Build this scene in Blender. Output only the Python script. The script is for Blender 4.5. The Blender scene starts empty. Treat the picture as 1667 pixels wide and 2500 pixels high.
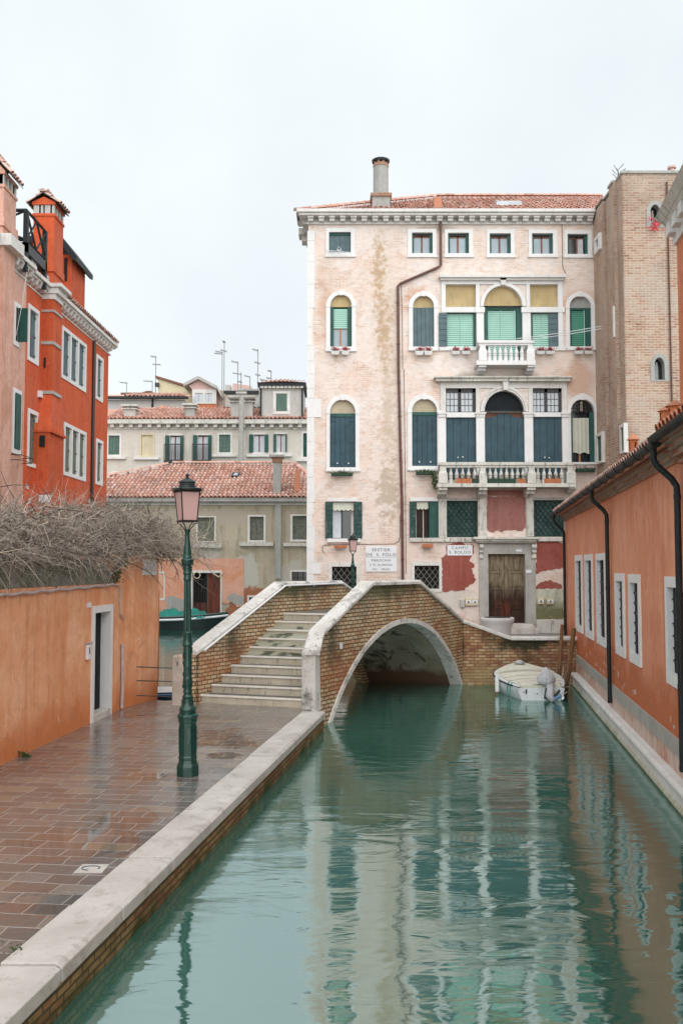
import bpy, bmesh, math, random
from mathutils import Vector, Matrix
from mathutils.geometry import tessellate_polygon
random.seed(11)
R = math.radians
scene = bpy.context.scene
COL = scene.collection

# ------------------------------------------------------------------ camera
FOC = 2300.0            # focal length in pixels of the 1667 px wide frame
ZC = 3.15               # camera height above the water
TH = math.atan(138.0 / FOC)
cam_d = bpy.data.cameras.new("camera")
cam = bpy.data.objects.new("camera", cam_d)
COL.objects.link(cam)
cam.location = (0, 0, ZC)
cam.rotation_euler = (R(90) + TH, 0, 0)
cam_d.sensor_fit = 'HORIZONTAL'
cam_d.sensor_width = 24.0
cam_d.lens = 24.0 * FOC / 1667.0
cam_d.clip_start = 0.1
cam_d.clip_end = 3000
scene.camera = cam

# ------------------------------------------------------------------ sky
world = bpy.data.worlds.new("World")
scene.world = world
world.use_nodes = True
wn = world.node_tree
wn.nodes.clear()
w_out = wn.nodes.new('ShaderNodeOutputWorld')
w_bg = wn.nodes.new('ShaderNodeBackground')
w_sky = wn.nodes.new('ShaderNodeTexSky')
w_sky.sky_type = 'NISHITA'
w_sky.sun_disc = False
w_sky.sun_elevation = R(40)
w_sky.sun_rotation = R(164)
w_tc = wn.nodes.new('ShaderNodeTexCoord')
w_no = wn.nodes.new('ShaderNodeTexNoise')
w_no.inputs['Scale'].default_value = 3.0
w_no.inputs['Detail'].default_value = 6
w_ra = wn.nodes.new('ShaderNodeValToRGB')
w_ra.color_ramp.elements[0].position = 0.3
w_ra.color_ramp.elements[0].color = (4.25, 4.52, 4.76, 1)
w_ra.color_ramp.elements[1].position = 0.7
w_ra.color_ramp.elements[1].color = (4.95, 5.28, 5.30, 1)
w_mx = wn.nodes.new('ShaderNodeMix')
w_mx.data_type = 'RGBA'
w_mx.inputs[0].default_value = 0.96
wn.links.new(w_tc.outputs['Generated'], w_no.inputs['Vector'])
wn.links.new(w_no.outputs['Fac'], w_ra.inputs['Fac'])
wn.links.new(w_sky.outputs[0], w_mx.inputs[6])
wn.links.new(w_ra.outputs[0], w_mx.inputs[7])
wn.links.new(w_mx.outputs[2], w_bg.inputs['Color'])
w_bg.inputs['Strength'].default_value = 0.1
wn.links.new(w_bg.outputs[0], w_out.inputs[0])

# ------------------------------------------------------------------ sun behind the overcast
sun_d = bpy.data.lights.new("sun", 'SUN')
sun_d.energy = 1.5
sun_d.angle = R(95)
sun_d.color = (1.0, 0.97, 0.93)
sun = bpy.data.objects.new("sun", sun_d)
COL.objects.link(sun)
sun.location = (0, -10, 40)
sun.rotation_euler = (R(52), 0, R(16))

scene.view_settings.view_transform = 'Standard'
scene.view_settings.look = 'None'
scene.view_settings.exposure = 0.99
scene.view_settings.gamma = 1
scene.render.engine = 'CYCLES'
scene.cycles.use_denoising = True
scene.cycles.max_bounces = 6
scene.cycles.diffuse_bounces = 3
scene.cycles.glossy_bounces = 3
scene.cycles.transmission_bounces = 3
scene.cycles.use_adaptive_sampling = True
scene.cycles.adaptive_threshold = 0.015

# ------------------------------------------------------------------ measuring helpers
CT, ST = math.cos(TH), math.sin(TH)
def ray(px, py):
    a = (px - 833.5) / FOC
    b = -(py - 1250.0) / FOC
    return Vector((a, CT - b * ST, ST + b * CT))
EYE = Vector((0, 0, ZC))
def onY(px, py, Y):
    d = ray(px, py)
    return EYE + d * (Y / d.y)
def onZ(px, py, z):
    d = ray(px, py)
    return EYE + d * ((z - ZC) / d.z)
# survey sheets: origin and scale of each enlarged part of the photograph
SH = {'A': (0, 380, 3.733), 'B': (0, 850, 3.733), 'C': (240, 820, 2.904), 'D': (360, 1180, 3.5636),
      'E': (720, 360, 4.126), 'F': (980, 440, 3.267), 'G': (980, 880, 3.136), 'H': (720, 900, 4.2),
      'I': (1060, 1280, 4.356), 'J': (1340, 360, 3.178), 'K': (1340, 1000, 2.2385), 'L': (400, 1380, 3.409),
      'M': (760, 1380, 3.733), 'N': (380, 1130, 2.975), 'O': (0, 1380, 3.267), 'P': (0, 1200, 3.267),
      'Q': (0, 1860, 1.96), 'S': (1180, 1580, 6.533), 'T': (860, 1280, 4.612), 'X': (0, 0, 1.0)}
def px(k, x, y):
    o = SH[k]
    return (o[0] + x / o[2], o[1] + y / o[2])

class Frame:
    """a vertical plane: u along the wall, v = height, n = towards the viewer"""
    def __init__(s, O, U, N):
        s.O = Vector((O[0], O[1], 0)); s.U = Vector((U[0], U[1], 0)).normalized(); s.N = Vector((N[0], N[1], 0)).normalized()
    def p(s, u, v, n=0.0):
        return s.O + s.U * u + s.N * n + Vector((0, 0, v))
    def uv(s, k, x, y, n=0.0):
        X, Y = px(k, x, y)
        d = ray(X, Y)
        o = s.O + s.N * n
        t = (o - EYE).dot(s.N) / d.dot(s.N)
        q = EYE + d * t
        return ((q - o).dot(s.U), q.z)
    def rect(s, k, x0, x1, y0, y1, n=0.0):
        xm, ym = (x0 + x1) / 2, (y0 + y1) / 2
        a = s.uv(k, x0, ym, n)[0]; b = s.uv(k, x1, ym, n)[0]
        c = s.uv(k, xm, y1, n)[1]; d = s.uv(k, xm, y0, n)[1]
        return (min(a, b), max(a, b), c, d)

# ------------------------------------------------------------------ objects
def link(o, parent=None):
    COL.objects.link(o)
    if parent is not None:
        o.parent = parent
        if parent.type == 'EMPTY':
            o.matrix_parent_inverse = Matrix.Translation(-Vector(parent.location))
    return o
def tag(o, label=None, cat=None, group=None, kind=None):
    if label: o['label'] = label
    if cat: o['category'] = cat
    if group: o['group'] = group
    if kind: o['kind'] = kind
    return o
def thing(name, label, cat, loc=(0, 0, 0), group=None):
    o = bpy.data.objects.new(name, None)
    o.empty_display_size = 0.3
    o.location = loc
    link(o)
    return tag(o, label, cat, group)

class MB:
    def __init__(s):
        s.v = []; s.f = []; s.uv = []; s.mi = []; s.cur = 0; s.r = (0.5, 0.5)
    def poly(s, pts, r=None):
        b = len(s.v)
        s.v += [tuple(p) for p in pts]
        s.f.append(tuple(range(b, b + len(pts))))
        s.uv.append(r or s.r); s.mi.append(s.cur)
    def mesh(s, V, Fc):
        b = len(s.v)
        s.v += [tuple(p) for p in V]
        for f in Fc:
            s.f.append(tuple(b + i for i in f)); s.uv.append(s.r); s.mi.append(s.cur)
    def hexa(s, P):      # 8 points: bottom 4 ccw, top 4
        s.mesh(P, [(3, 2, 1, 0), (4, 5, 6, 7), (0, 1, 5, 4), (1, 2, 6, 5), (2, 3, 7, 6), (3, 0, 4, 7)])
    def box(s, a, b):
        x0, y0, z0 = a; x1, y1, z1 = b
        s.hexa([(x0, y0, z0), (x1, y0, z0), (x1, y1, z0), (x0, y1, z0), (x0, y0, z1), (x1, y0, z1), (x1, y1, z1), (x0, y1, z1)])
    def fb(s, fr, u0, u1, v0, v1, n0, n1):
        s.hexa([fr.p(u0, v0, n1), fr.p(u1, v0, n1), fr.p(u1, v0, n0), fr.p(u0, v0, n0),
                fr.p(u0, v1, n1), fr.p(u1, v1, n1), fr.p(u1, v1, n0), fr.p(u0, v1, n0)])
    def prism(s, lo, hi):   # two matching loops joined
        n = len(lo)
        V = list(lo) + list(hi)
        Fc = [(i, (i + 1) % n, n + (i + 1) % n, n + i) for i in range(n)]
        s.mesh(V, Fc)
        for L in (list(reversed(lo)), hi):
            tr = tessellate_polygon([[Vector(p) for p in L]])
            s.mesh(L, [tuple(t) for t in tr])
    def fprism(s, fr, loop, n0, n1):
        s.prism([fr.p(u, v, n0) for u, v in loop], [fr.p(u, v, n1) for u, v in loop])
    def zprism(s, pts, z0, z1):
        s.prism([Vector((x, y, z0)) for x, y in pts], [Vector((x, y, z1)) for x, y in pts])
    def tube(s, path, rad, n=6, cap=True, up=None):
        path = [Vector(p) for p in path]
        m = len(path)
        if not hasattr(rad, '__len__'): rad = [rad] * m
        V = []; Fc = []
        prev = None
        for i, p in enumerate(path):
            d = (path[min(i + 1, m - 1)] - path[max(i - 1, 0)])
            if d.length < 1e-9: d = Vector((0, 0, 1))
            d.normalize()
            if prev is None:
                a = Vector((0, 0, 1)) if abs(d.z) < .9 else Vector((1, 0, 0))
                x = d.cross(a).normalized()
            else:
                x = (prev - d * prev.dot(d))
                if x.length < 1e-6: x = d.orthogonal()
                x.normalize()
            prev = x
            y = d.cross(x)
            for k in range(n):
                t = 2 * math.pi * k / n
                V.append(p + x * (math.cos(t) * rad[i]) + y * (math.sin(t) * rad[i]))
        for i in range(m - 1):
            for k in range(n):
                Fc.append((i * n + k, i * n + (k + 1) % n, (i + 1) * n + (k + 1) % n, (i + 1) * n + k))
        if cap:
            Fc.append(tuple(reversed(range(n)))); Fc.append(tuple(range((m - 1) * n, m * n)))
        s.mesh(V, Fc)
    def lathe(s, prof, c=(0, 0, 0), n=16, rot=0.0, mod=None):   # prof: (z, r)
        V = []; Fc = []
        m = len(prof)
        for z, r in prof:
            for k in range(n):
                t = 2 * math.pi * k / n + rot
                rr = r * (mod(k, z) if mod else 1)
                V.append((c[0] + math.cos(t) * rr, c[1] + math.sin(t) * rr, c[2] + z))
        for i in range(m - 1):
            for k in range(n):
                Fc.append((i * n + k, i * n + (k + 1) % n, (i + 1) * n + (k + 1) % n, (i + 1) * n + k))
        Fc.append(tuple(reversed(range(n)))); Fc.append(tuple(range((m - 1) * n, m * n)))
        s.mesh(V, Fc)
    def ring(s, fr, outer, inner, n_front, n_out, n_in):
        m = len(outer)
        V = [fr.p(u, v, n_out) for u, v in outer] + [fr.p(u, v, n_front) for u, v in outer] + \
            [fr.p(u, v, n_front) for u, v in inner] + [fr.p(u, v, n_in) for u, v in inner]
        Fc = []
        for i in range(m):
            j = (i + 1) % m
            for a in range(3):
                Fc.append((a * m + i, a * m + j, (a + 1) * m + j, (a + 1) * m + i))
        s.mesh(V, Fc)
    def build(s, name, mat, parent=None, smooth=False, bevel=0.0):
        me = bpy.data.meshes.new(name)
        me.from_pydata(s.v, [], s.f)
        mats = mat if isinstance(mat, (list, tuple)) else [mat]
        for m in mats: me.materials.append(m)
        ul = me.uv_layers.new(name="UVMap")
        for p in me.polygons:
            p.material_index = s.mi[p.index]
            for li in p.loop_indices: ul.data[li].uv = s.uv[p.index]
            p.use_smooth = bool(smooth)
        me.update()
        bm = bmesh.new(); bm.from_mesh(me)
        if smooth: bmesh.ops.remove_doubles(bm, verts=bm.verts, dist=1e-5)
        bmesh.ops.recalc_face_normals(bm, faces=bm.faces)
        if bevel:
            bmesh.ops.remove_doubles(bm, verts=bm.verts, dist=1e-5)
            es = [e for e in bm.edges if len(e.link_faces) == 2 and e.calc_face_angle(0) > 0.6]
            bmesh.ops.bevel(bm, geom=es, offset=bevel, segments=2, affect='EDGES', profile=0.5)
        bm.to_mesh(me); bm.free()
        if smooth == 'auto':
            try: me.set_sharp_from_angle(angle=R(40))
            except Exception: pass
        o = bpy.data.objects.new(name, me)
        return link(o, parent)

def rloop(r): return [(r[0], r[2]), (r[1], r[2]), (r[1], r[3]), (r[0], r[3])]
def aloop(u0, u1, v0, vs, vt, n=14):
    L = [(u0, v0), (u1, v0)]
    c = (u0 + u1) / 2; a = (u1 - u0) / 2
    for i in range(n + 1):
        t = math.pi * i / n
        L.append((c + a * math.cos(t), vs + (vt - vs) * math.sin(t)))
    return L
def wall_mesh(mb, fr, outer, holes, depth=0.3, n0=0.0, back=True):
    hh = []
    for L in holes:      # the hole is a little larger than the stone frame set in it
        us_ = [p[0] for p in L]; vs_ = [p[1] for p in L]; cu, cv = (min(us_) + max(us_)) / 2, (min(vs_) + max(vs_)) / 2
        fu, fv = 1 + .024 / (max(us_) - min(us_)), 1 + .024 / (max(vs_) - min(vs_))
        hh.append([(cu + (a - cu) * fu, cv + (c - cv) * fv) for a, c in L])
    loops = [outer] + hh
    flat = [p for L in loops for p in L]
    tr = tessellate_polygon([[Vector((u, v, 0)) for u, v in L] for L in loops])
    mb.mesh([fr.p(u, v, n0) for u, v in flat], [tuple(t) for t in tr])
    for L in loops:
        m = len(L)
        mb.mesh([fr.p(u, v, n0) for u, v in L] + [fr.p(u, v, n0 - depth) for u, v in L],
                [(i, (i + 1) % m, m + (i + 1) % m, m + i) for i in range(m)])
    if back:
        mb.mesh([fr.p(u, v, n0 - depth) for u, v in flat], [tuple(t) for t in tr])

# ------------------------------------------------------------------ materials
class Mat:
    def __init__(s, name):
        s.m = bpy.data.materials.new(name); s.m.use_nodes = True
        s.t = s.m.node_tree; s.t.nodes.clear()
        s._pos = None; s._uv = None; s._xyz = None
    def n(s, typ, attrs=None, **inp):
        nd = s.t.nodes.new('ShaderNode' + typ)
        for k, v in (attrs or {}).items(): setattr(nd, k, v)
        for k, v in inp.items():
            s.put(nd, k.replace('_', ' '), v)
        return nd
    def put(s, nd, k, v):
        so = nd.inputs[k] if not k.isdigit() else nd.inputs[int(k)]
        if isinstance(v, bpy.types.NodeSocket): s.t.links.new(v, so)
        elif isinstance(v, (tuple, list)) and so.type == 'RGBA' and len(v) == 3: so.default_value = (*v, 1)
        else: so.default_value = v
    @property
    def pos(s):
        if s._pos is None: s._pos = s.n('NewGeometry')
        return s._pos.outputs['Position']
    @property
    def xyz(s):
        if s._xyz is None: s._xyz = s.n('SeparateXYZ', Vector=s.pos)
        return s._xyz.outputs
    @property
    def wuv(s):      # metres along and up any vertical wall
        if s._uv is None:
            s.pos
            tn = s._pos.outputs['True Normal']
            cr = s.n('VectorMath', {'operation': 'CROSS_PRODUCT'}); cr.inputs[0].default_value = (0, 0, 1)
            s.t.links.new(tn, cr.inputs[1])
            no = s.n('VectorMath', {'operation': 'NORMALIZE'}); s.t.links.new(cr.outputs[0], no.inputs[0])
            dt = s.n('VectorMath', {'operation': 'DOT_PRODUCT'})
            s.t.links.new(s.pos, dt.inputs[0]); s.t.links.new(no.outputs[0], dt.inputs[1])
            s._uv = s.n('CombineXYZ', X=dt.outputs['Value'], Y=s.xyz[2])
        return s._uv.outputs[0]
    def scale(s, vec, sc, off=(0, 0, 0)):
        nd = s.n('Mapping', Vector=vec); nd.inputs['Scale'].default_value = sc; nd.inputs['Location'].default_value = off
        return nd.outputs[0]
    def noise(s, vec, scale=1.0, detail=4, rough=0.55, dist=0.0):
        return s.n('TexNoise', Vector=vec, Scale=scale, Detail=detail, Roughness=rough, Distortion=dist).outputs['Fac']
    def ramp(s, fac, stops, interp='LINEAR'):
        nd = s.n('ValToRGB', Fac=fac); cr = nd.color_ramp; cr.interpolation = interp
        while len(cr.elements) < len(stops): cr.elements.new(0.5)
        for e, (p, c) in zip(cr.elements, stops):
            e.position = p
            e.color = (c, c, c, 1) if not hasattr(c, '__len__') else (*c, 1)
        return nd.outputs[0]
    def mix(s, fac, a, b, blend='MIX'):
        nd = s.n('Mix', {'data_type': 'RGBA', 'blend_type': blend})
        s.put(nd, '0', fac)
        for i, v in ((6, a), (7, b)):
            if isinstance(v, bpy.types.NodeSocket): s.t.links.new(v, nd.inputs[i])
            else: nd.inputs[i].default_value = (*v, 1) if hasattr(v, '__len__') else (v, v, v, 1)
        return nd.outputs[2]
    def math(s, op, a, b=0.0, c=0.0, clamp=False):
        nd = s.n('Math', {'operation': op, 'use_clamp': clamp})
        for i, v in enumerate((a, b, c)): s.put(nd, str(i), v)
        return nd.outputs[0]
    def bump(s, h, dist=0.01, strength=1.0, normal=None):
        nd = s.n('Bump', Height=h, Distance=dist, Strength=strength)
        if normal is not None: s.t.links.new(normal, nd.inputs['Normal'])
        return nd.outputs[0]
    def spot(s, base, col, u, v, ru, rv, strength=1.0, hard=0.5, ns=1.5, nd=0.9):
        """an irregular stain with its own place on the wall"""
        p = s.scale(s.wuv, (1 / ru, 1 / rv, 1), (-u / ru, -v / rv, 0))
        ln = s.n('VectorMath', {'operation': 'LENGTH'}); s.t.links.new(p, ln.inputs[0])
        no = s.math('MULTIPLY', s.math('SUBTRACT', s.noise(s.wuv, ns, 6, .65), .5), nd * 2.4)
        d = s.math('ADD', ln.outputs['Value'], no)
        m = s.n('MapRange'); s.put(m, 'Value', d); s.put(m, 'From Min', 1.0); s.put(m, 'From Max', 1.0 - hard)
        f = s.math('MULTIPLY', m.outputs[0], strength, clamp=True)
        return s.mix(f, base, col)
    def out(s, color, rough=0.8, normal=None, metal=0.0, spec=0.35, **kw):
        b = s.n('BsdfPrincipled')
        s.put(b, 'Base Color', color); s.put(b, 'Roughness', rough); s.put(b, 'Metallic', metal)
        s.put(b, 'Specular IOR Level', spec)
        for k, v in kw.items(): s.put(b, k.replace('_', ' '), v)
        if normal is not None: s.t.links.new(normal, b.inputs['Normal'])
        o = s.n('OutputMaterial'); s.t.links.new(b.outputs[0], o.inputs[0])
        return s.m

def simple(name, col, rough=0.6, var=0.15, scale=6.0, metal=0.0, spec=0.35, bump=0.0, dirt=None):
    s = Mat(name)
    f = s.noise(s.pos, scale, 5, .6)
    lo = tuple(c * (1 - var) for c in col); hi = tuple(min(1, c * (1 + var)) for c in col)
    c = s.ramp(f, [(.3, lo), (.7, hi)])
    if dirt:
        g = s.ramp(s.noise(s.scale(s.wuv, (5, 1.2, 1)), 1.5, 6, .7), [(.50, 0), (.72, 1)])
        c = s.mix(s.math('MULTIPLY', g, dirt[1]), c, dirt[0])
    nb = s.bump(s.noise(s.pos, scale * 6, 4), bump) if bump else None
    return s.out(c, rough, nb, metal, spec)

def plaster(name, a, b, streak=None, samt=0.5, low=None, lowz=1.2, blotch=None, bamt=0.5, bs=.6, rough=.85):
    s = Mat(name)
    c = s.ramp(s.noise(s.wuv, .9, 6, .6, .4), [(.32, a), (.68, b)])
    c = s.mix(.35, c, s.ramp(s.noise(s.wuv, 7, 5, .6), [(.3, tuple(x * .86 for x in a)), (.7, tuple(min(1, x * 1.1) for x in b))]))
    if blotch:
        g = s.ramp(s.noise(s.wuv, bs, 7, .6, .8), [(.50, 0), (.60, 1)])
        c = s.mix(s.math('MULTIPLY', g, bamt), c, blotch)
    if streak:
        g = s.ramp(s.noise(s.scale(s.wuv, (4.0, .28, 1)), 1.0, 6, .68, .3), [(.47, 0), (.70, 1)])
        g2 = s.ramp(s.noise(s.scale(s.wuv, (13.0, .5, 1), (3, 0, 0)), 1.0, 5, .7), [(.5, 0), (.75, 1)])
        c = s.mix(s.math('MULTIPLY', s.math('ADD', g, s.math('MULTIPLY', g2, .5)), samt, clamp=True), c, streak)
    if low:
        zz = s.math('ADD', s.xyz[2], s.math('MULTIPLY', s.noise(s.wuv, 1.1, 6, .6), -1.3))
        m = s.n('MapRange'); s.put(m, 'Value', zz); s.put(m, 'From Min', lowz - .65 + .18); s.put(m, 'From Max', lowz - .65 - .30)
        c = s.mix(m.outputs[0], c, low)
    pit = s.ramp(s.noise(s.scale(s.wuv, (1, .55, 1), (7, 3, 0)), 5.5, 9, .72, .6), [(.55, 0), (.68, 1)])
    c = s.mix(s.math('MULTIPLY', pit, .30), c, tuple(x * .62 for x in a))
    bl = s.ramp(s.noise(s.wuv, 2.3, 8, .7, 1.2), [(.62, 0), (.66, 1)])
    c = s.mix(s.math('MULTIPLY', bl, .5), c, tuple(min(.8, x * 1.12 + .06) for x in b))
    h = s.math('ADD', s.math('ADD', s.noise(s.wuv, 2.5, 6, .65), s.math('MULTIPLY', pit, -.35)), s.math('MULTIPLY', s.noise(s.pos, 40, 3), .25))
    return s.out(c, rough, s.bump(h, .022))

def brick(name, cols, mortar, w=.25, h=.07, ms=.012, grime=(.05, .05, .03), gamt=.6, gs=.8, tint=None, bump=.012, gz=None, distort=.012, spots=()):
    s = Mat(name)
    nz = s.n('TexNoise', Vector=s.wuv, Scale=3.0, Detail=3)
    off = s.n('VectorMath', {'operation': 'SCALE'}); s.t.links.new(nz.outputs['Color'], off.inputs[0]); off.inputs['Scale'].default_value = distort * 3
    v = s.n('VectorMath', {'operation': 'ADD'}); s.t.links.new(s.wuv, v.inputs[0]); s.t.links.new(off.outputs[0], v.inputs[1])
    br = s.n('TexBrick', Vector=v.outputs[0], Scale=1.0)
    br.inputs['Brick Width'].default_value = w; br.inputs['Row Height'].default_value = h
    br.inputs['Mortar Size'].default_value = ms; br.inputs['Mortar Smooth'].default_value = .35
    br.inputs['Color1'].default_value = (0, 0, 0, 1); br.inputs['Color2'].default_value = (1, 1, 1, 1); br.inputs['Mortar'].default_value = (.5, .5, .5, 1)
    # a value per brick, mixed with slow patches of colour
    patch = s.noise(s.wuv, .75, 6, .68, .8)
    f = s.math('ADD', s.math('MULTIPLY', br.outputs['Color'], .50), s.math('MULTIPLY', patch, 1.7))
    f = s.math('SUBTRACT', f, .60)
    f = s.math('ADD', f, s.math('MULTIPLY', s.math('SUBTRACT', s.noise(s.wuv, 9, 4), .5), .5), clamp=True)
    st = [(i / (len(cols) - 1), c) for i, c in enumerate(cols)]
    c = s.ramp(f, st)
    if tint:
        g = s.ramp(s.noise(s.wuv, tint[1], 7, .7, .9), [(.48, 0), (.6, 1)])
        c = s.mix(s.math('MULTIPLY', g, tint[2]), c, tint[0])
    c = s.mix(br.outputs['Fac'], c, mortar)
    g = s.ramp(s.noise(s.scale(s.wuv, (1, .7, 1)), gs, 7, .68, .5), [(.50, 0), (.70, 1)])
    c = s.mix(s.math('MULTIPLY', g, gamt), c, grime)
    for q in spots: c = s.spot(c, *q)
    if gz:
        zz = s.math('ADD', s.xyz[2], s.math('MULTIPLY', s.noise(s.wuv, 1.4, 6, .6), -.8))
        m = s.n('MapRange'); s.put(m, 'Value', zz); s.put(m, 'From Min', gz[0]); s.put(m, 'From Max', gz[0] - gz[1])
        c = s.mix(m.outputs[0], c, gz[2])
    hgt = s.math('ADD', s.math('MULTIPLY', br.outputs['Fac'], -1.0), s.math('MULTIPLY', s.noise(s.pos, 22, 4), .7))
    return s.out(c, .9, s.bump(hgt, bump), spec=.2)

def stone(name, a, b, spots=(.10, .10, .09), samt=.5, ss=5.0, rough=.7, vert=True):
    s = Mat(name)
    c = s.ramp(s.noise(s.pos, 1.6, 6, .6), [(.3, a), (.7, b)])
    vec = s.scale(s.wuv, (3.0, .8, 1)) if vert else s.pos
    g = s.ramp(s.noise(vec, ss * .5, 7, .72), [(.52, 0), (.66, 1)])
    c = s.mix(s.math('MULTIPLY', g, samt), c, spots)
    g2 = s.ramp(s.noise(s.pos, ss * 4, 5, .7), [(.58, 0), (.68, 1)])
    c = s.mix(s.math('MULTIPLY', g2, samt * .8), c, spots)
    return s.out(c, rough, s.bump(s.noise(s.pos, 14, 5, .6), .006))

def tiles(name, cols, dark=(.09, .07, .06), damt=.5):
    s = Mat(name)
    uv = s.n('TexCoord').outputs['UV']
    sx = s.n('SeparateXYZ', Vector=uv).outputs
    st = [(i / (len(cols) - 1), c) for i, c in enumerate(cols)]
    c = s.ramp(sx[0], st)
    g = s.ramp(s.noise(s.pos, .8, 7, .7), [(.48, 0), (.66, 1)])
    c = s.mix(s.math('MULTIPLY', g, damt), c, dark)
    g2 = s.ramp(s.noise(s.pos, 9, 4, .7), [(.5, 0), (.7, 1)])
    c = s.mix(s.math('MULTIPLY', g2, damt * .7), c, dark)
    return s.out(c, .85, s.bump(s.noise(s.pos, 30, 4), .006), spec=.2)

def wood_dark(name, a, b, low=None, lowz=0, vs=(14, 1.2, 1)):
    s = Mat(name)
    g = s.noise(s.scale(s.wuv, vs), 1.0, 7, .72, .6)
    c = s.ramp(g, [(.36, a), (.62, b)])
    if low:
        zz = s.math('ADD', s.xyz[2], s.math('MULTIPLY', s.noise(s.scale(s.wuv, (7, 1.4, 1)), 1.0, 6, .7), -1.6))
        m = s.n('MapRange'); s.put(m, 'Value', zz); s.put(m, 'From Min', lowz - .8 + .25); s.put(m, 'From Max', lowz - .8 - .35)
        c = s.mix(m.outputs[0], c, low)
    return s.out(c, .8, s.bump(g, .01))
# ================================================================== materials used
M = {}
M['white_stone'] = stone('white_stone', (.62, .60, .57), (.74, .73, .71), samt=.25)
M['clean_stone'] = stone('clean_stone', (.70, .70, .70), (.78, .78, .78), samt=.08)
M['grimy_stone'] = stone('grimy_stone', (.50, .49, .45), (.66, .65, .60), (.09, .09, .075), samt=.75)
M['grey_stone'] = stone('grey_stone', (.34, .33, .31), (.46, .45, .42), (.12, .11, .10), samt=.45)
M['coping'] = stone('coping', (.54, .52, .48), (.76, .75, .73), (.09, .09, .08), samt=.85, ss=3.5, vert=False)
M['kerb'] = stone('kerb', (.46, .43, .395), (.64, .615, .585), (.22, .18, .15), samt=.5, ss=6, vert=False, rough=.42)
M['slate_shutter'] = simple('slate_shutter', (.085, .135, .15), .55, .18, 3)
M['blue_shutter'] = simple('blue_shutter', (.022, .062, .085), .5, .3, 2.5, dirt=((.05, .10, .12), .35))
M['green_shutter'] = simple('green_shutter', (.012, .075, .062), .5, .25, 3, dirt=((.10, .16, .15), .3))
M['pale_shutter'] = simple('pale_shutter', (.085, .15, .125), .7, .3, 8, dirt=((.20, .24, .20), .4))
M['worn_shutter'] = simple('worn_shutter', (.018, .06, .055), .6, .3, 9, dirt=((.22, .26, .25), .6))
M['grey_shutter'] = simple('grey_shutter', (.15, .165, .13), .8, .35, 9, dirt=((.06, .07, .055), .6))
M['mint_blind'] = simple('mint_blind', (.36, .62, .53), .45, .08, 1)
M['green_blind'] = simple('green_blind', (.07, .28, .19), .5, .12, 1)
M['ochre'] = simple('ochre', (.50, .38, .20), .85, .12, 2, dirt=((.24, .20, .14), .55))
M['cream_panel'] = simple('cream_panel', (.60, .53, .38), .8, .08, 2)
M['beige_panel'] = simple('beige_panel', (.46, .40, .29), .8, .10, 2)
M['curtain'] = simple('curtain', (.62, .63, .60), .8, .08, 5)
M['cloth_blind'] = simple('cloth_blind', (.52, .53, .45), .8, .08, 3)
M['pane_pale'] = simple('pane_pale', (.27, .34, .39), .12, .15, 1.5, spec=.7)  # grey blue of curtain and reflected sky put into the pane colour
M['pane_white'] = simple('pane_white', (.46, .50, .54), .15, .12, 2, spec=.6)
M['pane_dark'] = simple('pane_dark', (.012, .018, .022), .12, .3, 2, spec=.8)
M['pane_matte'] = simple('pane_matte', (.010, .014, .017), .6, .3, 2, spec=.15)
M['interior'] = simple('interior', (.012, .014, .014), .9, .2, 2)
M['brown_frame'] = simple('brown_frame', (.20, .085, .055), .6, .2, 4)
M['terracotta_frame'] = simple('terracotta_frame', (.42, .20, .11), .6, .1, 4)
M['iron'] = simple('iron', (.018, .019, .021), .45, .2, 20, spec=.5)
M['grille'] = simple('grille', (.20, .19, .17), .5, .2, 20, spec=.5)
M['gutter'] = simple('gutter', (.014, .020, .023), .55, .25, 9, spec=.3, dirt=((.07, .07, .065), .35))
M['copper_pipe'] = simple('copper_pipe', (.115, .050, .038), .45, .2, 6, spec=.5)
M['pale_pipe'] = simple('pale_pipe', (.50, .42, .41), .5, .2, 9, dirt=((.2, .15, .13), .6))
M['lamp_green'] = simple('lamp_green', (.002, .044, .034), .24, .25, 10, spec=.6, bump=.004)
M['lamp_dark'] = simple('lamp_dark', (.012, .022, .024), .35, .25, 14, spec=.6)
M['lamp_black'] = simple('lamp_black', (.010, .010, .013), .4, .2, 14, spec=.5)
M['white_paint'] = simple('white_paint', (.76, .78, .80), .35, .05, 4)
M['boat_white'] = simple('boat_white', (.74, .78, .80), .35, .06, 3, dirt=((.30, .33, .32), .35))
M['boat_cream'] = simple('boat_cream', (.70, .69, .59), .6, .08, 6)
M['grey_cloth'] = simple('grey_cloth', (.50, .50, .53), .85, .15, 6, bump=.01)
M['blue_paint'] = simple('blue_paint', (.10, .22, .40), .4, .1, 6)
M['navy'] = simple('navy', (.012, .025, .06), .4, .2, 6)
M['black_hull'] = simple('black_hull', (.010, .022, .022), .35, .2, 4)
M['teal_tarp'] = simple('teal_tarp', (.01, .22, .18), .45, .25, 3, bump=.02)
M['teal_rope'] = simple('teal_rope', (.01, .26, .19), .6, .1, 8)
M['rope'] = simple('rope', (.45, .40, .30), .8, .1, 8)
M['pole_wood'] = wood_dark('pole_wood', (.13, .062, .028), (.22, .11, .05), (.03, .03, .02), .5)
M['terracotta'] = simple('terracotta', (.50, .165, .06), .7, .12, 5)
M['planter_clay'] = simple('planter_clay', (.42, .15, .07), .8, .15, 6)
M['planter_green'] = simple('planter_green', (.02, .05, .03), .7, .2, 6)
M['red_plaster'] = plaster('red_plaster', (.25, .058, .045), (.34, .10, .08), (.36, .15, .11), .5)
M['dull_red_plaster'] = plaster('dull_red_plaster', (.26, .10, .085), (.34, .15, .13), (.42, .27, .22), .3)
M['green_plaster'] = plaster('green_plaster', (.48, .49, .39), (.60, .60, .52), (.12, .13, .06), .4, low=(.17, .17, .085), lowz=1.9)
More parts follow.
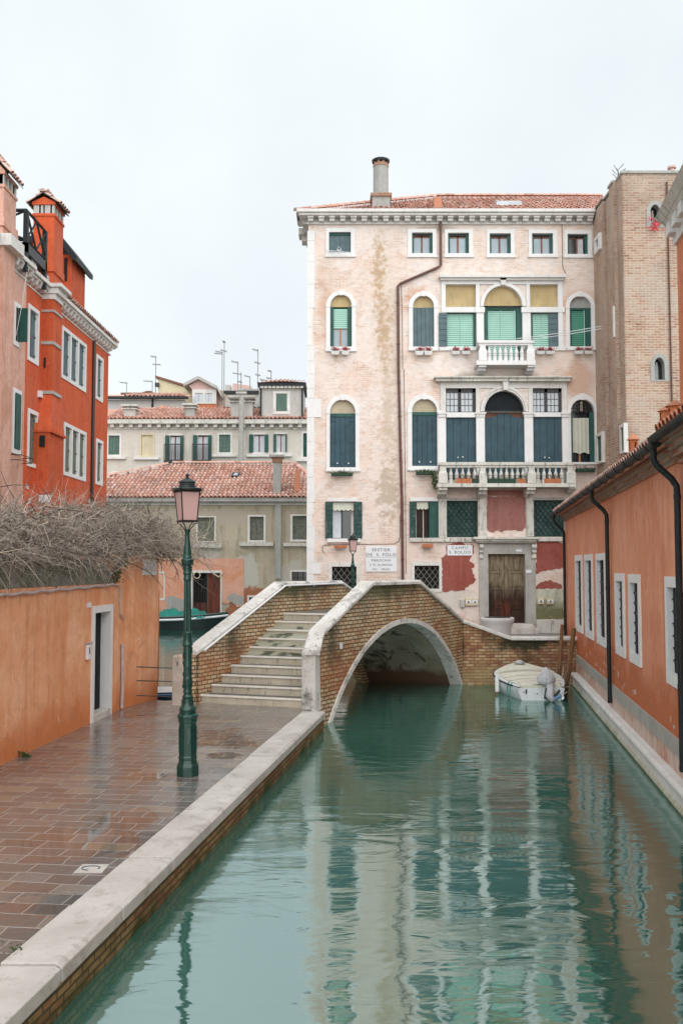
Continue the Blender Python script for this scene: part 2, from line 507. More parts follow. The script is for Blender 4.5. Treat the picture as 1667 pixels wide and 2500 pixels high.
M['grey_plaster'] = plaster('grey_plaster', (.33, .33, .31), (.42, .42, .40), (.2, .2, .19), .35)
M['light_grey_plaster'] = plaster('light_grey_plaster', (.44, .43, .41), (.52, .51, .49), (.3, .3, .28), .25)
M['lavender_plaster'] = plaster('lavender_plaster', (.52, .47, .44), (.58, .53, .51), (.36, .32, .30), .25)
M['yellow_plaster'] = plaster('yellow_plaster', (.62, .54, .36), (.68, .61, .43), (.45, .4, .28), .2)
M['rose_plaster'] = plaster('rose_plaster', (.60, .40, .36), (.66, .47, .43), (.45, .33, .3), .2)
M['garden_plaster'] = plaster('garden_plaster', (.80, .37, .19), (.86, .49, .31), (.62, .22, .085), .7, low=(.60, .20, .07), lowz=.82, blotch=(.70, .29, .13), bamt=.6, bs=.35)
M['orange_red'] = plaster('orange_red', (.56, .088, .028), (.66, .135, .052), (.40, .055, .020), .55, blotch=(.52, .14, .085), bamt=.45, bs=.4)
M['orange_red_dark'] = plaster('orange_red_dark', (.50, .08, .028), (.60, .12, .045), (.26, .05, .02), .5)
M['pink_house'] = plaster('pink_house', (.62, .33, .25), (.70, .45, .38), (.42, .20, .13), .5, blotch=(.48, .235, .145), bamt=.5)
M['salmon'] = plaster('salmon', (.74, .31, .175), (.80, .39, .25), (.56, .16, .06), .5, low=(.52, .15, .06), lowz=1.55, blotch=(.64, .22, .115), bamt=.5, bs=.3)
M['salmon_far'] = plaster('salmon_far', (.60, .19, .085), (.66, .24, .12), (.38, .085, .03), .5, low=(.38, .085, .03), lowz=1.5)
M['plinth_grey'] = plaster('plinth_grey', (.36, .355, .32), (.44, .43, .39), (.24, .23, .2), .45)
M['plinth_pink'] = plaster('plinth_pink', (.58, .46, .40), (.66, .54, .48), (.42, .19, .11), .7, blotch=(.50, .24, .15), bamt=.7, bs=1.2)
M['pink_canal'] = plaster('pink_canal', (.64, .33, .23), (.70, .42, .33), (.55, .22, .11), .3, blotch=(.62, .24, .12), bamt=.55, bs=.5)
M['mossy'] = stone('mossy', (.13, .13, .105), (.20, .19, .16), (.045, .055, .025), samt=.8, ss=2.2, vert=False)
M['bridge_brick'] = brick('bridge_brick', [(.32, .12, .06), (.46, .23, .12), (.54, .36, .20), (.62, .49, .31), (.50, .36, .21)], (.12, .09, .06), .21, .082, .013, (.10, .09, .065), .62, .9, tint=((.60, .52, .40), .8, .45), spots=[((.06, .065, .042), 20.1, 2.72, 1.5, .42, .85, .8, 2.2, 1.2), ((.06, .06, .042), 17.1, 1.55, .45, .55, .8, .7, 2.2, 1.2), ((.38, .13, .06), 17.6, .9, .8, .7, .5, .6, 2, 1.2), ((.46, .17, .07), 15.9, 1.1, 1.3, .6, .5, .9, 1.5, 1.0), ((.10, .12, .06), 18.8, 2.62, 2.2, .26, .8, .9, 2, 1.2)])
M['mossy_brick'] = brick('mossy_brick', [(.22, .09, .04), (.30, .15, .065), (.34, .21, .09), (.27, .19, .09)], (.13, .11, .075), .235, .068, .011, (.045, .055, .022), .85, 1.0, gz=(.95, .7, (.16, .13, .04)))
M['bank_brick'] = brick('bank_brick', [(.26, .075, .045), (.38, .15, .08), (.50, .28, .14), (.62, .44, .26), (.36, .16, .085)], (.20, .155, .11), .22, .082, .013, (.045, .045, .03), .8, .8, spots=[((.035, .04, .025), 4.9, 1.08, 1.1, .32, .92, .7, 2, 1.2), ((.03, .035, .022), 3.25, 1.2, .14, .9, .9, .6, 2, .6), ((.04, .045, .03), 5.1, .75, .5, .6, .7, .7, 2, 1.4), ((.20, .075, .05), 5.9, .7, .7, .6, .6, .8, 1.5, .9), ((.40, .30, .15), 3.9, .25, 1.2, .35, .7, .8, 2, 1.2)])
M['quay_brick'] = brick('quay_brick', [(.16, .07, .035), (.28, .125, .06), (.34, .23, .10), (.24, .17, .07)], (.10, .085, .05), .22, .068, .012, (.05, .055, .022), .7, 1.6, gz=(-.32, .12, (.055, .062, .018)))
M['tower_brick'] = brick('tower_brick', [(.24, .11, .07), (.38, .21, .14), (.44, .28, .20), (.52, .39, .30), (.34, .19, .13)], (.53, .45, .38), .26, .088, .017, (.24, .18, .14), .5, .5, tint=((.46, .39, .33), .45, .6), distort=.02)
M['raw_brick'] = brick('raw_brick', [(.26, .09, .045), (.36, .13, .06), (.42, .20, .11), (.34, .18, .12)], (.38, .31, .25), .25, .075, .014, (.2, .14, .1), .6, .9, tint=((.50, .45, .39), .9, .5))
M['tile_rose'] = tiles('tile_rose', [(.46, .24, .19), (.60, .32, .25), (.68, .42, .35), (.62, .35, .27), (.74, .52, .45), (.50, .33, .28)], damt=.32)
M['tile_faded'] = tiles('tile_faded', [(.42, .25, .20), (.54, .32, .26), (.60, .39, .32), (.66, .48, .41), (.46, .34, .30)], damt=.42)
M['tile_orange'] = tiles('tile_orange', [(.50, .19, .10), (.58, .25, .15), (.46, .17, .09)], damt=.25)
M['red_cloth'] = simple('red_cloth', (.65, .10, .12), .8, .1, 8)
M['petal'] = simple('petal', (.50, .012, .04), .6, .3, 30)
M['leaf'] = simple('leaf', (.05, .10, .03), .6, .35, 12)
M['moss'] = simple('moss', (.045, .085, .022), .8, .4, 14)
M['dry_plant'] = simple('dry_plant', (.17, .13, .09), .8, .4, 14)
M['ink'] = simple('ink', (.10, .12, .14), .7, .1, 8)
M['sign_white'] = simple('sign_white', (.74, .76, .79), .5, .04, 2)

# --- bare twigs, a colour per twig
s = Mat('twig')
sx = s.n('SeparateXYZ', Vector=s.n('TexCoord').outputs['UV']).outputs
c = s.ramp(sx[0], [(0, (.030, .024, .018)), (.22, (.12, .10, .082)), (.45, (.31, .27, .235)), (.75, (.48, .42, .36)), (1, (.60, .49, .36))])
M['twig'] = s.out(c, .85, spec=.2)

# --- the palace wall: pale pink lime wash worn back to cream and orange brick
s = Mat('palace_wall')
fine = s.noise(s.scale(s.wuv, (3.2, 13, 1)), 1.0, 5, .68)
slow = s.noise(s.wuv, .30, 6, .6, .6)
mid = s.noise(s.wuv, 1.1, 6, .62, .8)
br = s.n('TexBrick', Vector=s.wuv, Scale=1.0)
br.inputs['Brick Width'].default_value = .26; br.inputs['Row Height'].default_value = .082; br.inputs['Mortar Size'].default_value = .012
br.inputs['Color1'].default_value = (.50, .28, .17, 1); br.inputs['Color2'].default_value = (.73, .57, .45, 1); br.inputs['Mortar'].default_value = (.80, .73, .66, 1)
plast = s.ramp(slow, [(.30, (.73, .61, .54)), (.48, (.78, .69, .645)), (.70, (.79, .74, .72))])
plast = s.mix(s.ramp(fine, [(.35, 0), (.75, .55)]), plast, (.62, .48, .40))
plast = s.mix(s.math('MULTIPLY', s.ramp(s.noise(s.wuv, .8, 6, .6, 1.0), [(.52, 0), (.60, 1)]), .55), plast, (.76, .58, .49))
worn = s.math('MULTIPLY', s.ramp(s.math('ADD', mid, s.math('MULTIPLY', s.math('SUBTRACT', fine, .5), .5)), [(.46, 0), (.64, 1)]), .62)
c = s.mix(worn, plast, br.outputs['Color'])
dark = s.ramp(s.noise(s.scale(s.wuv, (5, 16, 1)), 1.0, 4, .7), [(.64, 0), (.74, 1)])
c = s.mix(s.math('MULTIPLY', dark, .72), c, (.34, .25, .20))
c = s.mix(s.math('MULTIPLY', s.ramp(s.noise(s.wuv, 3.2, 9, .75, .8), [(.55, 0), (.68, 1)]), .50), c, (.50, .37, .29))
c = s.mix(s.math('MULTIPLY', s.ramp(s.noise(s.wuv, .9, 8, .7, 1.5), [(.56, 0), (.64, 1)]), .6), c, (.60, .565, .54))
c = s.spot(c, (.50, .27, .15), -.60, 13.2, .55, 2.2, .55, .9)
c = s.spot(c, (.52, .22, .10), 2.85, 13.2, .55, .75, .75, .7, 2.5)
c = s.spot(c, (.64, .55, .46), 1.50, 14.0, .55, 2.1, .55, .9, 1.6, 1.5)
c = s.spot(c, (.46, .32, .19), 1.40, 14.4, .30, 1.7, .85, .8, 4.5, 1.9)
c = s.spot(c, (.64, .55, .46), 1.60, 11.9, .58, 2.3, .55, .9, 1.6, 1.5)
c = s.spot(c, (.47, .33, .21), 1.60, 12.2, .38, 1.8, .85, .8, 4.5, 1.9)
c = s.spot(c, (.52, .42, .31), 1.75, 9.0, .36, 2.4, .7, .9, 4.5, 1.9)
c = s.spot(c, (.42, .34, .25), 1.75, 6.0, .5, 1.1, .7, .5, 3.4, 1.9)
c = s.spot(c, (.60, .35, .23), 9.0, 12.9, .85, .9, .7, .4, .9, .5)
c = s.spot(c, (.58, .34, .24), 8.9, 10.2, .7, .9, .65, .5, 1.0, .5)
c = s.spot(c, (.36, .31, .25), 4.9, 10.25, 1.0, .35, .8, .5, 1.5, .6)
c = s.spot(c, (.40, .34, .27), 6.8, 10.3, .9, .30, .7, .5, 1.5, .6)
c = s.spot(c, (.36, .32, .26), 3.6, 16.0, 1.2, .22, .7, .7, 2.5, .8)
c = s.spot(c, (.62, .58, .52), 3.9, 2.0, 1.3, .55, .8, .5, 1.5, .5)
c = s.spot(c, (.55, .30, .18), 3.9, 1.25, .8, .3, .8, .5, 1.5, .6)
hgt = s.math('ADD', s.math('MULTIPLY', s.math('MULTIPLY', br.outputs['Fac'], -1), worn), s.noise(s.pos, 9, 5))
M['palace_wall'] = s.out(c, .9, s.bump(hgt, .012), spec=.2)

# --- beige canal house wall
s = Mat('beige_wall')
c = s.ramp(s.noise(s.wuv, .7, 6, .6, .5), [(.32, (.41, .35, .26)), (.68, (.50, .44, .345))])
g = s.ramp(s.noise(s.scale(s.wuv, (2.2, .25, 1)), 1.0, 6, .7), [(.5, 0), (.68, 1)])
c = s.mix(s.math('MULTIPLY', g, .6), c, (.22, .20, .16))
c = s.spot(c, (.50, .47, .42), -7.2, 3.7, .55, 2.2, .95, .15, 1.2, .9)
c = s.spot(c, (.50, .48, .43), -5.3, 2.9, .7, 1.3, .95, .15, 1.6, .8)
c = s.spot(c, (.50, .47, .42), -2.6, 2.3, .9, 1.3, .9, .15, 1.6, .8)
c = s.spot(c, (.46, .40, .33), -6.5, 6.0, 3.4, .5, .9, .3, 1.6, 1.1)
c = s.spot(c, (.34, .13, .065), -5.2, 1.2, 1.3, .95, .95, .1, 2.2, .7)
c = s.spot(c, (.36, .17, .10), -2.6, .8, 1.3, .75, .9, .1, 2.2, .7)
M['beige_wall'] = s.out(c, .9, s.bump(s.noise(s.wuv, 6, 6, .7), .03), spec=.2)

# --- white house wall
s = Mat('white_wall')
c = s.ramp(s.noise(s.wuv, .35, 6, .6, .5), [(.32, (.57, .53, .47)), (.68, (.67, .635, .585))])
g = s.ramp(s.noise(s.scale(s.wuv, (1.2, 3.5, 1)), 1.0, 6, .7), [(.5, 0), (.68, 1)])
c = s.mix(s.math('MULTIPLY', g, .45), c, (.50, .38, .30))
g = s.ramp(s.noise(s.scale(s.wuv, (2.2, .2, 1)), 1.0, 6, .7), [(.52, 0), (.7, 1)])
c = s.mix(s.math('MULTIPLY', g, .35), c, (.33, .31, .28))
M['white_wall'] = s.out(c, .9, s.bump(s.noise(s.wuv, 6, 6, .7), .03), spec=.2)

# --- the old door
s = Mat('old_door')
g = s.noise(s.scale(s.wuv, (10, 1.6, 1)), 1.3, 8, .74, .8)
c = s.ramp(g, [(.38, (.10, .075, .045)), (.58, (.27, .215, .14))])
zz = s.math('ADD', s.xyz[2], s.math('MULTIPLY', s.noise(s.scale(s.wuv, (9, 1.0, 1)), 1.0, 6, .75), -1.8))
m = s.n('MapRange'); s.put(m, 'Value', zz); s.put(m, 'From Min', 1.75); s.put(m, 'From Max', 1.15)
c = s.mix(m.outputs[0], c, (.035, .016, .010))
g2 = s.ramp(s.noise(s.scale(s.wuv, (8, .8, 1), (5, 0, 0)), 1.2, 4), [(.52, 0), (.62, 1)])
m2 = s.n('MapRange'); s.put(m2, 'Value', s.xyz[2]); s.put(m2, 'From Min', 2.3); s.put(m2, 'From Max', 1.8)
c = s.mix(s.math('MULTIPLY', s.math('MULTIPLY', g2, m2.outputs[0]), .7), c, (.15, .035, .018))
M['old_door'] = s.out(c, .75, s.bump(g, .015))

# --- canal door, brown red bars
s = Mat('canal_door')
g = s.noise(s.scale(s.wuv, (7, .6, 1)), 1.0, 6, .7)
M['canal_door'] = s.out(s.ramp(g, [(.38, (.06, .022, .018)), (.62, (.20, .05, .025))]), .6)

# --- steps
s = Mat('steps')
c = s.ramp(s.noise(s.pos, 2.2, 6, .6), [(.3, (.42, .375, .29)), (.7, (.56, .515, .42))])
g = s.ramp(s.noise(s.scale(s.wuv, (20, 2.2, 1)), 1.0, 3, .6), [(.57, 0), (.62, 1)])
g3 = s.ramp(s.noise(s.scale(s.wuv, (2.2, 5, 1)), 1.0, 3, .6), [(.38, 0), (.50, 1)])
c = s.mix(s.math('MULTIPLY', s.math('MULTIPLY', g, g3), .45), c, (.05, .04, .03))
M['steps'] = s.out(c, .6, s.bump(s.noise(s.pos, 18, 4), .005))
s = Mat('step_tread')
c = s.ramp(s.noise(s.pos, 5, 6, .6), [(.3, (.10, .095, .09)), (.7, (.17, .165, .155))])
M['step_tread'] = s.out(c, .5, s.bump(s.noise(s.pos, 20, 4), .004), spec=.25)
M['nosing'] = simple('nosing', (.76, .73, .66), .5, .1, 5)

# --- wet paving: trachyte slabs, joints, puddles
s = Mat('wet_paving')
rot = s.n('Mapping', Vector=s.pos); rot.inputs['Rotation'].default_value = (0, 0, R(7))
warp = s.n('TexNoise', Vector=s.pos, Scale=2.0, Detail=2)
wsc = s.n('VectorMath', {'operation': 'SCALE'}); s.t.links.new(warp.outputs['Color'], wsc.inputs[0]); wsc.inputs['Scale'].default_value = .12
wad = s.n('VectorMath', {'operation': 'ADD'}); s.t.links.new(rot.outputs[0], wad.inputs[0]); s.t.links.new(wsc.outputs[0], wad.inputs[1])
br = s.n('TexBrick', Vector=wad.outputs[0], Scale=1.0)
br.offset_frequency = 2; br.squash = .72; br.squash_frequency = 3
br.inputs['Brick Width'].default_value = .46; br.inputs['Row Height'].default_value = .25; br.inputs['Mortar Size'].default_value = .008; br.inputs['Mortar Smooth'].default_value = .5
br.inputs['Color1'].default_value = (0, 0, 0, 1); br.inputs['Color2'].default_value = (1, 1, 1, 1); br.inputs['Mortar'].default_value = (.5, .5, .5, 1)
f = s.math('ADD', s.math('MULTIPLY', br.outputs['Color'], .7), s.math('MULTIPLY', s.noise(s.pos, .9, 4), .5))
c = s.ramp(f, [(.10, (.08, .078, .076)), (.34, (.15, .122, .108)), (.50, (.135, .135, .132)), (.66, (.17, .122, .098)), (.82, (.19, .182, .172)), (1.0, (.27, .21, .14))])
c = s.mix(s.math('MULTIPLY', s.ramp(s.noise(s.pos, 14, 5, .7), [(.45, 0), (.7, 1)]), .35), c, (.07, .062, .056))
c = s.mix(br.outputs['Fac'], c, (.40, .38, .35))
pn = s.noise(s.pos, 1.6, 5, .55)
pud = s.ramp(s.noise(s.pos, .62, 5, .5, .4), [(.56, 0), (.62, 1)])
for (x_, y_, rx_, ry_) in ((-2.42, 10.75, .36, .42), (-2.78, 9.75, .62, .62), (-1.75, 14.3, .30, .28), (-2.35, 8.0, .45, .35)):
    p_ = s.scale(s.pos, (1 / rx_, 1 / ry_, 0), (-x_ / rx_, -y_ / ry_, 0)); ln = s.n('VectorMath', {'operation': 'LENGTH'}); s.t.links.new(p_, ln.inputs[0])
    d_ = s.math('ADD', ln.outputs['Value'], s.math('MULTIPLY', s.math('SUBTRACT', pn, .5), 1.6)); m = s.n('MapRange'); s.put(m, 'Value', d_); s.put(m, 'From Min', 1.0); s.put(m, 'From Max', .85)
    pud = s.math('MAXIMUM', pud, m.outputs[0])
wet = s.math('SUBTRACT', 1.0, pud)
rgh = s.math('ADD', .045, s.math('MULTIPLY', wet, s.math('ADD', .03, s.math('MULTIPLY', s.noise(s.pos, 2.6, 7, .7), .30))))
hgt = s.math('ADD', s.math('MULTIPLY', br.outputs['Fac'], -1.1), s.math('MULTIPLY', s.noise(s.pos, 11, 5, .65), .9))
hgt = s.math('ADD', hgt, s.math('MULTIPLY', br.outputs['Color'], .5))
hgt = s.math('MULTIPLY', hgt, wet)
M['wet_paving'] = s.out(c, rgh, s.bump(hgt, .0045), spec=1.0, IOR=2.1)
M['campo_paving'] = simple('campo_paving', (.16, .15, .14), .35, .3, 3, spec=.6)

# --- canal water: cloudy green body under a mirror
s = Mat('canal_water')
h1 = s.noise(s.scale(s.pos, (.6, 1.5, 1)), 1.4, 3, .45, .7)
h2 = s.noise(s.scale(s.pos, (.7, 2.2, 1)), 6.0, 4, .6, .6)
h3 = s.noise(s.scale(s.pos, (.8, 1.6, 1), (4, 9, 0)), 14.0, 3, .6)
patch = s.ramp(s.noise(s.scale(s.pos, (1, .6, 1)), .33, 4, .6, .5), [(.38, .10), (.62, 1)])
far = s.n('MapRange'); s.put(far, 'Value', s.xyz[1]); s.put(far, 'From Min', 6.0); s.put(far, 'From Max', 13.0); s.put(far, 'To Min', .28); s.put(far, 'To Max', 1.0)
pf = s.math('MULTIPLY', patch, far.outputs[0])
hh = s.math('ADD', h1, s.math('MULTIPLY', pf, s.math('ADD', s.math('MULTIPLY', h2, .21), s.math('MULTIPLY', h3, .045))))
nb = s.bump(hh, .0135)
fr = s.n('Fresnel', IOR=3.2); s.t.links.new(nb, fr.inputs['Normal'])
murk = s.ramp(s.noise(s.pos, .35, 4), [(.3, (.034, .118, .088)), (.7, (.046, .142, .110))])
df = s.n('BsdfDiffuse', Color=murk)
gl = s.n('BsdfGlossy', Color=(.80, .92, .92), Roughness=.03); s.t.links.new(nb, gl.inputs['Normal'])
mxs = s.n('MixShader'); s.t.links.new(s.math('MULTIPLY', fr.outputs[0], 1.28, clamp=True), mxs.inputs[0]); s.t.links.new(df.outputs[0], mxs.inputs[1]); s.t.links.new(gl.outputs[0], mxs.inputs[2])
o = s.n('OutputMaterial'); s.t.links.new(mxs.outputs[0], o.inputs[0])
M['water'] = s.m

# --- lantern glass
s = Mat('lantern_glass')
df = s.n('BsdfPrincipled'); s.put(df, 'Base Color', (.78, .56, .54)); s.put(df, 'Roughness', .2)
tr = s.n('BsdfTranslucent', Color=(.90, .64, .61))
mxs = s.n('MixShader'); mxs.inputs[0].default_value = .42
s.t.links.new(df.outputs[0], mxs.inputs[1]); s.t.links.new(tr.outputs[0], mxs.inputs[2])
o = s.n('OutputMaterial'); s.t.links.new(mxs.outputs[0], o.inputs[0])
M['lantern_glass'] = s.m
# ================================================================== water, ground, quay
QZ = .35       # quay paving above the water
CZ = .78       # campo paving
def struct(o): o['kind'] = 'structure'; return o

b = MB(); b.box((-700, -200, -6), (700, 1400, -2.2)); struct(b.build('lagoon_bed', M['moss']))
b = MB(); b.poly([(-600, -60, 0), (600, -60, 0), (600, 1200, 0), (-600, 1200, 0)]); struct(b.build('canal_water', M['water']))

g0 = onZ(0, 1870, QZ); g1 = onZ(297, 1730.5, QZ); g2 = onZ(384, 1706, QZ)      # foot of the garden wall
GW = Frame((g0.x, g0.y), ((g1 - g0).x, (g1 - g0).y), ((g1 - g0).y, -(g1 - g0).x))
GE = Frame((g1.x, g1.y), ((g2 - g1).x, (g2 - g1).y), ((g2 - g1).y, -(g2 - g1).x))
def kout(Y): return -2.07 + .1395 * (Y - 6.2)      # outer edge of the kerb
KW = .42
def kin(Y): return kout(Y) - KW
KEND = 18.62
ga = GW.p(-11, 0)
quay = [(ga.x - .5, ga.y), (kin(ga.y), ga.y), (kin(KEND), KEND), (-.60, 18.9), (-.9, 19.9), (-3.0, 20.6), (-3.75, 20.15), (g2.x - .3, g2.y), (g1.x - .4, g1.y), (g0.x - .5, g0.y)]
b = MB(); b.zprism(quay, -1.2, QZ); struct(b.build('quay_paving', M['wet_paving']))
b = MB(); b.zprism([(ga.x - .6, ga.y), (g0.x - .55, g0.y), (g1.x - .45, g1.y), (g2.x - .35, g2.y + .25), (-7.0, 36.2), (-20, 36.2), (-20, ga.y)], -1.2, QZ - .004)
struct(b.build('garden_ground', M['moss']))

# quay kerb: white stones butted end to end
b = MB(); y = ga.y; rr = random.Random(3)
while y < KEND - .05:
    L = rr.uniform(1.15, 1.75); y2 = min(y + L, KEND)
    if KEND - y2 < .5: y2 = KEND
    gp = .012; jz = rr.uniform(-.007, .007)
    a = [Vector((kin(y + gp), y + gp, QZ - .115)), Vector((kout(y + gp) + .02, y + gp, QZ - .115)), Vector((kout(y2 - gp) + .02, y2 - gp, QZ - .115)), Vector((kin(y2 - gp), y2 - gp, QZ - .115))]
    t = [Vector((p.x, p.y, QZ + .018 + jz)) for p in a]
    t[1].x -= .045; t[2].x -= .045
    m = [Vector((a[1].x, a[1].y, QZ - .01)), Vector((a[2].x, a[2].y, QZ - .01))]
    V = a + [t[0], t[1], t[2], t[3], m[0], m[1]]
    b.mesh(V, [(3, 2, 1, 0), (4, 5, 6, 7), (0, 1, 8, 5, 4), (2, 3, 7, 6, 9), (3, 0, 4, 7), (1, 2, 9, 8), (8, 9, 6, 5)])
    y = y2
struct(b.build('quay_kerb', M['kerb'], bevel=.006))
QF = Frame((kout(0), 0), (.1395, 1), (1, -.1395))
b = MB(); b.prism([Vector((kout(ga.y) - .015, ga.y, -1.0)), Vector((kout(ga.y) - .3, ga.y, -1.0)), Vector((kout(KEND) - .3, KEND, -1.0)), Vector((kout(KEND) - .015, KEND, -1.0))],
                  [Vector((kout(ga.y) - .015, ga.y, QZ - .112)), Vector((kout(ga.y) - .3, ga.y, QZ - .112)), Vector((kout(KEND) - .3, KEND, QZ - .112)), Vector((kout(KEND) - .015, KEND, QZ - .112))])
tag(b.build('quay_wall', M['quay_brick']), 'mossy brick face of the quay standing in the water under the white kerb', 'wall')

# marker stone let into the paving
a = [onZ(*px('Q', x, y), QZ + .006) for x, y in ((352, 531), (488, 531), (524, 491), (394, 491))]
b = MB(); b.prism([p - Vector((0, 0, .05)) for p in a], a)
mk = b.build('marker_stone', M['kerb'])
tag(mk, 'small square white stone carved with a curl, set in the wet paving by the kerb', 'paving stone')
c = sum(a, Vector()) / 4
b = MB(); pts = []
for i in range(18):
    t = R(-30 + i * 17); r = .050 + .0012 * i
    pts.append(c + Vector((math.cos(t) * r * 1.4, math.sin(t) * r, .002)))
b.tube(pts, .006, 4); b.build('carved_mark', M['ink'], mk)

# ------------------------------------------------------------------ campo beyond the canal
EY = 25.87        # embankment face
campo = [(3.0, EY + .14), (8.5, EY + .14), (13, EY + .14), (13, 36), (-1.2, 36), (-1.2, 33), (-.4, 30), (.75, 27.2), (2.2, 26.4)]
b = MB(); b.zprism(campo, -1.2, CZ); struct(b.build('campo_paving', M['campo_paving']))

# ------------------------------------------------------------------ bridge
def NL(sv): return Vector((-.28 + .553 * sv, 19.4 + sv, 0))       # foot of the near face
def FL(sv): return Vector((-3.02 + .553 * sv, 20.2 + sv, 0))      # foot of the far face
bdir = Vector((.553, 1, 0)).normalized()
bnor = Vector((bdir.y, -bdir.x, 0))                               # towards the viewer's canal side
bridge = thing('brick_bridge', 'small stepped brick bridge with white coping arching over the green canal', 'bridge', (1.0, 22.5, 0))
NFr = Frame((NL(0).x, NL(0).y), bdir, bnor)
Ls = math.hypot(.553, 1)
def arch_pts(u0, u1, top, n=26, ext=.25):
    """circular segment from u0 to u1 with the given rise; below the water it runs straight down"""
    c = (u0 + u1) / 2; h = (u1 - u0) / 2; Rr = (h * h + top * top) / (2 * top); zc = top - Rr
    a0 = math.asin(h / Rr) if top < h else math.pi - math.asin(h / Rr)
    return [(c + Rr * math.sin(-a0 + 2 * a0 * i / n), zc + Rr * math.cos(-a0 + 2 * a0 * i / n)) for i in range(n + 1)]
uL, uR = 0.0, 6.42 * Ls
ext_arc = arch_pts(uL, uR, 1.96)
int_arc = arch_pts(uL + .125, uR - .125, 1.845)
CK = -.25 * Ls     # kink where the wing begins
ztop = [(CK, 1.80), (1.684 * Ls, 2.76), (3.95 * Ls, 2.76), (6.35 * Ls, 1.72)]
PT = .27           # parapet thickness
def near_wall():
    b = MB()
    outer = [(CK, -.8), (uL, -.8)] + ext_arc + [(uR, -.8), (6.35 * Ls, -.8)] if False else None
    L = [(CK, -.8)] + [(uL - .0, -.8)] + [(u, z) for u, z in ext_arc] + [(uR, -.8), (6.50 * Ls, -.8), (6.50 * Ls, 1.68)] + list(reversed(ztop))
    b.fprism(NFr, L, -PT, 0)
    return b.build('spandrel_wall', M['bridge_brick'], bridge)
near_wall()
# white arch ring, voussoir by voussoir
b = MB()
N = len(int_arc) - 1
for i in range(N):
    (a0, z0), (a1, z1) = int_arc[i], int_arc[i + 1]
    (e0, y0), (e1, y1) = ext_arc[i], ext_arc[i + 1]
    q = .012
    def mixp(p, r, t): return (p[0] + (r[0] - p[0]) * t, p[1] + (r[1] - p[1]) * t)
    i0, i1 = mixp((a0, z0), (a1, z1), q), mixp((a0, z0), (a1, z1), 1 - q)
    o0, o1 = mixp((e0, y0), (e1, y1), q), mixp((e0, y0), (e1, y1), 1 - q)
    b.prism([NFr.p(*i0, -.30), NFr.p(*i1, -.30), NFr.p(*o1, -.30), NFr.p(*o0, -.30)], [NFr.p(*i0, .035), NFr.p(*i1, .035), NFr.p(*o1, .035), NFr.p(*o0, .035)])
b.build('arch_ring', M['coping'], bridge)
# vault under the deck, skewed like the bridge
T = Vector((-2.60, .78, 0))
b = MB(); n = len(int_arc)
near = [NFr.p(u, z, -.31) for u, z in int_arc]; farv = [p + T * .93 for p in near]
nearO = [p + Vector((0, 0, .16)) for p in near]; farO = [p + Vector((0, 0, .16)) for p in farv]
for i in range(n - 1):
    b.poly([near[i], near[i + 1], farv[i + 1], farv[i]])
    b.poly([nearO[i], nearO[i + 1], farO[i + 1], farO[i]])
b.poly([near[-1], farv[-1], farv[-1] - Vector((0, 0, 1)), near[-1] - Vector((0, 0, 1))])
b.poly([near[0], farv[0], farv[0] - Vector((0, 0, 1)), near[0] - Vector((0, 0, 1))])
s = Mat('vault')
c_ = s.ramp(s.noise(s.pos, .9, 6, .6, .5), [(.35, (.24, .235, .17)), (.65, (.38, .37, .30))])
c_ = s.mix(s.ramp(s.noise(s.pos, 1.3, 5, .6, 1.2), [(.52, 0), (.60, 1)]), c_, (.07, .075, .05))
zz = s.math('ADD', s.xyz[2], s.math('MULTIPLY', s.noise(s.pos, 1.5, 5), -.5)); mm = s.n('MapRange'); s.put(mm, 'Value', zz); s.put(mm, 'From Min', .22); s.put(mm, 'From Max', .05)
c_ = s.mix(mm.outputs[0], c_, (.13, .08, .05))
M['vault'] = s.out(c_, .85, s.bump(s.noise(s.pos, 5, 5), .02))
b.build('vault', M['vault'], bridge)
# far spandrel + parapet
FFr = Frame((FL(0).x, FL(0).y), bdir, bnor)
fz = [(-.30 * Ls, 1.40), (2.585 * Ls, 2.72), (5.07 * Ls, 2.72), (7.3 * Ls, 1.78)]
fo = [( (p - FFr.O).dot(FFr.U), p.z) for p in [q + T * 1.02 for q in near]]
b = MB()
f_shift = fo[0][0] - .2
fext = [(u + f_shift, z) for u, z in arch_pts(.2, uR - .2, 1.77)]
L = [(-.30 * Ls, -.8), (fext[0][0], -.8)] + fext + [(fext[-1][0], -.8), (7.6 * Ls, -.8), (7.6 * Ls, 1.60)] + list(reversed(fz))
b.fprism(FFr, L, 0, PT)
b.build('far_parapet', M['bridge_brick'], bridge)
# body of the bridge on both sides of the vault (abutments), kept inside the walls
near_in = lambda sv: NL(sv) - bnor * (PT - .01)
far_in = lambda sv: FL(sv) + bnor * (PT - .01)
b = MB()
s0 = 6.35
b.zprism([(near_in(s0).x, near_in(s0).y), (near_in(8.2).x, near_in(8.2).y), (far_in(8.6).x, far_in(8.6).y), (farv[-1].x, farv[-1].y)], -1, CZ - .02)
b.build('abutment', M['bank_brick'], bridge)
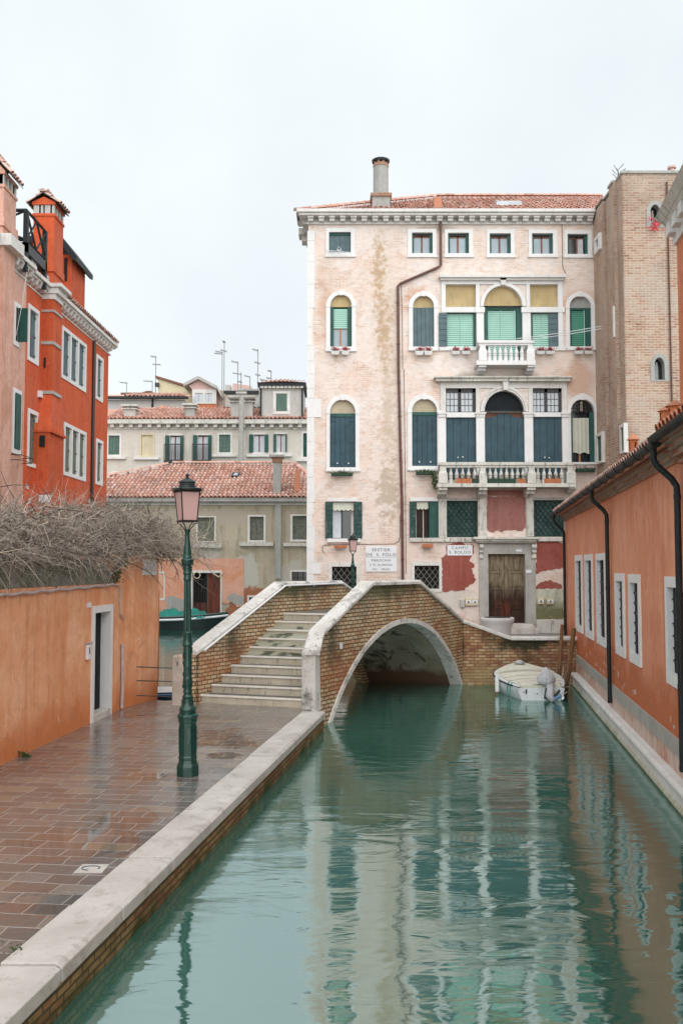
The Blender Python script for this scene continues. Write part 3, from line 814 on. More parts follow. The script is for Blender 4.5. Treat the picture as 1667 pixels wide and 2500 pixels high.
# coping on both parapets (near, wing and pillar; far)
def coping(name, pts, w, t, par, mat='coping', gap=.010, seg=1.05):
    """pts: centre line of the underside; stones butted along it"""
    b = MB()
    n = len(pts)
    dirs = []
    for i in range(n - 1): dirs.append((pts[i + 1] - pts[i]).normalized())
    def side(d): 
        k = Vector((d.y, -d.x, 0)); return k.normalized()
    sides = []
    for i in range(n):
        if i == 0: k = side(dirs[0])
        elif i == n - 1: k = side(dirs[-1])
        else:
            k = (side(dirs[i - 1]) + side(dirs[i])); k.normalize(); k = k / max(.6, k.dot(side(dirs[i])))
        sides.append(k)
    for i in range(n - 1):
        L = (pts[i + 1] - pts[i]).length; m = max(1, round(L / seg))
        for j in range(m):
            t0, t1 = j / m + gap / L / 2, (j + 1) / m - gap / L / 2
            if j == 0 and i > 0: t0 = 0
            if j == m - 1 and i < n - 2: t1 = 1
            P0, P1 = pts[i].lerp(pts[i + 1], t0), pts[i].lerp(pts[i + 1], t1)
            K0, K1 = sides[i].lerp(sides[i + 1], t0), sides[i].lerp(sides[i + 1], t1)
            up = Vector((0, 0, t))
            h = w / 2
            c = .035
            V = []
            for P, K in ((P0, K0), (P1, K1)):
                V += [P - K * h, P + K * h, P + K * h + up * .62, P + K * (h - c) + up, P - K * (h - c) + up, P - K * h + up * .62]
            b.mesh(V, [(0, 1, 2, 3, 4, 5), (11, 10, 9, 8, 7, 6)] + [(k, (k + 1) % 6, 6 + (k + 1) % 6, 6 + k) for k in range(6)])
    return b.build(name, M[mat], par)
def nc(sv, z): p = NL(sv) - bnor * (PT / 2 - .03); p.z = z; return p
def fc(sv, z): p = FL(sv) + bnor * (PT / 2 - .03); p.z = z; return p
pil = Vector((-.60, 18.84, 0))
wing_dir = (NL(-.25) - bnor * .12 - pil).normalized()
coping('coping', [Vector((pil.x, pil.y, 1.43)) , nc(-.25, 1.81), nc(1.684, 2.77), nc(3.95, 2.77), nc(6.40, 1.705)], .35, .10, bridge)
coping('coping', [fc(-.42, 1.35), fc(2.585, 2.73), fc(5.07, 2.73), fc(7.3, 1.79)], .36, .10, bridge)
# wing wall from the pillar to the kink, pillar of white stone
wa = pil + Vector((.035, .30, 0)); wb = NL(-.25) - bnor * (PT / 2); wd = (wb - wa).normalized(); wk = Vector((wd.y, -wd.x, 0)) * (PT / 2)
b = MB()
b.hexa([v + Vector((0, 0, -.8)) for v in (wa - wk, wa + wk, wb + wk, wb - wk)] +
       [wa - wk + Vector((0, 0, 1.44)), wa + wk + Vector((0, 0, 1.44)), wb + wk + Vector((0, 0, 1.80)), wb - wk + Vector((0, 0, 1.80))])
b.build('wing_wall', M['bridge_brick'], bridge)
pA = onZ(735.5, 1730, QZ); pB = onZ(769, 1734, QZ)
b = MB(); d = Vector((.12, .3, 0)).normalized() * .26
b.zprism([(pA.x, pA.y), (pB.x, pB.y), (pB.x + d.x, pB.y + d.y), (pA.x + d.x, pA.y + d.y)], QZ - .02, 1.50)
b.build('end_pillar', M['coping'], bridge, bevel=.02)
pC = onZ(418, 1722, QZ); pD = onZ(449, 1722, QZ)
b = MB(); b.zprism([(pC.x, pC.y), (pD.x, pD.y), (pD.x + .08, pD.y + .3), (pC.x + .08, pC.y + .3)], QZ - .02, 1.36)
s = Mat('old_pillar')
c_ = s.ramp(s.noise(s.pos, 2.5, 6, .6, .5), [(.35, (.46, .40, .34)), (.55, (.56, .47, .44)), (.7, (.50, .44, .40))])
c_ = s.mix(s.ramp(s.noise(s.pos, 3.2, 5, .7, .8), [(.56, 0), (.64, .8)]), c_, (.46, .29, .10))
c_ = s.mix(s.ramp(s.noise(s.scale(s.wuv, (4, 1.2, 1)), 2.2, 5, .7), [(.60, 0), (.68, .9)]), c_, (.07, .05, .045))
M['old_pillar'] = s.out(c_, .8, s.bump(s.noise(s.pos, 9, 6, .7), .03))
b.build('end_pillar', M['old_pillar'], bridge, bevel=.035)
# little cap under the far coping, joining pillar and parapet
b = MB(); w0 = Vector((pC.x + .18, pC.y + .2, 0)); w1 = FL(-.30) + bnor * .13
wd = (w1 - w0).normalized(); wk = Vector((wd.y, -wd.x, 0)) * .13
b.hexa([v + Vector((0, 0, -.8)) for v in (w0 - wk, w0 + wk, w1 + wk, w1 - wk)] + [v + Vector((0, 0, 1.33)) for v in (w0 - wk, w0 + wk)] + [v + Vector((0, 0, 1.40)) for v in (w1 + wk, w1 - wk)])
b.build('wing_wall', M['bridge_brick'], bridge)

# steps: ten risers up, level top, steps down to the campo
l0, r0 = Vector((-3.35, 19.98, 0)), Vector((-.62, 19.08, 0))
l1, r1 = Vector((-1.70, 22.72, 0)), Vector((.32, 21.93, 0))
NS = 10; RH = (2.09 - QZ) / NS
def st_l(t): return l0.lerp(l1, t)
def st_r(t): return r0.lerp(r1, t)
def step(a, bb, c, d, ztop_, zbot):     # a-bb front edge, c-d back edge
    st = MB()
    st.prism([Vector((p.x, p.y, zbot)) for p in (a, bb, c, d)], [Vector((p.x, p.y, ztop_ - .03)) for p in (a, bb, c, d)])
    o = st.build('step', M['steps'], bridge)
    f = (bb - a).normalized(); ou = Vector((f.y, -f.x, 0)) * .02
    tr = MB(); tr.prism([Vector((p.x, p.y, ztop_ - .029)) for p in (a + ou, bb + ou, c, d)], [Vector((p.x, p.y, ztop_)) for p in (a + ou, bb + ou, c, d)])
    tr.build('tread', M['step_tread'], o)
    no = MB(); i2 = ou * -1.6
    no.prism([Vector((p.x, p.y, ztop_ - .031)) for p in (a + ou * 1.25, bb + ou * 1.25, bb + i2, a + i2)], [Vector((p.x, p.y, ztop_ + .004)) for p in (a + ou * 1.25, bb + ou * 1.25, bb + i2, a + i2)])
    no.build('nosing', M['nosing'], o)
for i in range(NS):
    t0 = i / (NS - 1); t1 = (i + 1.25) / (NS - 1)
    if i < NS - 1: c, d = st_r(t1), st_l(t1)
    else: c, d = near_in(4.2), far_in(4.9)
    step(st_l(t0), st_r(t0), c, d, QZ + RH * (i + 1), QZ + RH * i - (.45 if 2 > i else .25 if i < NS - 1 else .12))
l2, r2 = far_in(4.9), near_in(4.2); l3, r3 = far_in(7.6), near_in(6.9)
ND = 8; DH = (2.09 - CZ) / ND
for i in range(1, ND):
    t0 = (i - 1) / (ND - 1); t1 = t0 + 1.2 / (ND - 1)
    A, Bq, Cq, Dq = l2.lerp(l3, t0), r2.lerp(r3, t0), r2.lerp(r3, t1), l2.lerp(l3, t1)
    st = MB(); zt = 2.09 - DH * i
    st.prism([Vector((p.x, p.y, zt - .2)) for p in (A, Bq, Cq, Dq)], [Vector((p.x, p.y, zt)) for p in (A, Bq, Cq, Dq)])
    st.build('step', M['step_tread'], bridge)
# steel handrail inside the far parapet
hr = [fc(-.25, 1.42), fc(2.5, 2.72), fc(5.0, 2.74), fc(7.1, 1.86)]
b = MB(); b.tube([p + bnor * .24 + Vector((0, 0, .02)) for p in hr], .022, 8)
for i in range(3):
    for t in (.1, .5, .9):
        p = hr[i].lerp(hr[i + 1], t); b.tube([p + bnor * .24 + Vector((0, 0, .01)), p + bnor * .12 + Vector((0, 0, -.06))], .010, 5)
b.build('handrail', M['white_paint'], bridge)
# small white bench-mark plate on the arch face
u, v = NFr.uv('M', 268, 735); b = MB(); b.fb(NFr, u - .045, u + .045, v - .065, v + .065, 0, .02); b.build('survey_plate', M['sign_white'], bridge)

# ------------------------------------------------------------------ embankment right of the bridge
EF = Frame((0, EY), (1, 0), (0, -1))
bank = thing('embankment_wall', 'stained brick embankment wall with white coping behind the moored boat', 'wall', (5, EY, 0))
e0 = 3.18; e1 = 7.6
b = MB(); b.fprism(EF, [(e0, -.9), (e1, -.9), (e1, 1.19), (4.62, 1.19), (e0, 1.72)], -.30, 0); b.build('wall', M['bank_brick'], bank)
coping('coping', [Vector((e0 - .02, EY + .12, 1.725)), Vector((4.64, EY + .12, 1.20)), Vector((e1, EY + .12, 1.20))], .42, .09, bank)
# dark wet streak and moss come from the brick itself
# side of the campo along the hidden canal arm
b = MB()
pl = [(.70, 27.15), (-.45, 29.95), (-1.25, 32.95), (-1.25, 34.99)]
for i in range(3):
    (xa, ya), (xb, yb) = pl[i], pl[i + 1]
    d = Vector((xb - xa, yb - ya, 0)).normalized(); k = Vector((d.y, -d.x, 0)) * .25
    b.hexa([Vector((xa, ya, -1)), Vector((xa, ya, -1)) + k, Vector((xb, yb, -1)) + k, Vector((xb, yb, -1)), Vector((xa, ya, CZ + .1)), Vector((xa, ya, CZ + .1)) + k, Vector((xb, yb, CZ + .1)) + k, Vector((xb, yb, CZ + .1))])
tag(b.build('canal_wall', M['bank_brick']), 'low brick canal wall seen under the bridge arch, left of the palace', 'wall')

# iron railing between garden wall and bridge pillar: three bars
rail = thing('iron_railing', 'three thin black iron bars between the orange garden wall and the bridge pillar', 'railing', (-3.9, 19.5, QZ))
for yl, yr in ((812, 822), (922, 928), (1040, 1052)):
    A = onY(*px('O', 1090, yl), 19.45); Bq = onY(*px('O', 1372, yr), 19.5)
    b = MB(); b.tube([A, Bq], .011, 6); b.build('bar', M['iron'], rail)
# ================================================================== the pink palace
PY = 35.0
PF = Frame((0, PY), (1, 0), (0, -1))
pal = thing('palace', 'tall pale pink palace with worn brick, arched windows and two white stone balconies', 'building', (4.2, PY, 0))
XL, XR, ZT = -1.26, 9.62, 16.42
def W(k, x0, x1, y0, y1, n=0): return PF.rect(k, x0, x1, y0, y1, n)
holes = []
# --- opening measures
attic = [('E', 310, 605, 812, 1095, 343, 562, 850, 1058), ('F', 50, 278, 388, 608, 83, 248, 416, 582), ('F', 345, 570, 390, 608, 370, 537, 418, 582),
         ('F', 680, 900, 390, 610, 702, 871, 422, 583), ('F', 1012, 1240, 395, 608, 1040, 1207, 422, 586), ('F', 1297, 1518, 400, 612, 1323, 1486, 427, 588)]
attic_r = []
for a in attic:
    o_ = W(a[0], *a[1:5]); i_ = W(a[0], *a[5:9]); attic_r.append((o_, i_)); holes.append(rloop(i_))
def arch_of(k, ox0, ox1, oyt, oyb, ix0, ix1, iyt, iys, iyb):
    o_ = W(k, ox0, ox1, oyt, oyb); i_ = W(k, ix0, ix1, iyt, iyb)
    vs = PF.uv(k, (ix0 + ix1) / 2, iys)[1]
    hw = (i_[1] - i_[0]) / 2
    return o_, i_, vs
arches = {'A1': arch_of('E', 312, 614, 1445, 2050, 355, 572, 1480, 1592, 2006), 'A2': arch_of('E', 1145, 1443, 1450, 2042, 1187, 1400, 1490, 1600, 2006),
          'A3': arch_of('F', 1310, 1545, 890, 1352, 1340, 1512, 922, 1010, 1325), 'B1': arch_of('H', 322, 662, 268, 1050, 358, 620, 315, 450, 1012),
          'B2': arch_of('G', 47, 290, 258, 840, 80, 273, 292, 388, 808), 'B3': arch_of('G', 1270, 1500, 255, 792, 1296, 1478, 296, 390, 790)}
for k, (o_, i_, vs) in arches.items(): holes.append(aloop(i_[0], i_[1], i_[2], vs, i_[3]))
# three light windows of the upper floors
S2 = dict(left=W('F', 352, 592, 828, 1325), right=W('F', 1022, 1248, 828, 1325), c=W('F', 655, 962, 842, 1436), vs=PF.uv('F', 808, 1005)[1])
S1 = dict(left=W('G', 338, 569, 212, 915), right=W('G', 1003, 1228, 210, 915), c=W('G', 636, 940, 232, 915), vs=PF.uv('G', 787, 392)[1])
for S in (S2, S1):
    holes.append(rloop(S['left'])); holes.append(rloop(S['right'])); holes.append(aloop(S['c'][0], S['c'][1], S['c'][2], S['vs'], S['c'][3]))
C1 = W('H', 385, 606, 1362, 1740); C2 = W('G', 110, 280, 1078, 1360)
LL = W('G', 345, 581, 1075, 1352); LR = W('G', 1010, 1244, 1070, 1348)
D1 = W('H', 380, 630, 2030, 2290); D2 = W('H', 1225, 1478, 2020, 2258)
DR = W('I', 575, 970, 318, 1052)
for r in (C1, C2, LL, LR, D1, D2, DR): holes.append(rloop(r))
b = MB()
wall_mesh(b, PF, [(XL, -.8), (XR, -.8), (XR, ZT), (XL, ZT)], holes, .55)
# rest of the box
SL = Frame((XL, 45), (0, -1), (-1, 0))
b.poly([(XL, PY + .02, -.8), (XL, 45, -.8), (XL, 45, ZT), (XL, PY + .02, ZT)])
b.poly([(XR, PY + .02, -.8), (XR, 45, -.8), (XR, 45, ZT), (XR, PY + .02, ZT)])
b.poly([(XL, 45, -.8), (XR, 45, -.8), (XR, 45, ZT), (XL, 45, ZT)])
b.build('wall', M['palace_wall'], pal)
b = MB(); b.box((XL + .3, PY + .6, -.5), (XR - .3, PY + .7, ZT - .2)); b.build('dark_interior', M['interior'], pal)

# --- corner stones
b = MB(); v = .2; i = 0; rr = random.Random(5)
while v < ZT - .55:
    h = rr.uniform(.35, .95); w = rr.choice((.19, .22, .24, .24, .27, .5 if rr.random() < .35 else .26))
    h = min(h, ZT - .5 - v)
    b.fb(PF, XL - .03, XL + w, v, v + h - .008, -.3, .03 + rr.uniform(0, .006)); v += h
b.build('corner_stones', M['clean_stone'], pal)

# --- cornice with modillions
cr = MB()
zc = lambda y: PF.uv('E', 600, y)[1]
z_top, z_b1, z_m, z_b2 = 16.42, 15.85, 15.62, 15.35
z_top = PF.uv('E', 700, 613, .45)[1]; z_a = PF.uv('E', 700, 650, .4)[1]; z_b1 = PF.uv('E', 700, 680, .35)[1]; z_m = PF.uv('E', 700, 738, .2)[1]; z_b2 = PF.uv('E', 700, 776)[1]
XCR = PF.uv('F', 1520, 250)[0]
cr.fb(PF, XL - .42, XCR, z_a, z_top, -.5, .48)
cr.fb(PF, XL - .34, XCR - .02, z_b1, z_a - .002, -.5, .40)
cr.fb(PF, XL - .06, XCR - .04, z_b2, z_m, -.5, .09)
cr.fb(PF, XL - .04, XR - .3, z_m, z_b1 - .002, -.5, .03)
co = cr.build('cornice', M['white_stone'], pal, bevel=.012)
u = XL + .0
while u < XCR - .2:
    md = MB(); md.fprism(PF, [(u, z_m + .0), (u + .19, z_m + .0), (u + .19, z_b1), (u, z_b1)], .0, .26)
    md.fb(PF, u - .015, u + .205, z_b1 - .07, z_b1 - .001, .0, .34)
    md.build('modillion', M['white_stone'], co); u += .405
# return of the cornice on the canal side
rt = MB(); rt.box((XL - .42, PY - .0, z_a), (XL + .1, 36.1, z_top)); rt.box((XL - .22, PY + .1, z_m), (XL + .05, 36.0, z_a - .003)); rt.build('cornice_return', M['white_stone'], co)
# lower bracket on the side
sb = MB(); q = onY(*px('E', 40, 835), 36.5); q2 = onY(*px('E', 118, 985), 36.5)
sb.box((q.x, 36.2, q.z - .25), (XL + .02, 36.9, q.z)); sb.box((q.x + .12, 36.3, q.z - .5), (XL + .02, 36.8, q.z - .25)); sb.box((q.x + .3, 36.35, q2.z), (XL + .02, 36.75, q.z - .5)); sb.build('side_bracket', M['grimy_stone'], pal)

# --- tile roofs
def tile_roof(name, mat, par, P, e, sl, L, H, inside=None, tw=.21, th=.40, r=.085, seed=1, under=True, thick=.0):
    """P eave start, e unit along the eave, sl unit up the slope"""
    rr = random.Random(seed)
    e = Vector(e).normalized(); sl = Vector(sl).normalized(); nrm = e.cross(sl).normalized()
    if nrm.z < 0: nrm = -nrm
    b = MB()
    nc_ = int(L / tw); nr = int(H / th) + 1
    for i in range(nc_):
        for j in range(nr):
            u = (i + .5) * tw; w = j * th
            if inside and not inside(u, w + th / 2): continue
            if w > H: continue
            jit = rr.uniform(-.012, .012); rot = rr.uniform(-.02, .02)
            r0 = r * rr.uniform(.95, 1.05); r1 = r0 * .82
            c0 = P + e * (u + jit) + sl * (w - .05) + nrm * (.035 + rr.uniform(0, .012)); c1 = P + e * (u + jit + rot) + sl * (w + th + .03) + nrm * .0
            V = []; K = 6
            for c, rad in ((c0, r0), (c1, r1)):
                for k in range(K + 1):
                    t = math.pi * k / K
                    V.append(c + e * (math.cos(t) * rad) + nrm * (math.sin(t) * rad * .95))
            b.r = (rr.random(), rr.random())
            Fc = [(k, k + 1, K + 1 + k + 1, K + 1 + k) for k in range(K)]
            # front lip
            lip = [c0 + e * (math.cos(math.pi * k / K) * r0 * .74) + nrm * (math.sin(math.pi * k / K) * r0 * .70) for k in range(K + 1)]
            n0 = len(V); V += lip
            Fc += [(k, k + 1, n0 + k + 1, n0 + k) for k in range(K)]
            b.mesh(V, Fc)
            # channel tile between
            b.r = (rr.random() * .5, rr.random())
            g0 = P + e * (u + tw / 2) + sl * (w - .03) + nrm * .012; g1 = P + e * (u + tw / 2) + sl * (w + th) + nrm * -.012
            b.poly([g0 - e * .06, g0 + e * .06, g1 + e * .06, g1 - e * .06])
    return b.build(name, M[mat], par)
def ridge_tiles(name, mat, par, A, Bq, r=.11, step_=.38, seed=2):
    rr = random.Random(seed); A = Vector(A); Bq = Vector(Bq); d = (Bq - A); L = d.length; d.normalize()
    sd = d.cross(Vector((0, 0, 1))).normalized(); up = sd.cross(d)
    b = MB(); n = int(L / step_)
    for i in range(n):
        b.r = (rr.random(), rr.random()); V = []
        for w, rad in ((i * step_ - .03, r), ((i + 1) * step_ + .02, r * .85)):
            for k in range(7):
                t = math.pi * k / 6; V.append(A + d * w + sd * (math.cos(t) * rad) + up * (math.sin(t) * rad + .02))
        b.mesh(V, [(k, k + 1, 8 + k, 7 + k) for k in range(6)] + [(0, 1, 2, 3, 4, 5, 6)])
    return b.build(name, M[mat], par)
ez = z_top - .06; ey = PY - .28; ry = 40.2; rz = onY(*px('F', 600, 136), 40.2).z
sl = Vector((0, ry - ey, rz - ez)); SLN = sl.length
ex0 = XL - .45; hipx = PF.uv('F', 280, 140)[0]; hipx = (onY(*px('F', 285, 140), ry)).x
ex1 = XR + 2.0
ins = lambda u, w: (u + ex0) > ex0 + (hipx - ex0) * (w / SLN) and w < SLN
rf = MB()
rf.poly([(ex0, ey, ez - .02), (ex1, ey, ez - .02), (ex1, ry, rz - .02), (hipx, ry, rz - .02)])
rf.poly([(ex0, ey, ez - .02), (hipx, ry, rz - .02), (XL + .4, 45.8, ez - .02), (XL + .1, 36.2, ez - .02), (ex0, 36.1, ez - .02)])
rf.poly([(XL + .4, 45.8, ez - .02), (hipx, ry, rz - .02), (ex1, ry, rz - .02), (ex1, 45.8, ez - .02)])
rf.r = (.1, .1)
roof = rf.build('roof', M['tile_rose'], pal)
tile_roof('roof_tiles', 'tile_rose', roof, Vector((ex0, ey, ez)), (1, 0, 0), sl, ex1 - ex0, SLN - .1, ins, seed=4)
ridge_tiles('ridge_tiles', 'tile_rose', roof, (ex0, ey, ez + .04), (hipx, ry, rz + .06))
ridge_tiles('ridge_tiles', 'tile_rose', roof, (hipx, ry, rz + .06), (ex1, ry, rz + .06))
# skylight and vent on the roof
q = onY(*px('F', 850, 200), 36.6); b = MB(); t = (q.y - ey) / (ry - ey); zr = ez + t * (rz - ez)
b.hexa([(q.x - .5, q.y - .25, zr - .05), (q.x + .5, q.y - .25, zr - .05), (q.x + .5, q.y + .35, zr + .2), (q.x - .5, q.y + .35, zr + .2),
        (q.x - .5, q.y - .25, zr + .12), (q.x + .5, q.y - .25, zr + .12), (q.x + .5, q.y + .35, zr + .38), (q.x - .5, q.y + .35, zr + .38)])
b.build('skylight', M['pane_white'], roof)
q = onY(*px('E', 1435, 560), 35.9); b = MB(); b.hexa([(q.x - .16, 35.7, q.z - .25), (q.x + .16, 35.7, q.z - .25), (q.x + .16, 36.1, q.z - .25), (q.x - .16, 36.1, q.z - .25), (q.x - .12, 35.75, q.z + .2), (q.x + .12, 35.75, q.z + .2), (q.x + .12, 36.1, q.z + .2), (q.x - .12, 36.1, q.z + .2)])
b.build('roof_vent', M['tile_orange'], roof)
# chimney: square foot, round shaft, flared cap on little piers
ch = MB(); cy = 36.2
A = onY(*px('E', 788, 200), cy); Bq = onY(*px('E', 940, 490), cy); cx = (A.x + Bq.x) / 2; rad = (Bq.x - A.x) / 2
f0 = onY(*px('E', 865, 612), cy).z - .6; f1 = Bq.z; t1 = A.z
ch.box((cx - rad - .05, cy - rad - .05, f0), (cx + rad + .05, cy + rad + .05, f1 - .14))
chim = ch.build('chimney', M['grey_plaster'], roof)
c2 = MB(); c2.box((cx - rad - .12, cy - rad - .12, f1 - .14), (cx + rad + .12, cy + rad + .12, f1)); c2.build('string_course', M['raw_brick'], chim, bevel=.02)
c3 = MB(); c3.lathe([(f1, rad * 1.02), (t1, rad * 1.0)], (cx, cy, 0), 24); c3.build('shaft', M['grey_plaster'], chim, smooth='auto')
ct = onY(*px('E', 865, 125), cy).z
c4 = MB(); c4.lathe([(t1, rad * 1.05), (t1 + .09, rad * 1.05), (t1 + .13, rad * .98)], (cx, cy, 0), 24)
for k in range(8):
    t = k * math.pi / 4 + .4; c4.box((cx + math.cos(t) * rad * .82 - .05, cy + math.sin(t) * rad * .82 - .05, t1 + .12), (cx + math.cos(t) * rad * .82 + .05, cy + math.sin(t) * rad * .82 + .05, ct - .08))
c4.build('cap_piers', M['raw_brick'], chim)
c5 = MB(); c5.lathe([(ct - .10, rad * 1.16), (ct - .02, rad * 1.20), (ct, rad * 1.12)], (cx, cy, 0), 24); c5.lathe([(t1 + .13, rad * .62), (ct - .1, rad * .70)], (cx, cy, 0), 12); c5.build('cap', M['gutter'], chim)

# --- window parts
def surround(fr, par, outer, inner, front=.035, ret=.22, mat='clean_stone', name='window'):
    b = MB(); b.ring(fr, outer, inner, front, -.02, -ret); return b.build(name, M[mat], par)
def planks(fr, r, n, k, mat, par, name='shutter', gap=.018, th=.035, horiz=False, label=None):
    b = MB()
    for i in range(k):
        if horiz:
            a = r[2] + (r[3] - r[2]) * i / k; c = r[2] + (r[3] - r[2]) * (i + 1) / k
            b.fb(fr, r[0], r[1], a + gap / 2, c - gap / 2, n - th, n)
        else:
            a = r[0] + (r[1] - r[0]) * i / k; c = r[0] + (r[1] - r[0]) * (i + 1) / k
            b.fb(fr, a + gap / 2, c - gap / 2, r[2], r[3], n - th, n)
    b.fb(fr, r[0] + .002, r[1] - .002, r[2] + .002, r[3] - .002, n - th - .01, n - .022)
    o = b.build(name, M[mat], par)
    if label: o['label'] = label
    return o
def flat(fr, r, n, mat, par, name='pane', th=.02):
    b = MB(); b.fb(fr, r[0], r[1], r[2], r[3], n - th, n); return b.build(name, M[mat], par)
def bars(fr, segs, n, w, mat, par, name='mullion', th=.03):
    b = MB()
    for (u0, u1, v0, v1) in segs: b.fb(fr, u0, u1, v0, v1, n - th, n)
    return b.build(name, M[mat], par)
def sub(r, a0, a1, b0, b1):
    w, h = r[1] - r[0], r[3] - r[2]
    return (r[0] + w * a0, r[0] + w * a1, r[2] + h * b0, r[2] + h * b1)
def lunette(fr, i_, vs, n, mat, par, name='lunette'):
    b = MB(); L = aloop(i_[0], i_[1], vs - .02, vs, i_[3])
    b.fprism(fr, L, n - .03, n); return b.build(name, M[mat], par)
def blind(fr, r, n, mat, par, pitch=.075):
    b = MB(); v = r[2]
    while v < r[3] - .01:
        t = min(v + pitch, r[3])
        b.mesh([fr.p(r[0], v, n), fr.p(r[1], v, n), fr.p(r[1], t - .018, n - .012), fr.p(r[0], t - .018, n - .012), fr.p(r[1], t, n - .035), fr.p(r[0], t, n - .035)], [(0, 1, 2, 3), (3, 2, 4, 5)])
        v = t
    return b.build('blind', M[mat], par)
def cross_window(fr, r, n, par, glass='pane_pale', frame='brown_frame', mid=.10, top=.10, side=.0):
    p = flat(fr, r, n, glass, par)
    w, h = r[1] - r[0], r[3] - r[2]
    c = (r[0] + r[1]) / 2
    bars(fr, [(c - mid * w / 2, c + mid * w / 2, r[2], r[3]), (r[0], r[1], r[3] - top * h, r[3])], n + .03, 0, frame, par, 'window_frame')

# attic row
for i, (o_, i_) in enumerate(attic_r):
    w = surround(PF, pal, rloop(o_), rloop(i_))
    sl_ = MB(); sl_.fb(PF, o_[0] - .03, o_[1] + .03, o_[2] - .03, o_[2] + .05, .0, .06); sl_.build('sill', M['clean_stone'], w)
    if i == 0:
        planks(PF, i_, -.10, 4, 'slate_shutter', w); bars(PF, [(i_[0], i_[1], i_[3] - .09, i_[3])], -.06, 0, 'green_shutter', w, 'top_bar')
    else:
        cross_window(PF, sub(i_, .10, .88, 0, .9), -.14, w, 'pane_pale' if i < 5 else 'pane_dark')
        flat(PF, sub(i_, .0, .10, 0, 1), -.08, 'green_shutter', w, 'shutter'); flat(PF, sub(i_, .86, 1, 0, 1), -.08, 'green_shutter', w, 'shutter')
        bars(PF, [sub(i_, .1, .86, .86, 1)], -.11, 0, 'iron', w, 'head_frame')
        if i == 5: flat(PF, sub(i_, .5, .8, 0, .8), -.13, 'grey_cloth', w, 'curtain')
# arched windows
def arched(key, par=pal):
    o_, i_, vs = arches[key]
    hw_o = (o_[1] - o_[0]) / 2
    m = aloop(o_[0], o_[1], o_[2], vs, o_[3]); inn = aloop(i_[0], i_[1], i_[2], vs, i_[3])
    w = surround(PF, par, m, inn)
    kb = MB(); c = (i_[0] + i_[1]) / 2
    kb.prism([PF.p(c - .07, i_[3] - .03, -.05), PF.p(c + .07, i_[3] - .03, -.05), PF.p(c + .09, o_[3] + .02, -.05), PF.p(c - .09, o_[3] + .02, -.05)],
             [PF.p(c - .07, i_[3] - .03, .05), PF.p(c + .07, i_[3] - .03, .05), PF.p(c + .09, o_[3] + .02, .05), PF.p(c - .09, o_[3] + .02, .05)]); kb.build('keystone', M['clean_stone'], w)
    sb = MB(); sb.fb(PF, o_[0] - .02, o_[1] + .03, o_[2] - .02, o_[2] + .06, .0, .075); sb.build('sill', M['clean_stone'], w)
    for sx_ in (o_[0], i_[1]):
        im = MB(); im.fb(PF, sx_ - .01, sx_ + (i_[0] - o_[0]) + .01, vs - .05, vs + .02, .02, .05); im.build('impost', M['clean_stone'], w)
    return w, (i_[0], i_[1], i_[2], vs - .02), i_, vs
w, r, i_, vs = arched('A1')
lunette(PF, i_, vs, -.12, 'ochre', w)
blind(PF, (r[0] + .13, r[1] - .16, r[2] + (r[3] - r[2]) * .47, r[3] - .06), -.10, 'mint_blind', w)
cross_window(PF, (r[0] + .13, r[1] - .16, r[2], r[2] + (r[3] - r[2]) * .47), -.16, w, 'pane_pale', 'terracotta_frame', .12, .03)
flat(PF, (r[0], r[0] + .13, r[2], r[3]), -.06, 'green_shutter', w, 'shutter'); flat(PF, (r[1] - .16, r[1], r[2], r[3]), -.06, 'green_shutter', w, 'shutter')
w, r, i_, vs = arched('A2')
lunette(PF, i_, vs, -.12, 'ochre', w); planks(PF, r, -.08, 5, 'slate_shutter', w)
w, r, i_, vs = arched('A3')
lunette(PF, i_, vs, -.14, 'grey_plaster', w)
blind(PF, (r[0] + .10, r[1] - .24, r[2], r[3] - .07), -.12, 'green_blind', w)
bars(PF, [(r[1] - .25, r[1] - .225, r[2], r[3] - .07)], -.08, 0, 'mint_blind', w, 'blind_rail')
flat(PF, (r[0], r[0] + .09, r[2], r[3]), -.06, 'green_shutter', w, 'shutter'); flat(PF, (r[1] - .22, r[1], r[2], r[3]), -.07, 'green_shutter', w, 'shutter')
bars(PF, [(r[0], r[1], r[3] - .07, r[3])], -.05, 0, 'green_shutter', w, 'head_frame')
for k in ('B1', 'B2'):
    w, r, i_, vs = arched(k)
    lunette(PF, i_, vs, -.12, 'beige_panel', w)
    planks(PF, (r[0], r[1], r[2], r[3] - .14), -.08, 5, 'blue_shutter', w, gap=.022)
    bars(PF, [(r[0], r[1], r[3] - .13, r[3])], -.06, 0, 'green_shutter', w, 'head_frame')
    hb = MB()
    for fv in (.08, .50, .92):
        for s_ in (0, 1):
            a = r[0] if s_ == 0 else r[1] - .24
            hb.fb(PF, a, a + .24, r[2] + (r[3] - r[2] - .14) * fv - .012, r[2] + (r[3] - r[2] - .14) * fv + .012, -.075, -.062)
    hb.build('strap_hinges', M['green_shutter'], w)
    kn = MB(); c = (r[0] + r[1]) / 2
    for s_ in (-.2, .22): kn.lathe([(-.02, .028), (.02, .028)], PF.p(c + s_, r[2] + .16, -.06), 8)
    kn.build('latch_knobs', M['white_paint'], w)
w, r, i_, vs = arched('B3')
lunette(PF, i_, vs, -.18, 'pane_dark', w)
gb = []
for t in (.18, .34, .5, .66, .82): gb.append((i_[0] + (i_[1] - i_[0]) * t - .008, i_[0] + (i_[1] - i_[0]) * t + .008, vs - .05, vs + .30))
for dz in (.02, .16, .28): gb.append((i_[0] + .05, i_[1] - .05, vs + dz - .008, vs + dz + .008))
bars(PF, gb, -.12, 0, 'iron', w, 'grille', .02)
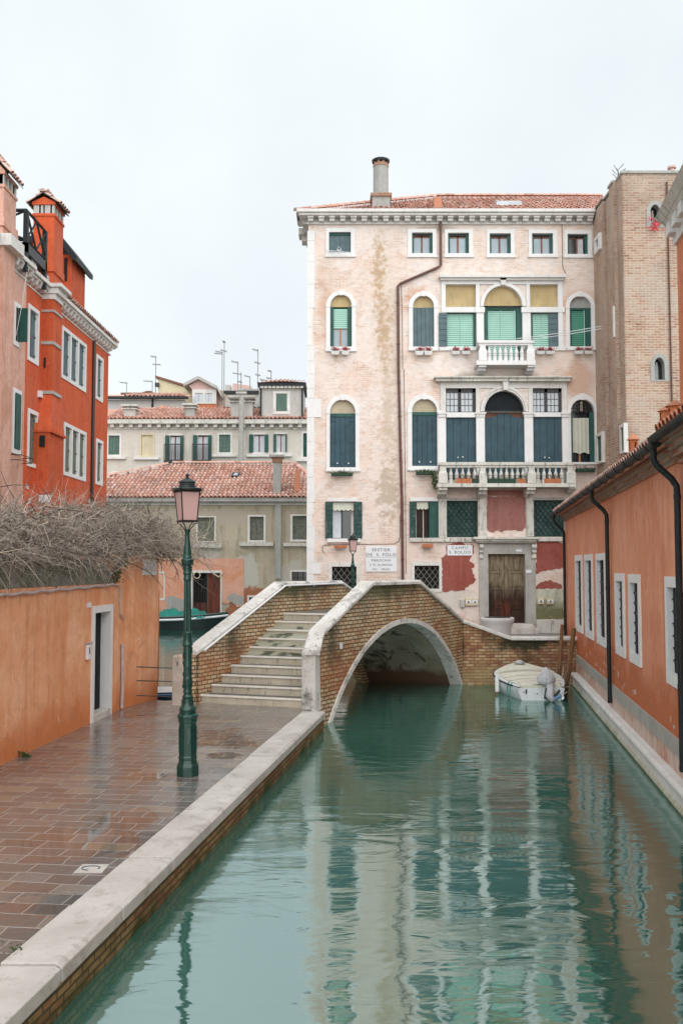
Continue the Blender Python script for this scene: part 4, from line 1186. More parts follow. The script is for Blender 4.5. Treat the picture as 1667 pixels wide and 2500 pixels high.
bars(PF, [(i_[0] + (i_[1] - i_[0]) * .46, i_[0] + (i_[1] - i_[0]) * .54, vs + .05, i_[3] - .06)], -.14, 0, 'cream_panel', w, 'window_frame')
flat(PF, (i_[0] + .02, i_[1] - .02, r[2], r[3]), -.26, 'pane_dark', w)
cu = W('G', 1313, 1441, 435, 706); b = MB(); NN = 14
for i in range(NN):
    a0 = cu[0] + (cu[1] - cu[0]) * i / NN; a1 = cu[0] + (cu[1] - cu[0]) * (i + 1) / NN
    f0 = -.14 + .012 * math.sin(i * 1.9); f1 = -.14 + .012 * math.sin((i + 1) * 1.9); d0 = .03 * math.sin(i * .8); d1 = .03 * math.sin((i + 1) * .8)
    b.mesh([PF.p(a0, cu[2] + d0, f0), PF.p(a1, cu[2] + d1, f1), PF.p(a1, cu[3], f1), PF.p(a0, cu[3], f0)], [(0, 1, 2, 3)])
b.build('curtain', M['cloth_blind'], w)
flat(PF, (i_[0], W('G', 1296, 1313, 430, 700)[1], r[2], r[3]), -.07, 'green_shutter', w, 'shutter')
flat(PF, (W('G', 1442, 1478, 430, 700)[0], i_[1], r[2], r[3]), -.06, 'green_shutter', w, 'shutter')
bars(PF, [(cu[0] + .25, cu[0] + .32, r[2], cu[2])], -.2, 0, 'terracotta_frame', w, 'window_frame')

# --- three light windows (both floors share one make)
def posts(par, k, xs, y0, y1, n=.07, mat='clean_stone', name='pilaster'):
    for (x0, x1) in xs:
        r = W(k, x0, x1, y0, y1); b = MB(); b.fb(PF, r[0], r[1], r[2], r[3], -.2, n); b.build(name, M[mat], par)
def band(par, k, x0, x1, y0, y1, n, name, mat='clean_stone', bevel=.0):
    r = W(k, x0, x1, y0, y1, n); b = MB(); b.fb(PF, r[0], r[1], r[2], r[3], -.2, n); return b.build(name, M[mat], par, bevel=bevel)
tri2 = MB(); r = W('F', 300, 1312, 752, 785, .22); tri2.fb(PF, r[0], r[1], r[2] + .06, r[3], -.02, .26); tri2.fb(PF, r[0] + .05, r[1] - .05, r[2] - .02, r[2] + .06, -.02, .17)
tri2 = tri2.build('three_light_window', M['white_stone'], pal)
tri2['label'] = 'upper three light window with mint green blinds'
band(tri2, 'F', 318, 1285, 790, 826, .055, 'frieze', 'clean_stone')
posts(tri2, 'F', [(318, 352), (1248, 1285)], 827, 1353, .05)
posts(tri2, 'F', [(592, 622), (994, 1022)], 827, 1009, .045)
posts(tri2, 'F', [(597, 655), (962, 1028)], 1051, 1353, .08)
band(tri2, 'F', 318, 594, 1009, 1050, .066, 'transom'); band(tri2, 'F', 1026, 1300, 1009, 1050, .066, 'transom')
band(tri2, 'F', 588, 664, 1009, 1051, .12, 'capital'); band(tri2, 'F', 957, 1034, 1009, 1051, .12, 'capital')
S = S2; oo = W('F', 628, 992, 818, 1436)
b = MB(); b.ring(PF, aloop(oo[0], oo[1], S['vs'], S['vs'] + .001, oo[3], 18), aloop(S['c'][0], S['c'][1], S['vs'], S['vs'] + .001, S['c'][3], 18), .085, -.02, -.2); b.build('archivolt', M['clean_stone'], tri2)
r = W('F', 780, 832, 786, 842); b = MB(); b.fprism(PF, [(r[0] + .05, r[2]), (r[1] - .05, r[2]), (r[1], r[3]), (r[0], r[3])], 0, .17); b.build('keystone', M['white_stone'], tri2)
b = MB(); b.fprism(PF, aloop(S['c'][0], S['c'][1], S['vs'] - .03, S['vs'], S['c'][3], 18), -.16, -.13); b.build('lunette', M['ochre'], tri2)
flat(PF, W('F', 352, 592, 828, 1004), -.14, 'ochre', tri2, 'blind_panel'); flat(PF, W('F', 1022, 1248, 828, 1004), -.14, 'ochre', tri2, 'blind_panel')
blind(PF, W('F', 364, 575, 1056, 1325), -.09, 'mint_blind', tri2); blind(PF, W('F', 1048, 1176, 1056, 1325), -.09, 'mint_blind', tri2); blind(PF, W('F', 690, 915, 1032, 1436), -.09, 'mint_blind', tri2)
for r in (W('F', 470, 474, 1056, 1325), W('F', 792, 797, 1032, 1436), W('F', 1122, 1126, 1056, 1325), W('F', 905, 912, 1032, 1436)): bars(PF, [r], -.06, 0, 'mint_blind', tri2, 'blind_rail')
planks(PF, W('F', 300, 363, 1055, 1325, .08), .10, 6, 'slate_shutter', tri2, horiz=True)
planks(PF, W('F', 1175, 1249, 1055, 1325), -.03, 6, 'slate_shutter', tri2, horiz=True)
for r in (W('F', 576, 592, 1055, 1325), W('F', 1030, 1047, 1055, 1325), W('F', 656, 690, 1012, 1436), W('F', 918, 961, 1012, 1436)): flat(PF, r, -.03, 'green_shutter', tri2, 'shutter')
bars(PF, [W('F', 655, 961, 1008, 1030)], -.05, 0, 'green_shutter', tri2, 'head_frame')
bars(PF, [W('F', 352, 592, 1050, 1060), W('F', 1022, 1248, 1050, 1060)], -.05, 0, 'iron', tri2, 'head_frame')
band(pal, 'F', 298, 597, 1326, 1355, .075, 'sill'); band(pal, 'F', 1028, 1318, 1326, 1355, .075, 'sill')

tri1 = MB(); r = W('G', 250, 1312, 120, 155, .3); tri1.fb(PF, r[0], r[1], r[3] - .06, r[3], -.02, .36); tri1.fb(PF, r[0] + .07, r[1] - .07, r[2], r[3] - .06, -.02, .27)
tri1 = tri1.build('three_light_window', M['grimy_stone'], pal, bevel=.01)
tri1['label'] = 'lower three light window closed by dark blue shutters'
band(tri1, 'G', 297, 1265, 156, 210, .05, 'frieze', 'white_stone')
posts(tri1, 'G', [(297, 338), (1228, 1263)], 211, 396, .045, 'white_stone')
posts(tri1, 'G', [(283, 340), (1229, 1282)], 430, 915, .06, 'clean_stone')
posts(tri1, 'G', [(569, 600), (970, 1003)], 211, 394, .04, 'white_stone')
posts(tri1, 'G', [(571, 636), (940, 1006)], 430, 915, .08, 'clean_stone')
band(tri1, 'G', 345, 566, 396, 434, .055, 'transom'); band(tri1, 'G', 1014, 1226, 396, 430, .055, 'transom')
for x0, x1 in ((275, 348), (563, 648), (930, 1018), (1222, 1292)):
    band(tri1, 'G', x0, x1, 393, 408, .14, 'capital', 'white_stone'); band(tri1, 'G', x0 + 8, x1 - 8, 408, 431, .11, 'capital', 'white_stone')
S = S1; oo = W('G', 603, 968, 196, 915)
b = MB(); b.ring(PF, aloop(oo[0], oo[1], S['vs'], S['vs'] + .001, oo[3], 18), aloop(S['c'][0], S['c'][1], S['vs'], S['vs'] + .001, S['c'][3], 18), .06, -.02, -.2)
b.ring(PF, aloop(oo[0] + .0, oo[1] - .0, S['vs'], S['vs'] + .001, oo[3] + .0, 18), aloop(oo[0] + .09, oo[1] - .09, S['vs'], S['vs'] + .001, oo[3] - .09, 18), .10, -.02, .04)
b.build('archivolt', M['white_stone'], tri1)
r = W('G', 765, 816, 150, 232); b = MB(); b.fprism(PF, [(r[0] + .05, r[2]), (r[1] - .05, r[2]), (r[1], r[3]), (r[0], r[3])], 0, .22); b.build('keystone', M['white_stone'], tri1)
# spandrels in stone rather than plaster
b = MB()
for (x0, x1) in ((600, 770), (812, 972)): pass
b = MB(); b.fprism(PF, aloop(S['c'][0], S['c'][1], S['vs'] - .03, S['vs'], S['c'][3], 18), -.20, -.17); b.build('lunette', M['pane_matte'], tri1)
bars(PF, [W('G', 636, 940, 386, 396)], -.05, 0, 'grimy_stone', tri1, 'lunette_sill')
# leaded lights
for (x0, x1) in ((338, 569), (1003, 1228)):
    fr_r = W('G', x0, x1, 212, 394)
    bars(PF, [sub(fr_r, 0, 1, .84, 1), sub(fr_r, .42, .52, 0, 1), sub(fr_r, .0, .03, 0, 1), sub(fr_r, .90, 1, 0, 1), sub(fr_r, 0, 1, 0, .03)], -.08, 0, 'iron', tri1, 'window_frame')
    for a0, a1 in ((.03, .42), (.52, .90)):
        g = sub(fr_r, a0, a1, .03, .84); flat(PF, g, -.13, 'pane_white', tri1)
        seg = []
        for t in (.33, .66): seg.append((g[0] + (g[1] - g[0]) * t - .010, g[0] + (g[1] - g[0]) * t + .010, g[2], g[3]))
        for t in (.33, .66): seg.append((g[0], g[1], g[2] + (g[3] - g[2]) * t - .010, g[2] + (g[3] - g[2]) * t + .010))
        bars(PF, seg, -.115, 0, 'iron', tri1, 'lead_bars', .012)
planks(PF, W('G', 340, 569, 435, 912), -.06, 4, 'blue_shutter', tri1, gap=.02); planks(PF, W('G', 1006, 1228, 432, 912), -.06, 4, 'blue_shutter', tri1, gap=.02)
cc = W('G', 636, 940, 400, 912); b = MB(); kk = 6
for i in range(kk):
    a = cc[0] + (cc[1] - cc[0]) * i / kk; c = cc[0] + (cc[1] - cc[0]) * (i + 1) / kk
    def tp(u): t = (u - cc[0]) / (cc[1] - cc[0]); return cc[3] - .17 + .15 * math.exp(-((t - .5) / .22) ** 4)
    L = [(a + .009, cc[2]), (c - .009, cc[2])] + [(c - .009 - (c - a - .018) * j / 4, tp(c - .009 - (c - a - .018) * j / 4)) for j in range(5)]
    b.fprism(PF, L, -.10, -.05)
b.fb(PF, cc[0] + .01, cc[1] - .01, cc[2], cc[3] - .2, -.11, -.07)
b.build('shutter', M['blue_shutter'], tri1); flat(PF, (cc[0], cc[1], cc[3] - .3, cc[3] + .03), -.14, 'brown_frame', tri1, 'head_panel')
kn = MB()
for (gx, gy) in ((432, 742), (470, 738), (1098, 741), (1132, 744)):
    u, v = PF.uv('G', gx, gy); kn.lathe([(-.02, .026), (.02, .026)], PF.p(u, v, -.04), 8)
kn.build('latch_knobs', M['white_paint'], tri1)

# --- balconies
def baluster_prof(h, r):
    return [(0, r * .95), (h * .27, r * .95), (h * .28, r * .6), (h * .34, r * .8), (h * .41, r * .95), (h * .46, r * .62), (h * .49, r * .85), (h * .56, r * .95), (h * .66, r * .8), (h * .80, r * .45), (h * .93, r * .42), (h * .95, r * .7), (h, r * .7)]
def balcony(key, rail, postsx, rows, slab, brackets, n, label, mat, z3=None):
    k = key
    root = band(pal, k, slab[0], slab[1], slab[2], slab[3], n, 'balcony', mat)
    root['label'] = label
    r = W(k, rail[0], rail[1], rail[2], rail[3], n)
    b = MB(); b.fb(PF, r[0], r[1], r[2] + (r[3] - r[2]) * .45, r[3], n - .26, n + .02); b.fb(PF, r[0] + .05, r[1] - .05, r[2], r[2] + (r[3] - r[2]) * .45, n - .22, n - .03)
    for uu in (r[0] + .05, r[1] - .24): b.fb(PF, uu, uu + .19, r[2] + .01, r[3] - .005, .0, n - .26)
    b.build('rail', M[mat], root)
    zs = W(k, slab[0], slab[1], slab[2], slab[3], n)[3]
    for (x0, x1) in postsx:
        p = W(k, x0, x1, rail[3], slab[2], n); h = r[2] - zs; b = MB(); c = (p[0] + p[1]) / 2; w = (p[1] - p[0]) / 2
        def sq(z0, z1, w0, w1):
            cy_ = PY - n + .14
            b.hexa([(c - w0, cy_ - w0, z0), (c + w0, cy_ - w0, z0), (c + w0, cy_ + w0, z0), (c - w0, cy_ + w0, z0), (c - w1, cy_ - w1, z1), (c + w1, cy_ - w1, z1), (c + w1, cy_ + w1, z1), (c - w1, cy_ + w1, z1)])
        sq(zs, zs + h * .62, w, w); sq(zs + h * .621, zs + h * .80, w * .98, w * .70); sq(zs + h * .801, zs + h, w * .70, w * .70)
        b.build('post', M[mat], root)
    hb = r[2] - zs; proto = None
    for (x0, x1, cnt) in rows:
        for i in range(cnt):
            xx = x0 + (x1 - x0) * (i / (cnt - 1)); u = W(k, xx - 5, xx + 5, rail[3], slab[2], n); u = (u[0] + u[1]) / 2
            if proto is None:
                bb = MB(); bb.lathe(baluster_prof(hb, .085), (0, 0, 0), 10); proto = bb.build('baluster', M[mat], root, smooth='auto'); o = proto
            else:
                o = proto.copy(); COL.objects.link(o); o.parent = root
            o.location = (u, PY - n + .13, zs)
    for (x0, x1, y0, y1) in brackets:
        p = W(k, x0, x1, y0, y1, n * .7); b = MB(); v1 = W(k, slab[0], slab[1], slab[2], slab[3], n)[2]; v0 = p[2]; hh_ = v1 - v0
        prof = [(0, v1), (n - .06, v1), (n - .06, v1 - hh_ * .30), (n * .70, v1 - hh_ * .42), (n * .66, v1 - hh_ * .7), (n * .30, v1 - hh_ * .85), (n * .22, v0), (0, v0)]
        b.prism([PF.p(p[0], v, q_) for q_, v in prof], [PF.p(p[1], v, q_) for q_, v in prof]); b.build('bracket', M[mat], root)
    return root
bal2 = balcony('F', (605, 1058, 1275, 1312), [(617, 682), (1000, 1062)], [(704, 964, 7)], (597, 1070, 1436, 1470), [(612, 670, 1470, 1530), (1002, 1060, 1470, 1530)], .72, 'upper balcony with seven balusters between two posts', 'clean_stone')
bal1 = balcony('G', (285, 1322, 778, 818), [(285, 352), (595, 655), (965, 1030), (1264, 1332)], [(380, 562, 5), (682, 936, 7), (1050, 1232, 5)], (276, 1336, 940, 968), [(282, 346, 968, 1045), (590, 650, 968, 1045), (955, 1020, 968, 1040), (1278, 1330, 968, 1010)], .85, 'long lower balcony with planters behind its balusters', 'grimy_stone')
# planters on the lower balcony
def leaf_clump(b, c, rx, ry, rz, n, sz, rr):
    for _ in range(n):
        p = Vector((rr.gauss(0, .45) * rx, rr.gauss(0, .45) * ry, rr.gauss(0, .45) * rz)) + Vector(c)
        d = Vector((rr.uniform(-1, 1), rr.uniform(-1, 1), rr.uniform(-.6, 1))).normalized(); e = d.orthogonal().normalized(); q = d.cross(e); s_ = sz * rr.uniform(.6, 1.3)
        b.r = (rr.random(), 0); b.poly([p, p + (e * .5 + q) * s_ * .5, p + q * s_ * 1.2, p + (q - e * .5) * s_ * .5])
rr = random.Random(21)
for (x0, x1, clay, plant, what) in ((414, 536, 'planter_clay', 'dry_plant', 'clay trough of dry plants on the left of the lower balcony'), (540, 612, 'planter_green', 'dry_plant', 'bushy dry plant beside the second post of the lower balcony'),
                                    (655, 870, 'planter_green', 'dry_plant', 'long planter of purple heather in the middle of the lower balcony'), (882, 944, 'planter_clay', 'leaf', 'small clay trough right of the heather on the lower balcony'),
                                    (1088, 1216, 'planter_clay', 'dry_plant', 'clay trough on the right of the lower balcony')):
    r = W('G', x0, x1, 908, 934, .7); zb = W('G', 300, 1300, 940, 968, .85)[3]
    t = thing('planter', what, 'planter', ((r[0] + r[1]) / 2, PY - .68, zb), 'planters on the lower balcony')
    b = MB(); b.fb(PF, r[0], r[1], zb + .002, zb + .17, .66, .84); b.build('trough', M[clay], t, bevel=.01)
    b = MB(); leaf_clump(b, ((r[0] + r[1]) / 2, PY - .75, zb + .24), (r[1] - r[0]) * .62, .12, .11, 150, .06, rr); b.build('plants', M[plant], t)
# flower boxes under the second floor windows
def flower_box(k, x0, x1, y0, y1, where):
    r = W(k, x0, x1, y0, y1, .2)
    t = thing('flower_box', 'white box of red flowers, ' + where, 'flower box', ((r[0] + r[1]) / 2, PY - .18, r[2]), 'white flower boxes under the windows')
    b = MB(); b.prism([PF.p(r[0] + .03, r[2], .10), PF.p(r[1] - .03, r[2], .10), PF.p(r[1] - .03, r[2], .22), PF.p(r[0] + .03, r[2], .22)], [PF.p(r[0], r[3], .08), PF.p(r[1], r[3], .08), PF.p(r[1], r[3], .26), PF.p(r[0], r[3], .26)]); b.build('box', M['clean_stone'], t)
    c = ((r[0] + r[1]) / 2, PY - .17, r[3] + .07)
    b = MB(); leaf_clump(b, c, (r[1] - r[0]) * .5, .07, .05, 50, .06, rr); b.build('leaves', M['leaf'], t)
    b = MB(); leaf_clump(b, (c[0], c[1] - .03, c[2] + .03), (r[1] - r[0]) * .5, .08, .06, 60, .06, rr); b.build('flowers', M['petal'], t)
for a in (('E', 362, 448, 2050, 2085, 'left of two under the upper leftmost arched window'), ('E', 470, 548, 2048, 2085, 'right of two under the upper leftmost arched window'),
          ('E', 1210, 1295, 2050, 2088, 'left of two under the slate shuttered arched window'), ('E', 1300, 1385, 2050, 2088, 'right of two under the slate shuttered arched window'),
          ('F', 400, 465, 1362, 1385, 'left of two just left of the upper balcony'), ('F', 482, 550, 1362, 1385, 'right of two just left of the upper balcony'),
          ('F', 1075, 1145, 1362, 1385, 'left of two just right of the upper balcony'), ('F', 1150, 1222, 1362, 1385, 'right of two just right of the upper balcony'),
          ('F', 1378, 1450, 1360, 1384, 'left of two under the upper rightmost arched window'), ('F', 1456, 1528, 1360, 1384, 'right of two under the upper rightmost arched window')):
    flower_box(*a)
def trough(k, x0, x1, y0, y1, mat, plant, label, hang=0, cat='planter'):
    r = W(k, x0, x1, y0, y1, .2); t = thing('window_planter', label, cat, ((r[0] + r[1]) / 2, PY - .18, r[2]))
    b = MB(); b.fb(PF, r[0], r[1], r[2], r[3], .09, .27); b.build('trough', M[mat], t, bevel=.01)
    if plant:
        b = MB(); leaf_clump(b, ((r[0] + r[1]) / 2, PY - .2, r[3] + .02), (r[1] - r[0]) * .6, .1, .07, 130, .07, rr)
        if hang:
            for i in range(9): leaf_clump(b, (r[1] + .01 * hang, PY - .22, r[3] - .07 * i), .10, .08, .08, 30, .07, rr)
        b.build('plants', M[plant], t)
trough('H', 370, 590, 1070, 1100, 'planter_green', 'leaf', 'dark green trough with pale plants under the lower left arched window')
trough('H', 1240, 1420, 1060, 1088, 'planter_green', 'leaf', 'dark trough with a green plant hanging beside the lower balcony', 2)
trough('G', 1335, 1478, 828, 855, 'planter_green', 'dry_plant', 'dark trough under the arched window with the cream curtain')
trough('H', 400, 535, 1812, 1840, 'planter_clay', None, 'red clay trough under the window with the scalloped awning, nearest the lamp')
trough('H', 1305, 1415, 1800, 1835, 'planter_clay', None, 'red clay trough on an iron rack under the half open dark shutter')

# --- ground floor openings
def lintel(par, k, x0, x1, y0, y1, n=.03, mat='clean_stone', name='lintel'): return band(par, k, x0, x1, y0, y1, n, name, mat)
w = lintel(pal, 'H', 330, 640, 1325, 1361, .03, name='window'); w['label'] = 'ground floor window with scalloped white awning and open dark green shutters'
lintel(w, 'H', 330, 672, 1742, 1780, .10, name='sill')
flat(PF, C1, -.25, 'pane_dark', w); flat(PF, sub(C1, .01, .40, .02, .80), -.22, 'pane_white', w, 'curtain'); flat(PF, sub(C1, .86, .97, .02, .80), -.21, 'curtain', w, 'curtain')
bars(PF, [sub(C1, .40, .47, 0, 1)], -.2, 0, 'iron', w, 'window_frame')
b = MB(); NN = 24
for i in range(NN):
    u0 = C1[0] + (C1[1] - C1[0]) * (.02 + .96 * i / NN); u1 = C1[0] + (C1[1] - C1[0]) * (.02 + .96 * (i + 1) / NN)
    s0_ = .05 * abs(math.sin(i * math.pi / 5)); s1_ = .05 * abs(math.sin((i + 1) * math.pi / 5))
    b.mesh([PF.p(u0, C1[3] - .30 - s0_, -.02), PF.p(u1, C1[3] - .30 - s1_, -.02), PF.p(u1, C1[3] - .02, -.10), PF.p(u0, C1[3] - .02, -.10)], [(0, 1, 2, 3)])
b.build('awning', M['cloth_blind'], w)
planks(PF, W('H', 310, 384, 1364, 1742, .06), .07, 8, 'worn_shutter', w, horiz=True); planks(PF, W('H', 607, 688, 1364, 1742, .06), .07, 8, 'worn_shutter', w, horiz=True)
w = lintel(pal, 'G', 65, 290, 1048, 1077, .03, name='window'); w['label'] = 'ground floor window with one dark green shutter half closed'
flat(PF, C2, -.25, 'pane_dark', w); flat(PF, sub(C2, .60, 1, 0, 1), -.02, 'green_shutter', w, 'shutter'); bars(PF, [sub(C2, .33, .37, 0, .98), sub(C2, .0, .04, 0, 1)], -.2, 0, 'cream_panel', w, 'window_frame')
b = MB(); NN = 16
for i in range(NN):
    u0 = C2[0] + (C2[1] - C2[0]) * (.04 + .52 * i / NN); u1 = C2[0] + (C2[1] - C2[0]) * (.04 + .52 * (i + 1) / NN)
    s0_ = .05 * abs(math.sin(i * math.pi / 5)); s1_ = .05 * abs(math.sin((i + 1) * math.pi / 5))
    b.mesh([PF.p(u0, C2[3] - .26 - s0_, -.03), PF.p(u1, C2[3] - .26 - s1_, -.03), PF.p(u1, C2[3] - .02, -.08), PF.p(u0, C2[3] - .02, -.08)], [(0, 1, 2, 3)])
b.build('awning', M['cloth_blind'], w)
planks(PF, W('G', 62, 110, 1080, 1360, .06), .07, 9, 'worn_shutter', w, horiz=True)
# sill band, posts, lattices and red panel
band(pal, 'G', 65, 552, 1358, 1388, .11, 'sill_course', 'grimy_stone'); band(pal, 'G', 1046, 1290, 1356, 1384, .11, 'sill_course', 'grimy_stone')
for (x0, x1, y0, y1) in ((282, 344, 1046, 1357), (584, 645, 1040, 1352), (952, 1009, 1040, 1348), (1245, 1290, 1040, 1348)):
    r = W('G', x0, x1, y0, y1); b = MB(); b.fb(PF, r[0], r[1], r[2], r[3], -.2, .08); c = (r[0] + r[1]) / 2; b.fb(PF, c - .10, c + .10, r[2] + .1, r[3] - .1, .08, .10); b.build('pilaster', M['grimy_stone'], pal)
band(pal, 'G', 345, 581, 1052, 1074, .03, 'lintel', 'grey_stone'); band(pal, 'G', 1010, 1244, 1048, 1069, .03, 'lintel', 'grey_stone')
def lattice(r, n, pitch, mat, par, backmat, w_=.012, name='lattice'):
    flat(PF, r, n - .12, backmat, par, 'backing')
    b = MB(); W_, H_ = r[1] - r[0], r[3] - r[2]; k = .78
    for sgn in (1, -1):
        t = -H_ * k
        while t < W_:
            u0, v0, u1, v1 = t, 0.0, t + H_ * k, H_
            if u0 < 0: v0 = -u0 / k; u0 = 0
            if u1 > W_: v1 = v0 + (W_ - u0) / k; u1 = W_
            if v1 - v0 > .02:
                A_, B_ = ((u0, v0), (u1, v1)) if sgn > 0 else ((W_ - u0, v0), (W_ - u1, v1))
                b.tube([PF.p(r[0] + A_[0], r[2] + A_[1], n + .004 * sgn), PF.p(r[0] + B_[0], r[2] + B_[1], n + .004 * sgn)], w_, 4, cap=False)
            t += pitch
    return b.build(name, M[mat], par)
lat = Mat('lattice_back'); M['lattice_back'] = lat.out(lat.ramp(lat.noise(lat.pos, 2.2, 6, .6), [(.38, (.010, .030, .032)), (.66, (.06, .095, .09))]), .5)
for r, lb in ((LL, 'left lattice window of dark green diamonds'), (LR, 'right lattice window of dark green diamonds')):
    w = flat(PF, r, -.14, 'lattice_back', pal, 'lattice_window'); w['label'] = lb
    lattice(r, -.08, .19, 'green_shutter', w, 'lattice_back', .014)
def ragged(b, fr, loop, n0, n1, amp, step_, rr):
    L = []
    for i in range(len(loop)):
        a, c = Vector(loop[i]).to_2d() if False else Vector((*loop[i], 0)), Vector((*loop[(i + 1) % len(loop)], 0))
        m = max(1, int((c - a).length / step_))
        nn = Vector((c.y - a.y, a.x - c.x, 0)).normalized() if (c - a).length > 0 else Vector()
        for j in range(m):
            p = a.lerp(c, j / m) + nn * (rr.uniform(-amp, amp)); L.append((p.x, p.y))
    b.fprism(fr, L, n0, n1)
def patch(k, pts, mat, name, amp=.045, n1=.014, par=None, step_=.07):
    L = [PF.uv(k, x, y) for x, y in pts]; b = MB(); ragged(b, PF, L, -.01, n1, amp, step_, rr); return b.build(name, M[mat], par or pal)
patch('G', [(653, 1040), (950, 1040), (948, 1275), (925, 1305), (870, 1300), (800, 1300), (760, 1318), (735, 1298), (700, 1318), (665, 1310), (655, 1280)], 'dull_red_plaster', 'red_plaster_panel', .02)
band(pal, 'G', 660, 945, 992, 1036, .02, 'frieze_panel', 'dull_red_plaster')
patch('I', [(130, 215), (250, 195), (330, 215), (420, 225), (425, 300), (390, 345), (370, 380), (405, 400), (430, 455), (390, 470), (430, 540), (435, 610), (370, 640), (330, 680), (300, 712), (200, 705), (90, 712), (85, 500), (75, 420), (70, 355), (125, 320)], 'red_plaster', 'red_plaster_patch')
patch('I', [(1085, 190), (1240, 178), (1374, 200), (1374, 462), (1250, 480), (1160, 500), (1075, 528), (1085, 350)], 'red_plaster', 'red_plaster_patch', .03)
patch('I', [(1072, 688), (1100, 640), (1160, 612), (1230, 590), (1262, 620), (1350, 632), (1358, 686)], 'red_plaster', 'red_plaster_patch', .03)
patch('I', [(1075, 694), (1372, 690), (1372, 1010), (1080, 1010)], 'green_plaster', 'green_plaster_patch', .02)
b = MB()
for (x0, x1, y0, y1) in ((1082, 1235, 1016, 1140), (1238, 1400, 1016, 1128)):
    r = W('I', x0, x1, y0, y1); b.fb(PF, r[0], r[1], CZ - .02, r[3], 0, .10)
b.build('base_stones', M['grimy_stone'], pal, bevel=.02)
# basement windows with lattice
for r, o4, lb in ((D1, (345, 662, 1985, 2310), 'basement window with iron diamond grille behind the far lamp'), (D2, (1190, 1505, 1975, 2290), 'basement window with iron diamond grille left of the small street sign')):
    w = surround(PF, pal, rloop(W('H', *o4)), rloop(r), .03, .25, 'white_stone'); w['label'] = lb
    flat(PF, r, -.24, 'pane_dark', w); flat(PF, sub(r, .28, .46, 0, 1), -.2, 'brown_frame', w, 'window_frame'); flat(PF, sub(r, .5, .8, 0, 1), -.21, 'pane_pale', w)
    lattice(r, -.06, .215, 'grille', w, 'interior', .011, 'grille')
# --- portal
portal = band(pal, 'I', 478, 572, 200, 1060, .05, 'portal', 'grey_stone'); portal['label'] = 'grey stone portal around the weathered double door'
band(portal, 'I', 974, 1078, 200, 1060, .05, 'jamb', 'grey_stone'); band(portal, 'I', 520, 1030, 205, 316, .04, 'lintel', 'grey_stone')
band(portal, 'I', 560, 576, 318, 1052, .065, 'jamb_moulding', 'grey_stone'); band(portal, 'I', 969, 984, 318, 1052, .065, 'jamb_moulding', 'grey_stone')
r = W('I', 412, 1118, 140, 200, .3); b = MB(); b.fb(PF, r[0], r[1], r[3] - .07, r[3] + .02, 0, .36); b.fb(PF, r[0] + .1, r[1] - .1, r[3] - .15, r[3] - .07, 0, .28); b.fb(PF, r[0] + .2, r[1] - .2, r[2], r[3] - .15, 0, .18); b.build('hood', M['grimy_stone'], portal, bevel=.012)
for (x0, x1) in ((478, 516), (1032, 1082)):
    r = W('I', x0, x1, 215, 380, .1); b = MB(); v1, v0 = r[3], r[2]; hh_ = v1 - v0
    prof = [(0, v1), (.24, v1), (.26, v1 - hh_ * .2), (.16, v1 - hh_ * .36), (.18, v1 - hh_ * .5), (.10, v1 - hh_ * .62), (.13, v1 - hh_ * .85), (.05, v0), (0, v0)]
    b.prism([PF.p(r[0], v, q_) for q_, v in prof], [PF.p(r[1], v, q_) for q_, v in prof]); b.build('console', M['grimy_stone'], portal)
dv = MB(); dv.fb(PF, DR[0], DR[1], DR[2], DR[3], -.24, -.19)
door = dv.build('double_door', M['old_door'], portal); c = (DR[0] + DR[1]) / 2
b = MB()
for s_ in (0, 1):
    a0, a1 = (DR[0] + .04, c - .04) if s_ == 0 else (c + .04, DR[1] - .04)
    H_ = DR[3] - DR[2]
    for f0, f1 in ((.03, .22), (.25, .50), (.53, .74), (.77, .96)):
        o_ = (a0 + .08, a1 - .06, DR[2] + H_ * f0, DR[2] + H_ * f1); i_ = (o_[0] + .05, o_[1] - .05, o_[2] + .05, o_[3] - .05)
        b.ring(PF, rloop(o_), rloop(i_), -.165, -.19, -.185)
b.fb(PF, c - .055, c + .055, DR[2], DR[3], -.19, -.15)
b.build('door_panels', M['old_door'], door)
r = W('I', 868, 930, 266, 292, .04); b = MB(); b.fb(PF, r[0], r[1], r[2], r[3], .04, .055); b.build('number_plate', M['sign_white'], portal, bevel=.02)
r = W('I', 974, 1032, 488, 518, .06); b = MB(); b.fb(PF, r[0], r[1], r[2], r[3], .05, .075); b.build('name_plate', M['sign_white'], portal)
# door steps
b = MB(); zt = DR[2]
st_r = W('I', 838, 1092, 1060, 1090, .3)
ds = thing('door_steps', 'two pale stone steps leading up to the weathered double door', 'steps', ((DR[0] + DR[1]) / 2, PY - .3, CZ))
b = MB(); b.fb(PF, DR[0] - .25, DR[1] + .30, CZ - .01, CZ + (zt - CZ) * .52, .055, .70); b.build('step', M['kerb'], ds, bevel=.015)
b = MB(); b.fb(PF, DR[0] - .15, DR[1] + .20, CZ + (zt - CZ) * .52 + .001, zt - .01, .055, .38); b.build('step', M['kerb'], ds, bevel=.015)

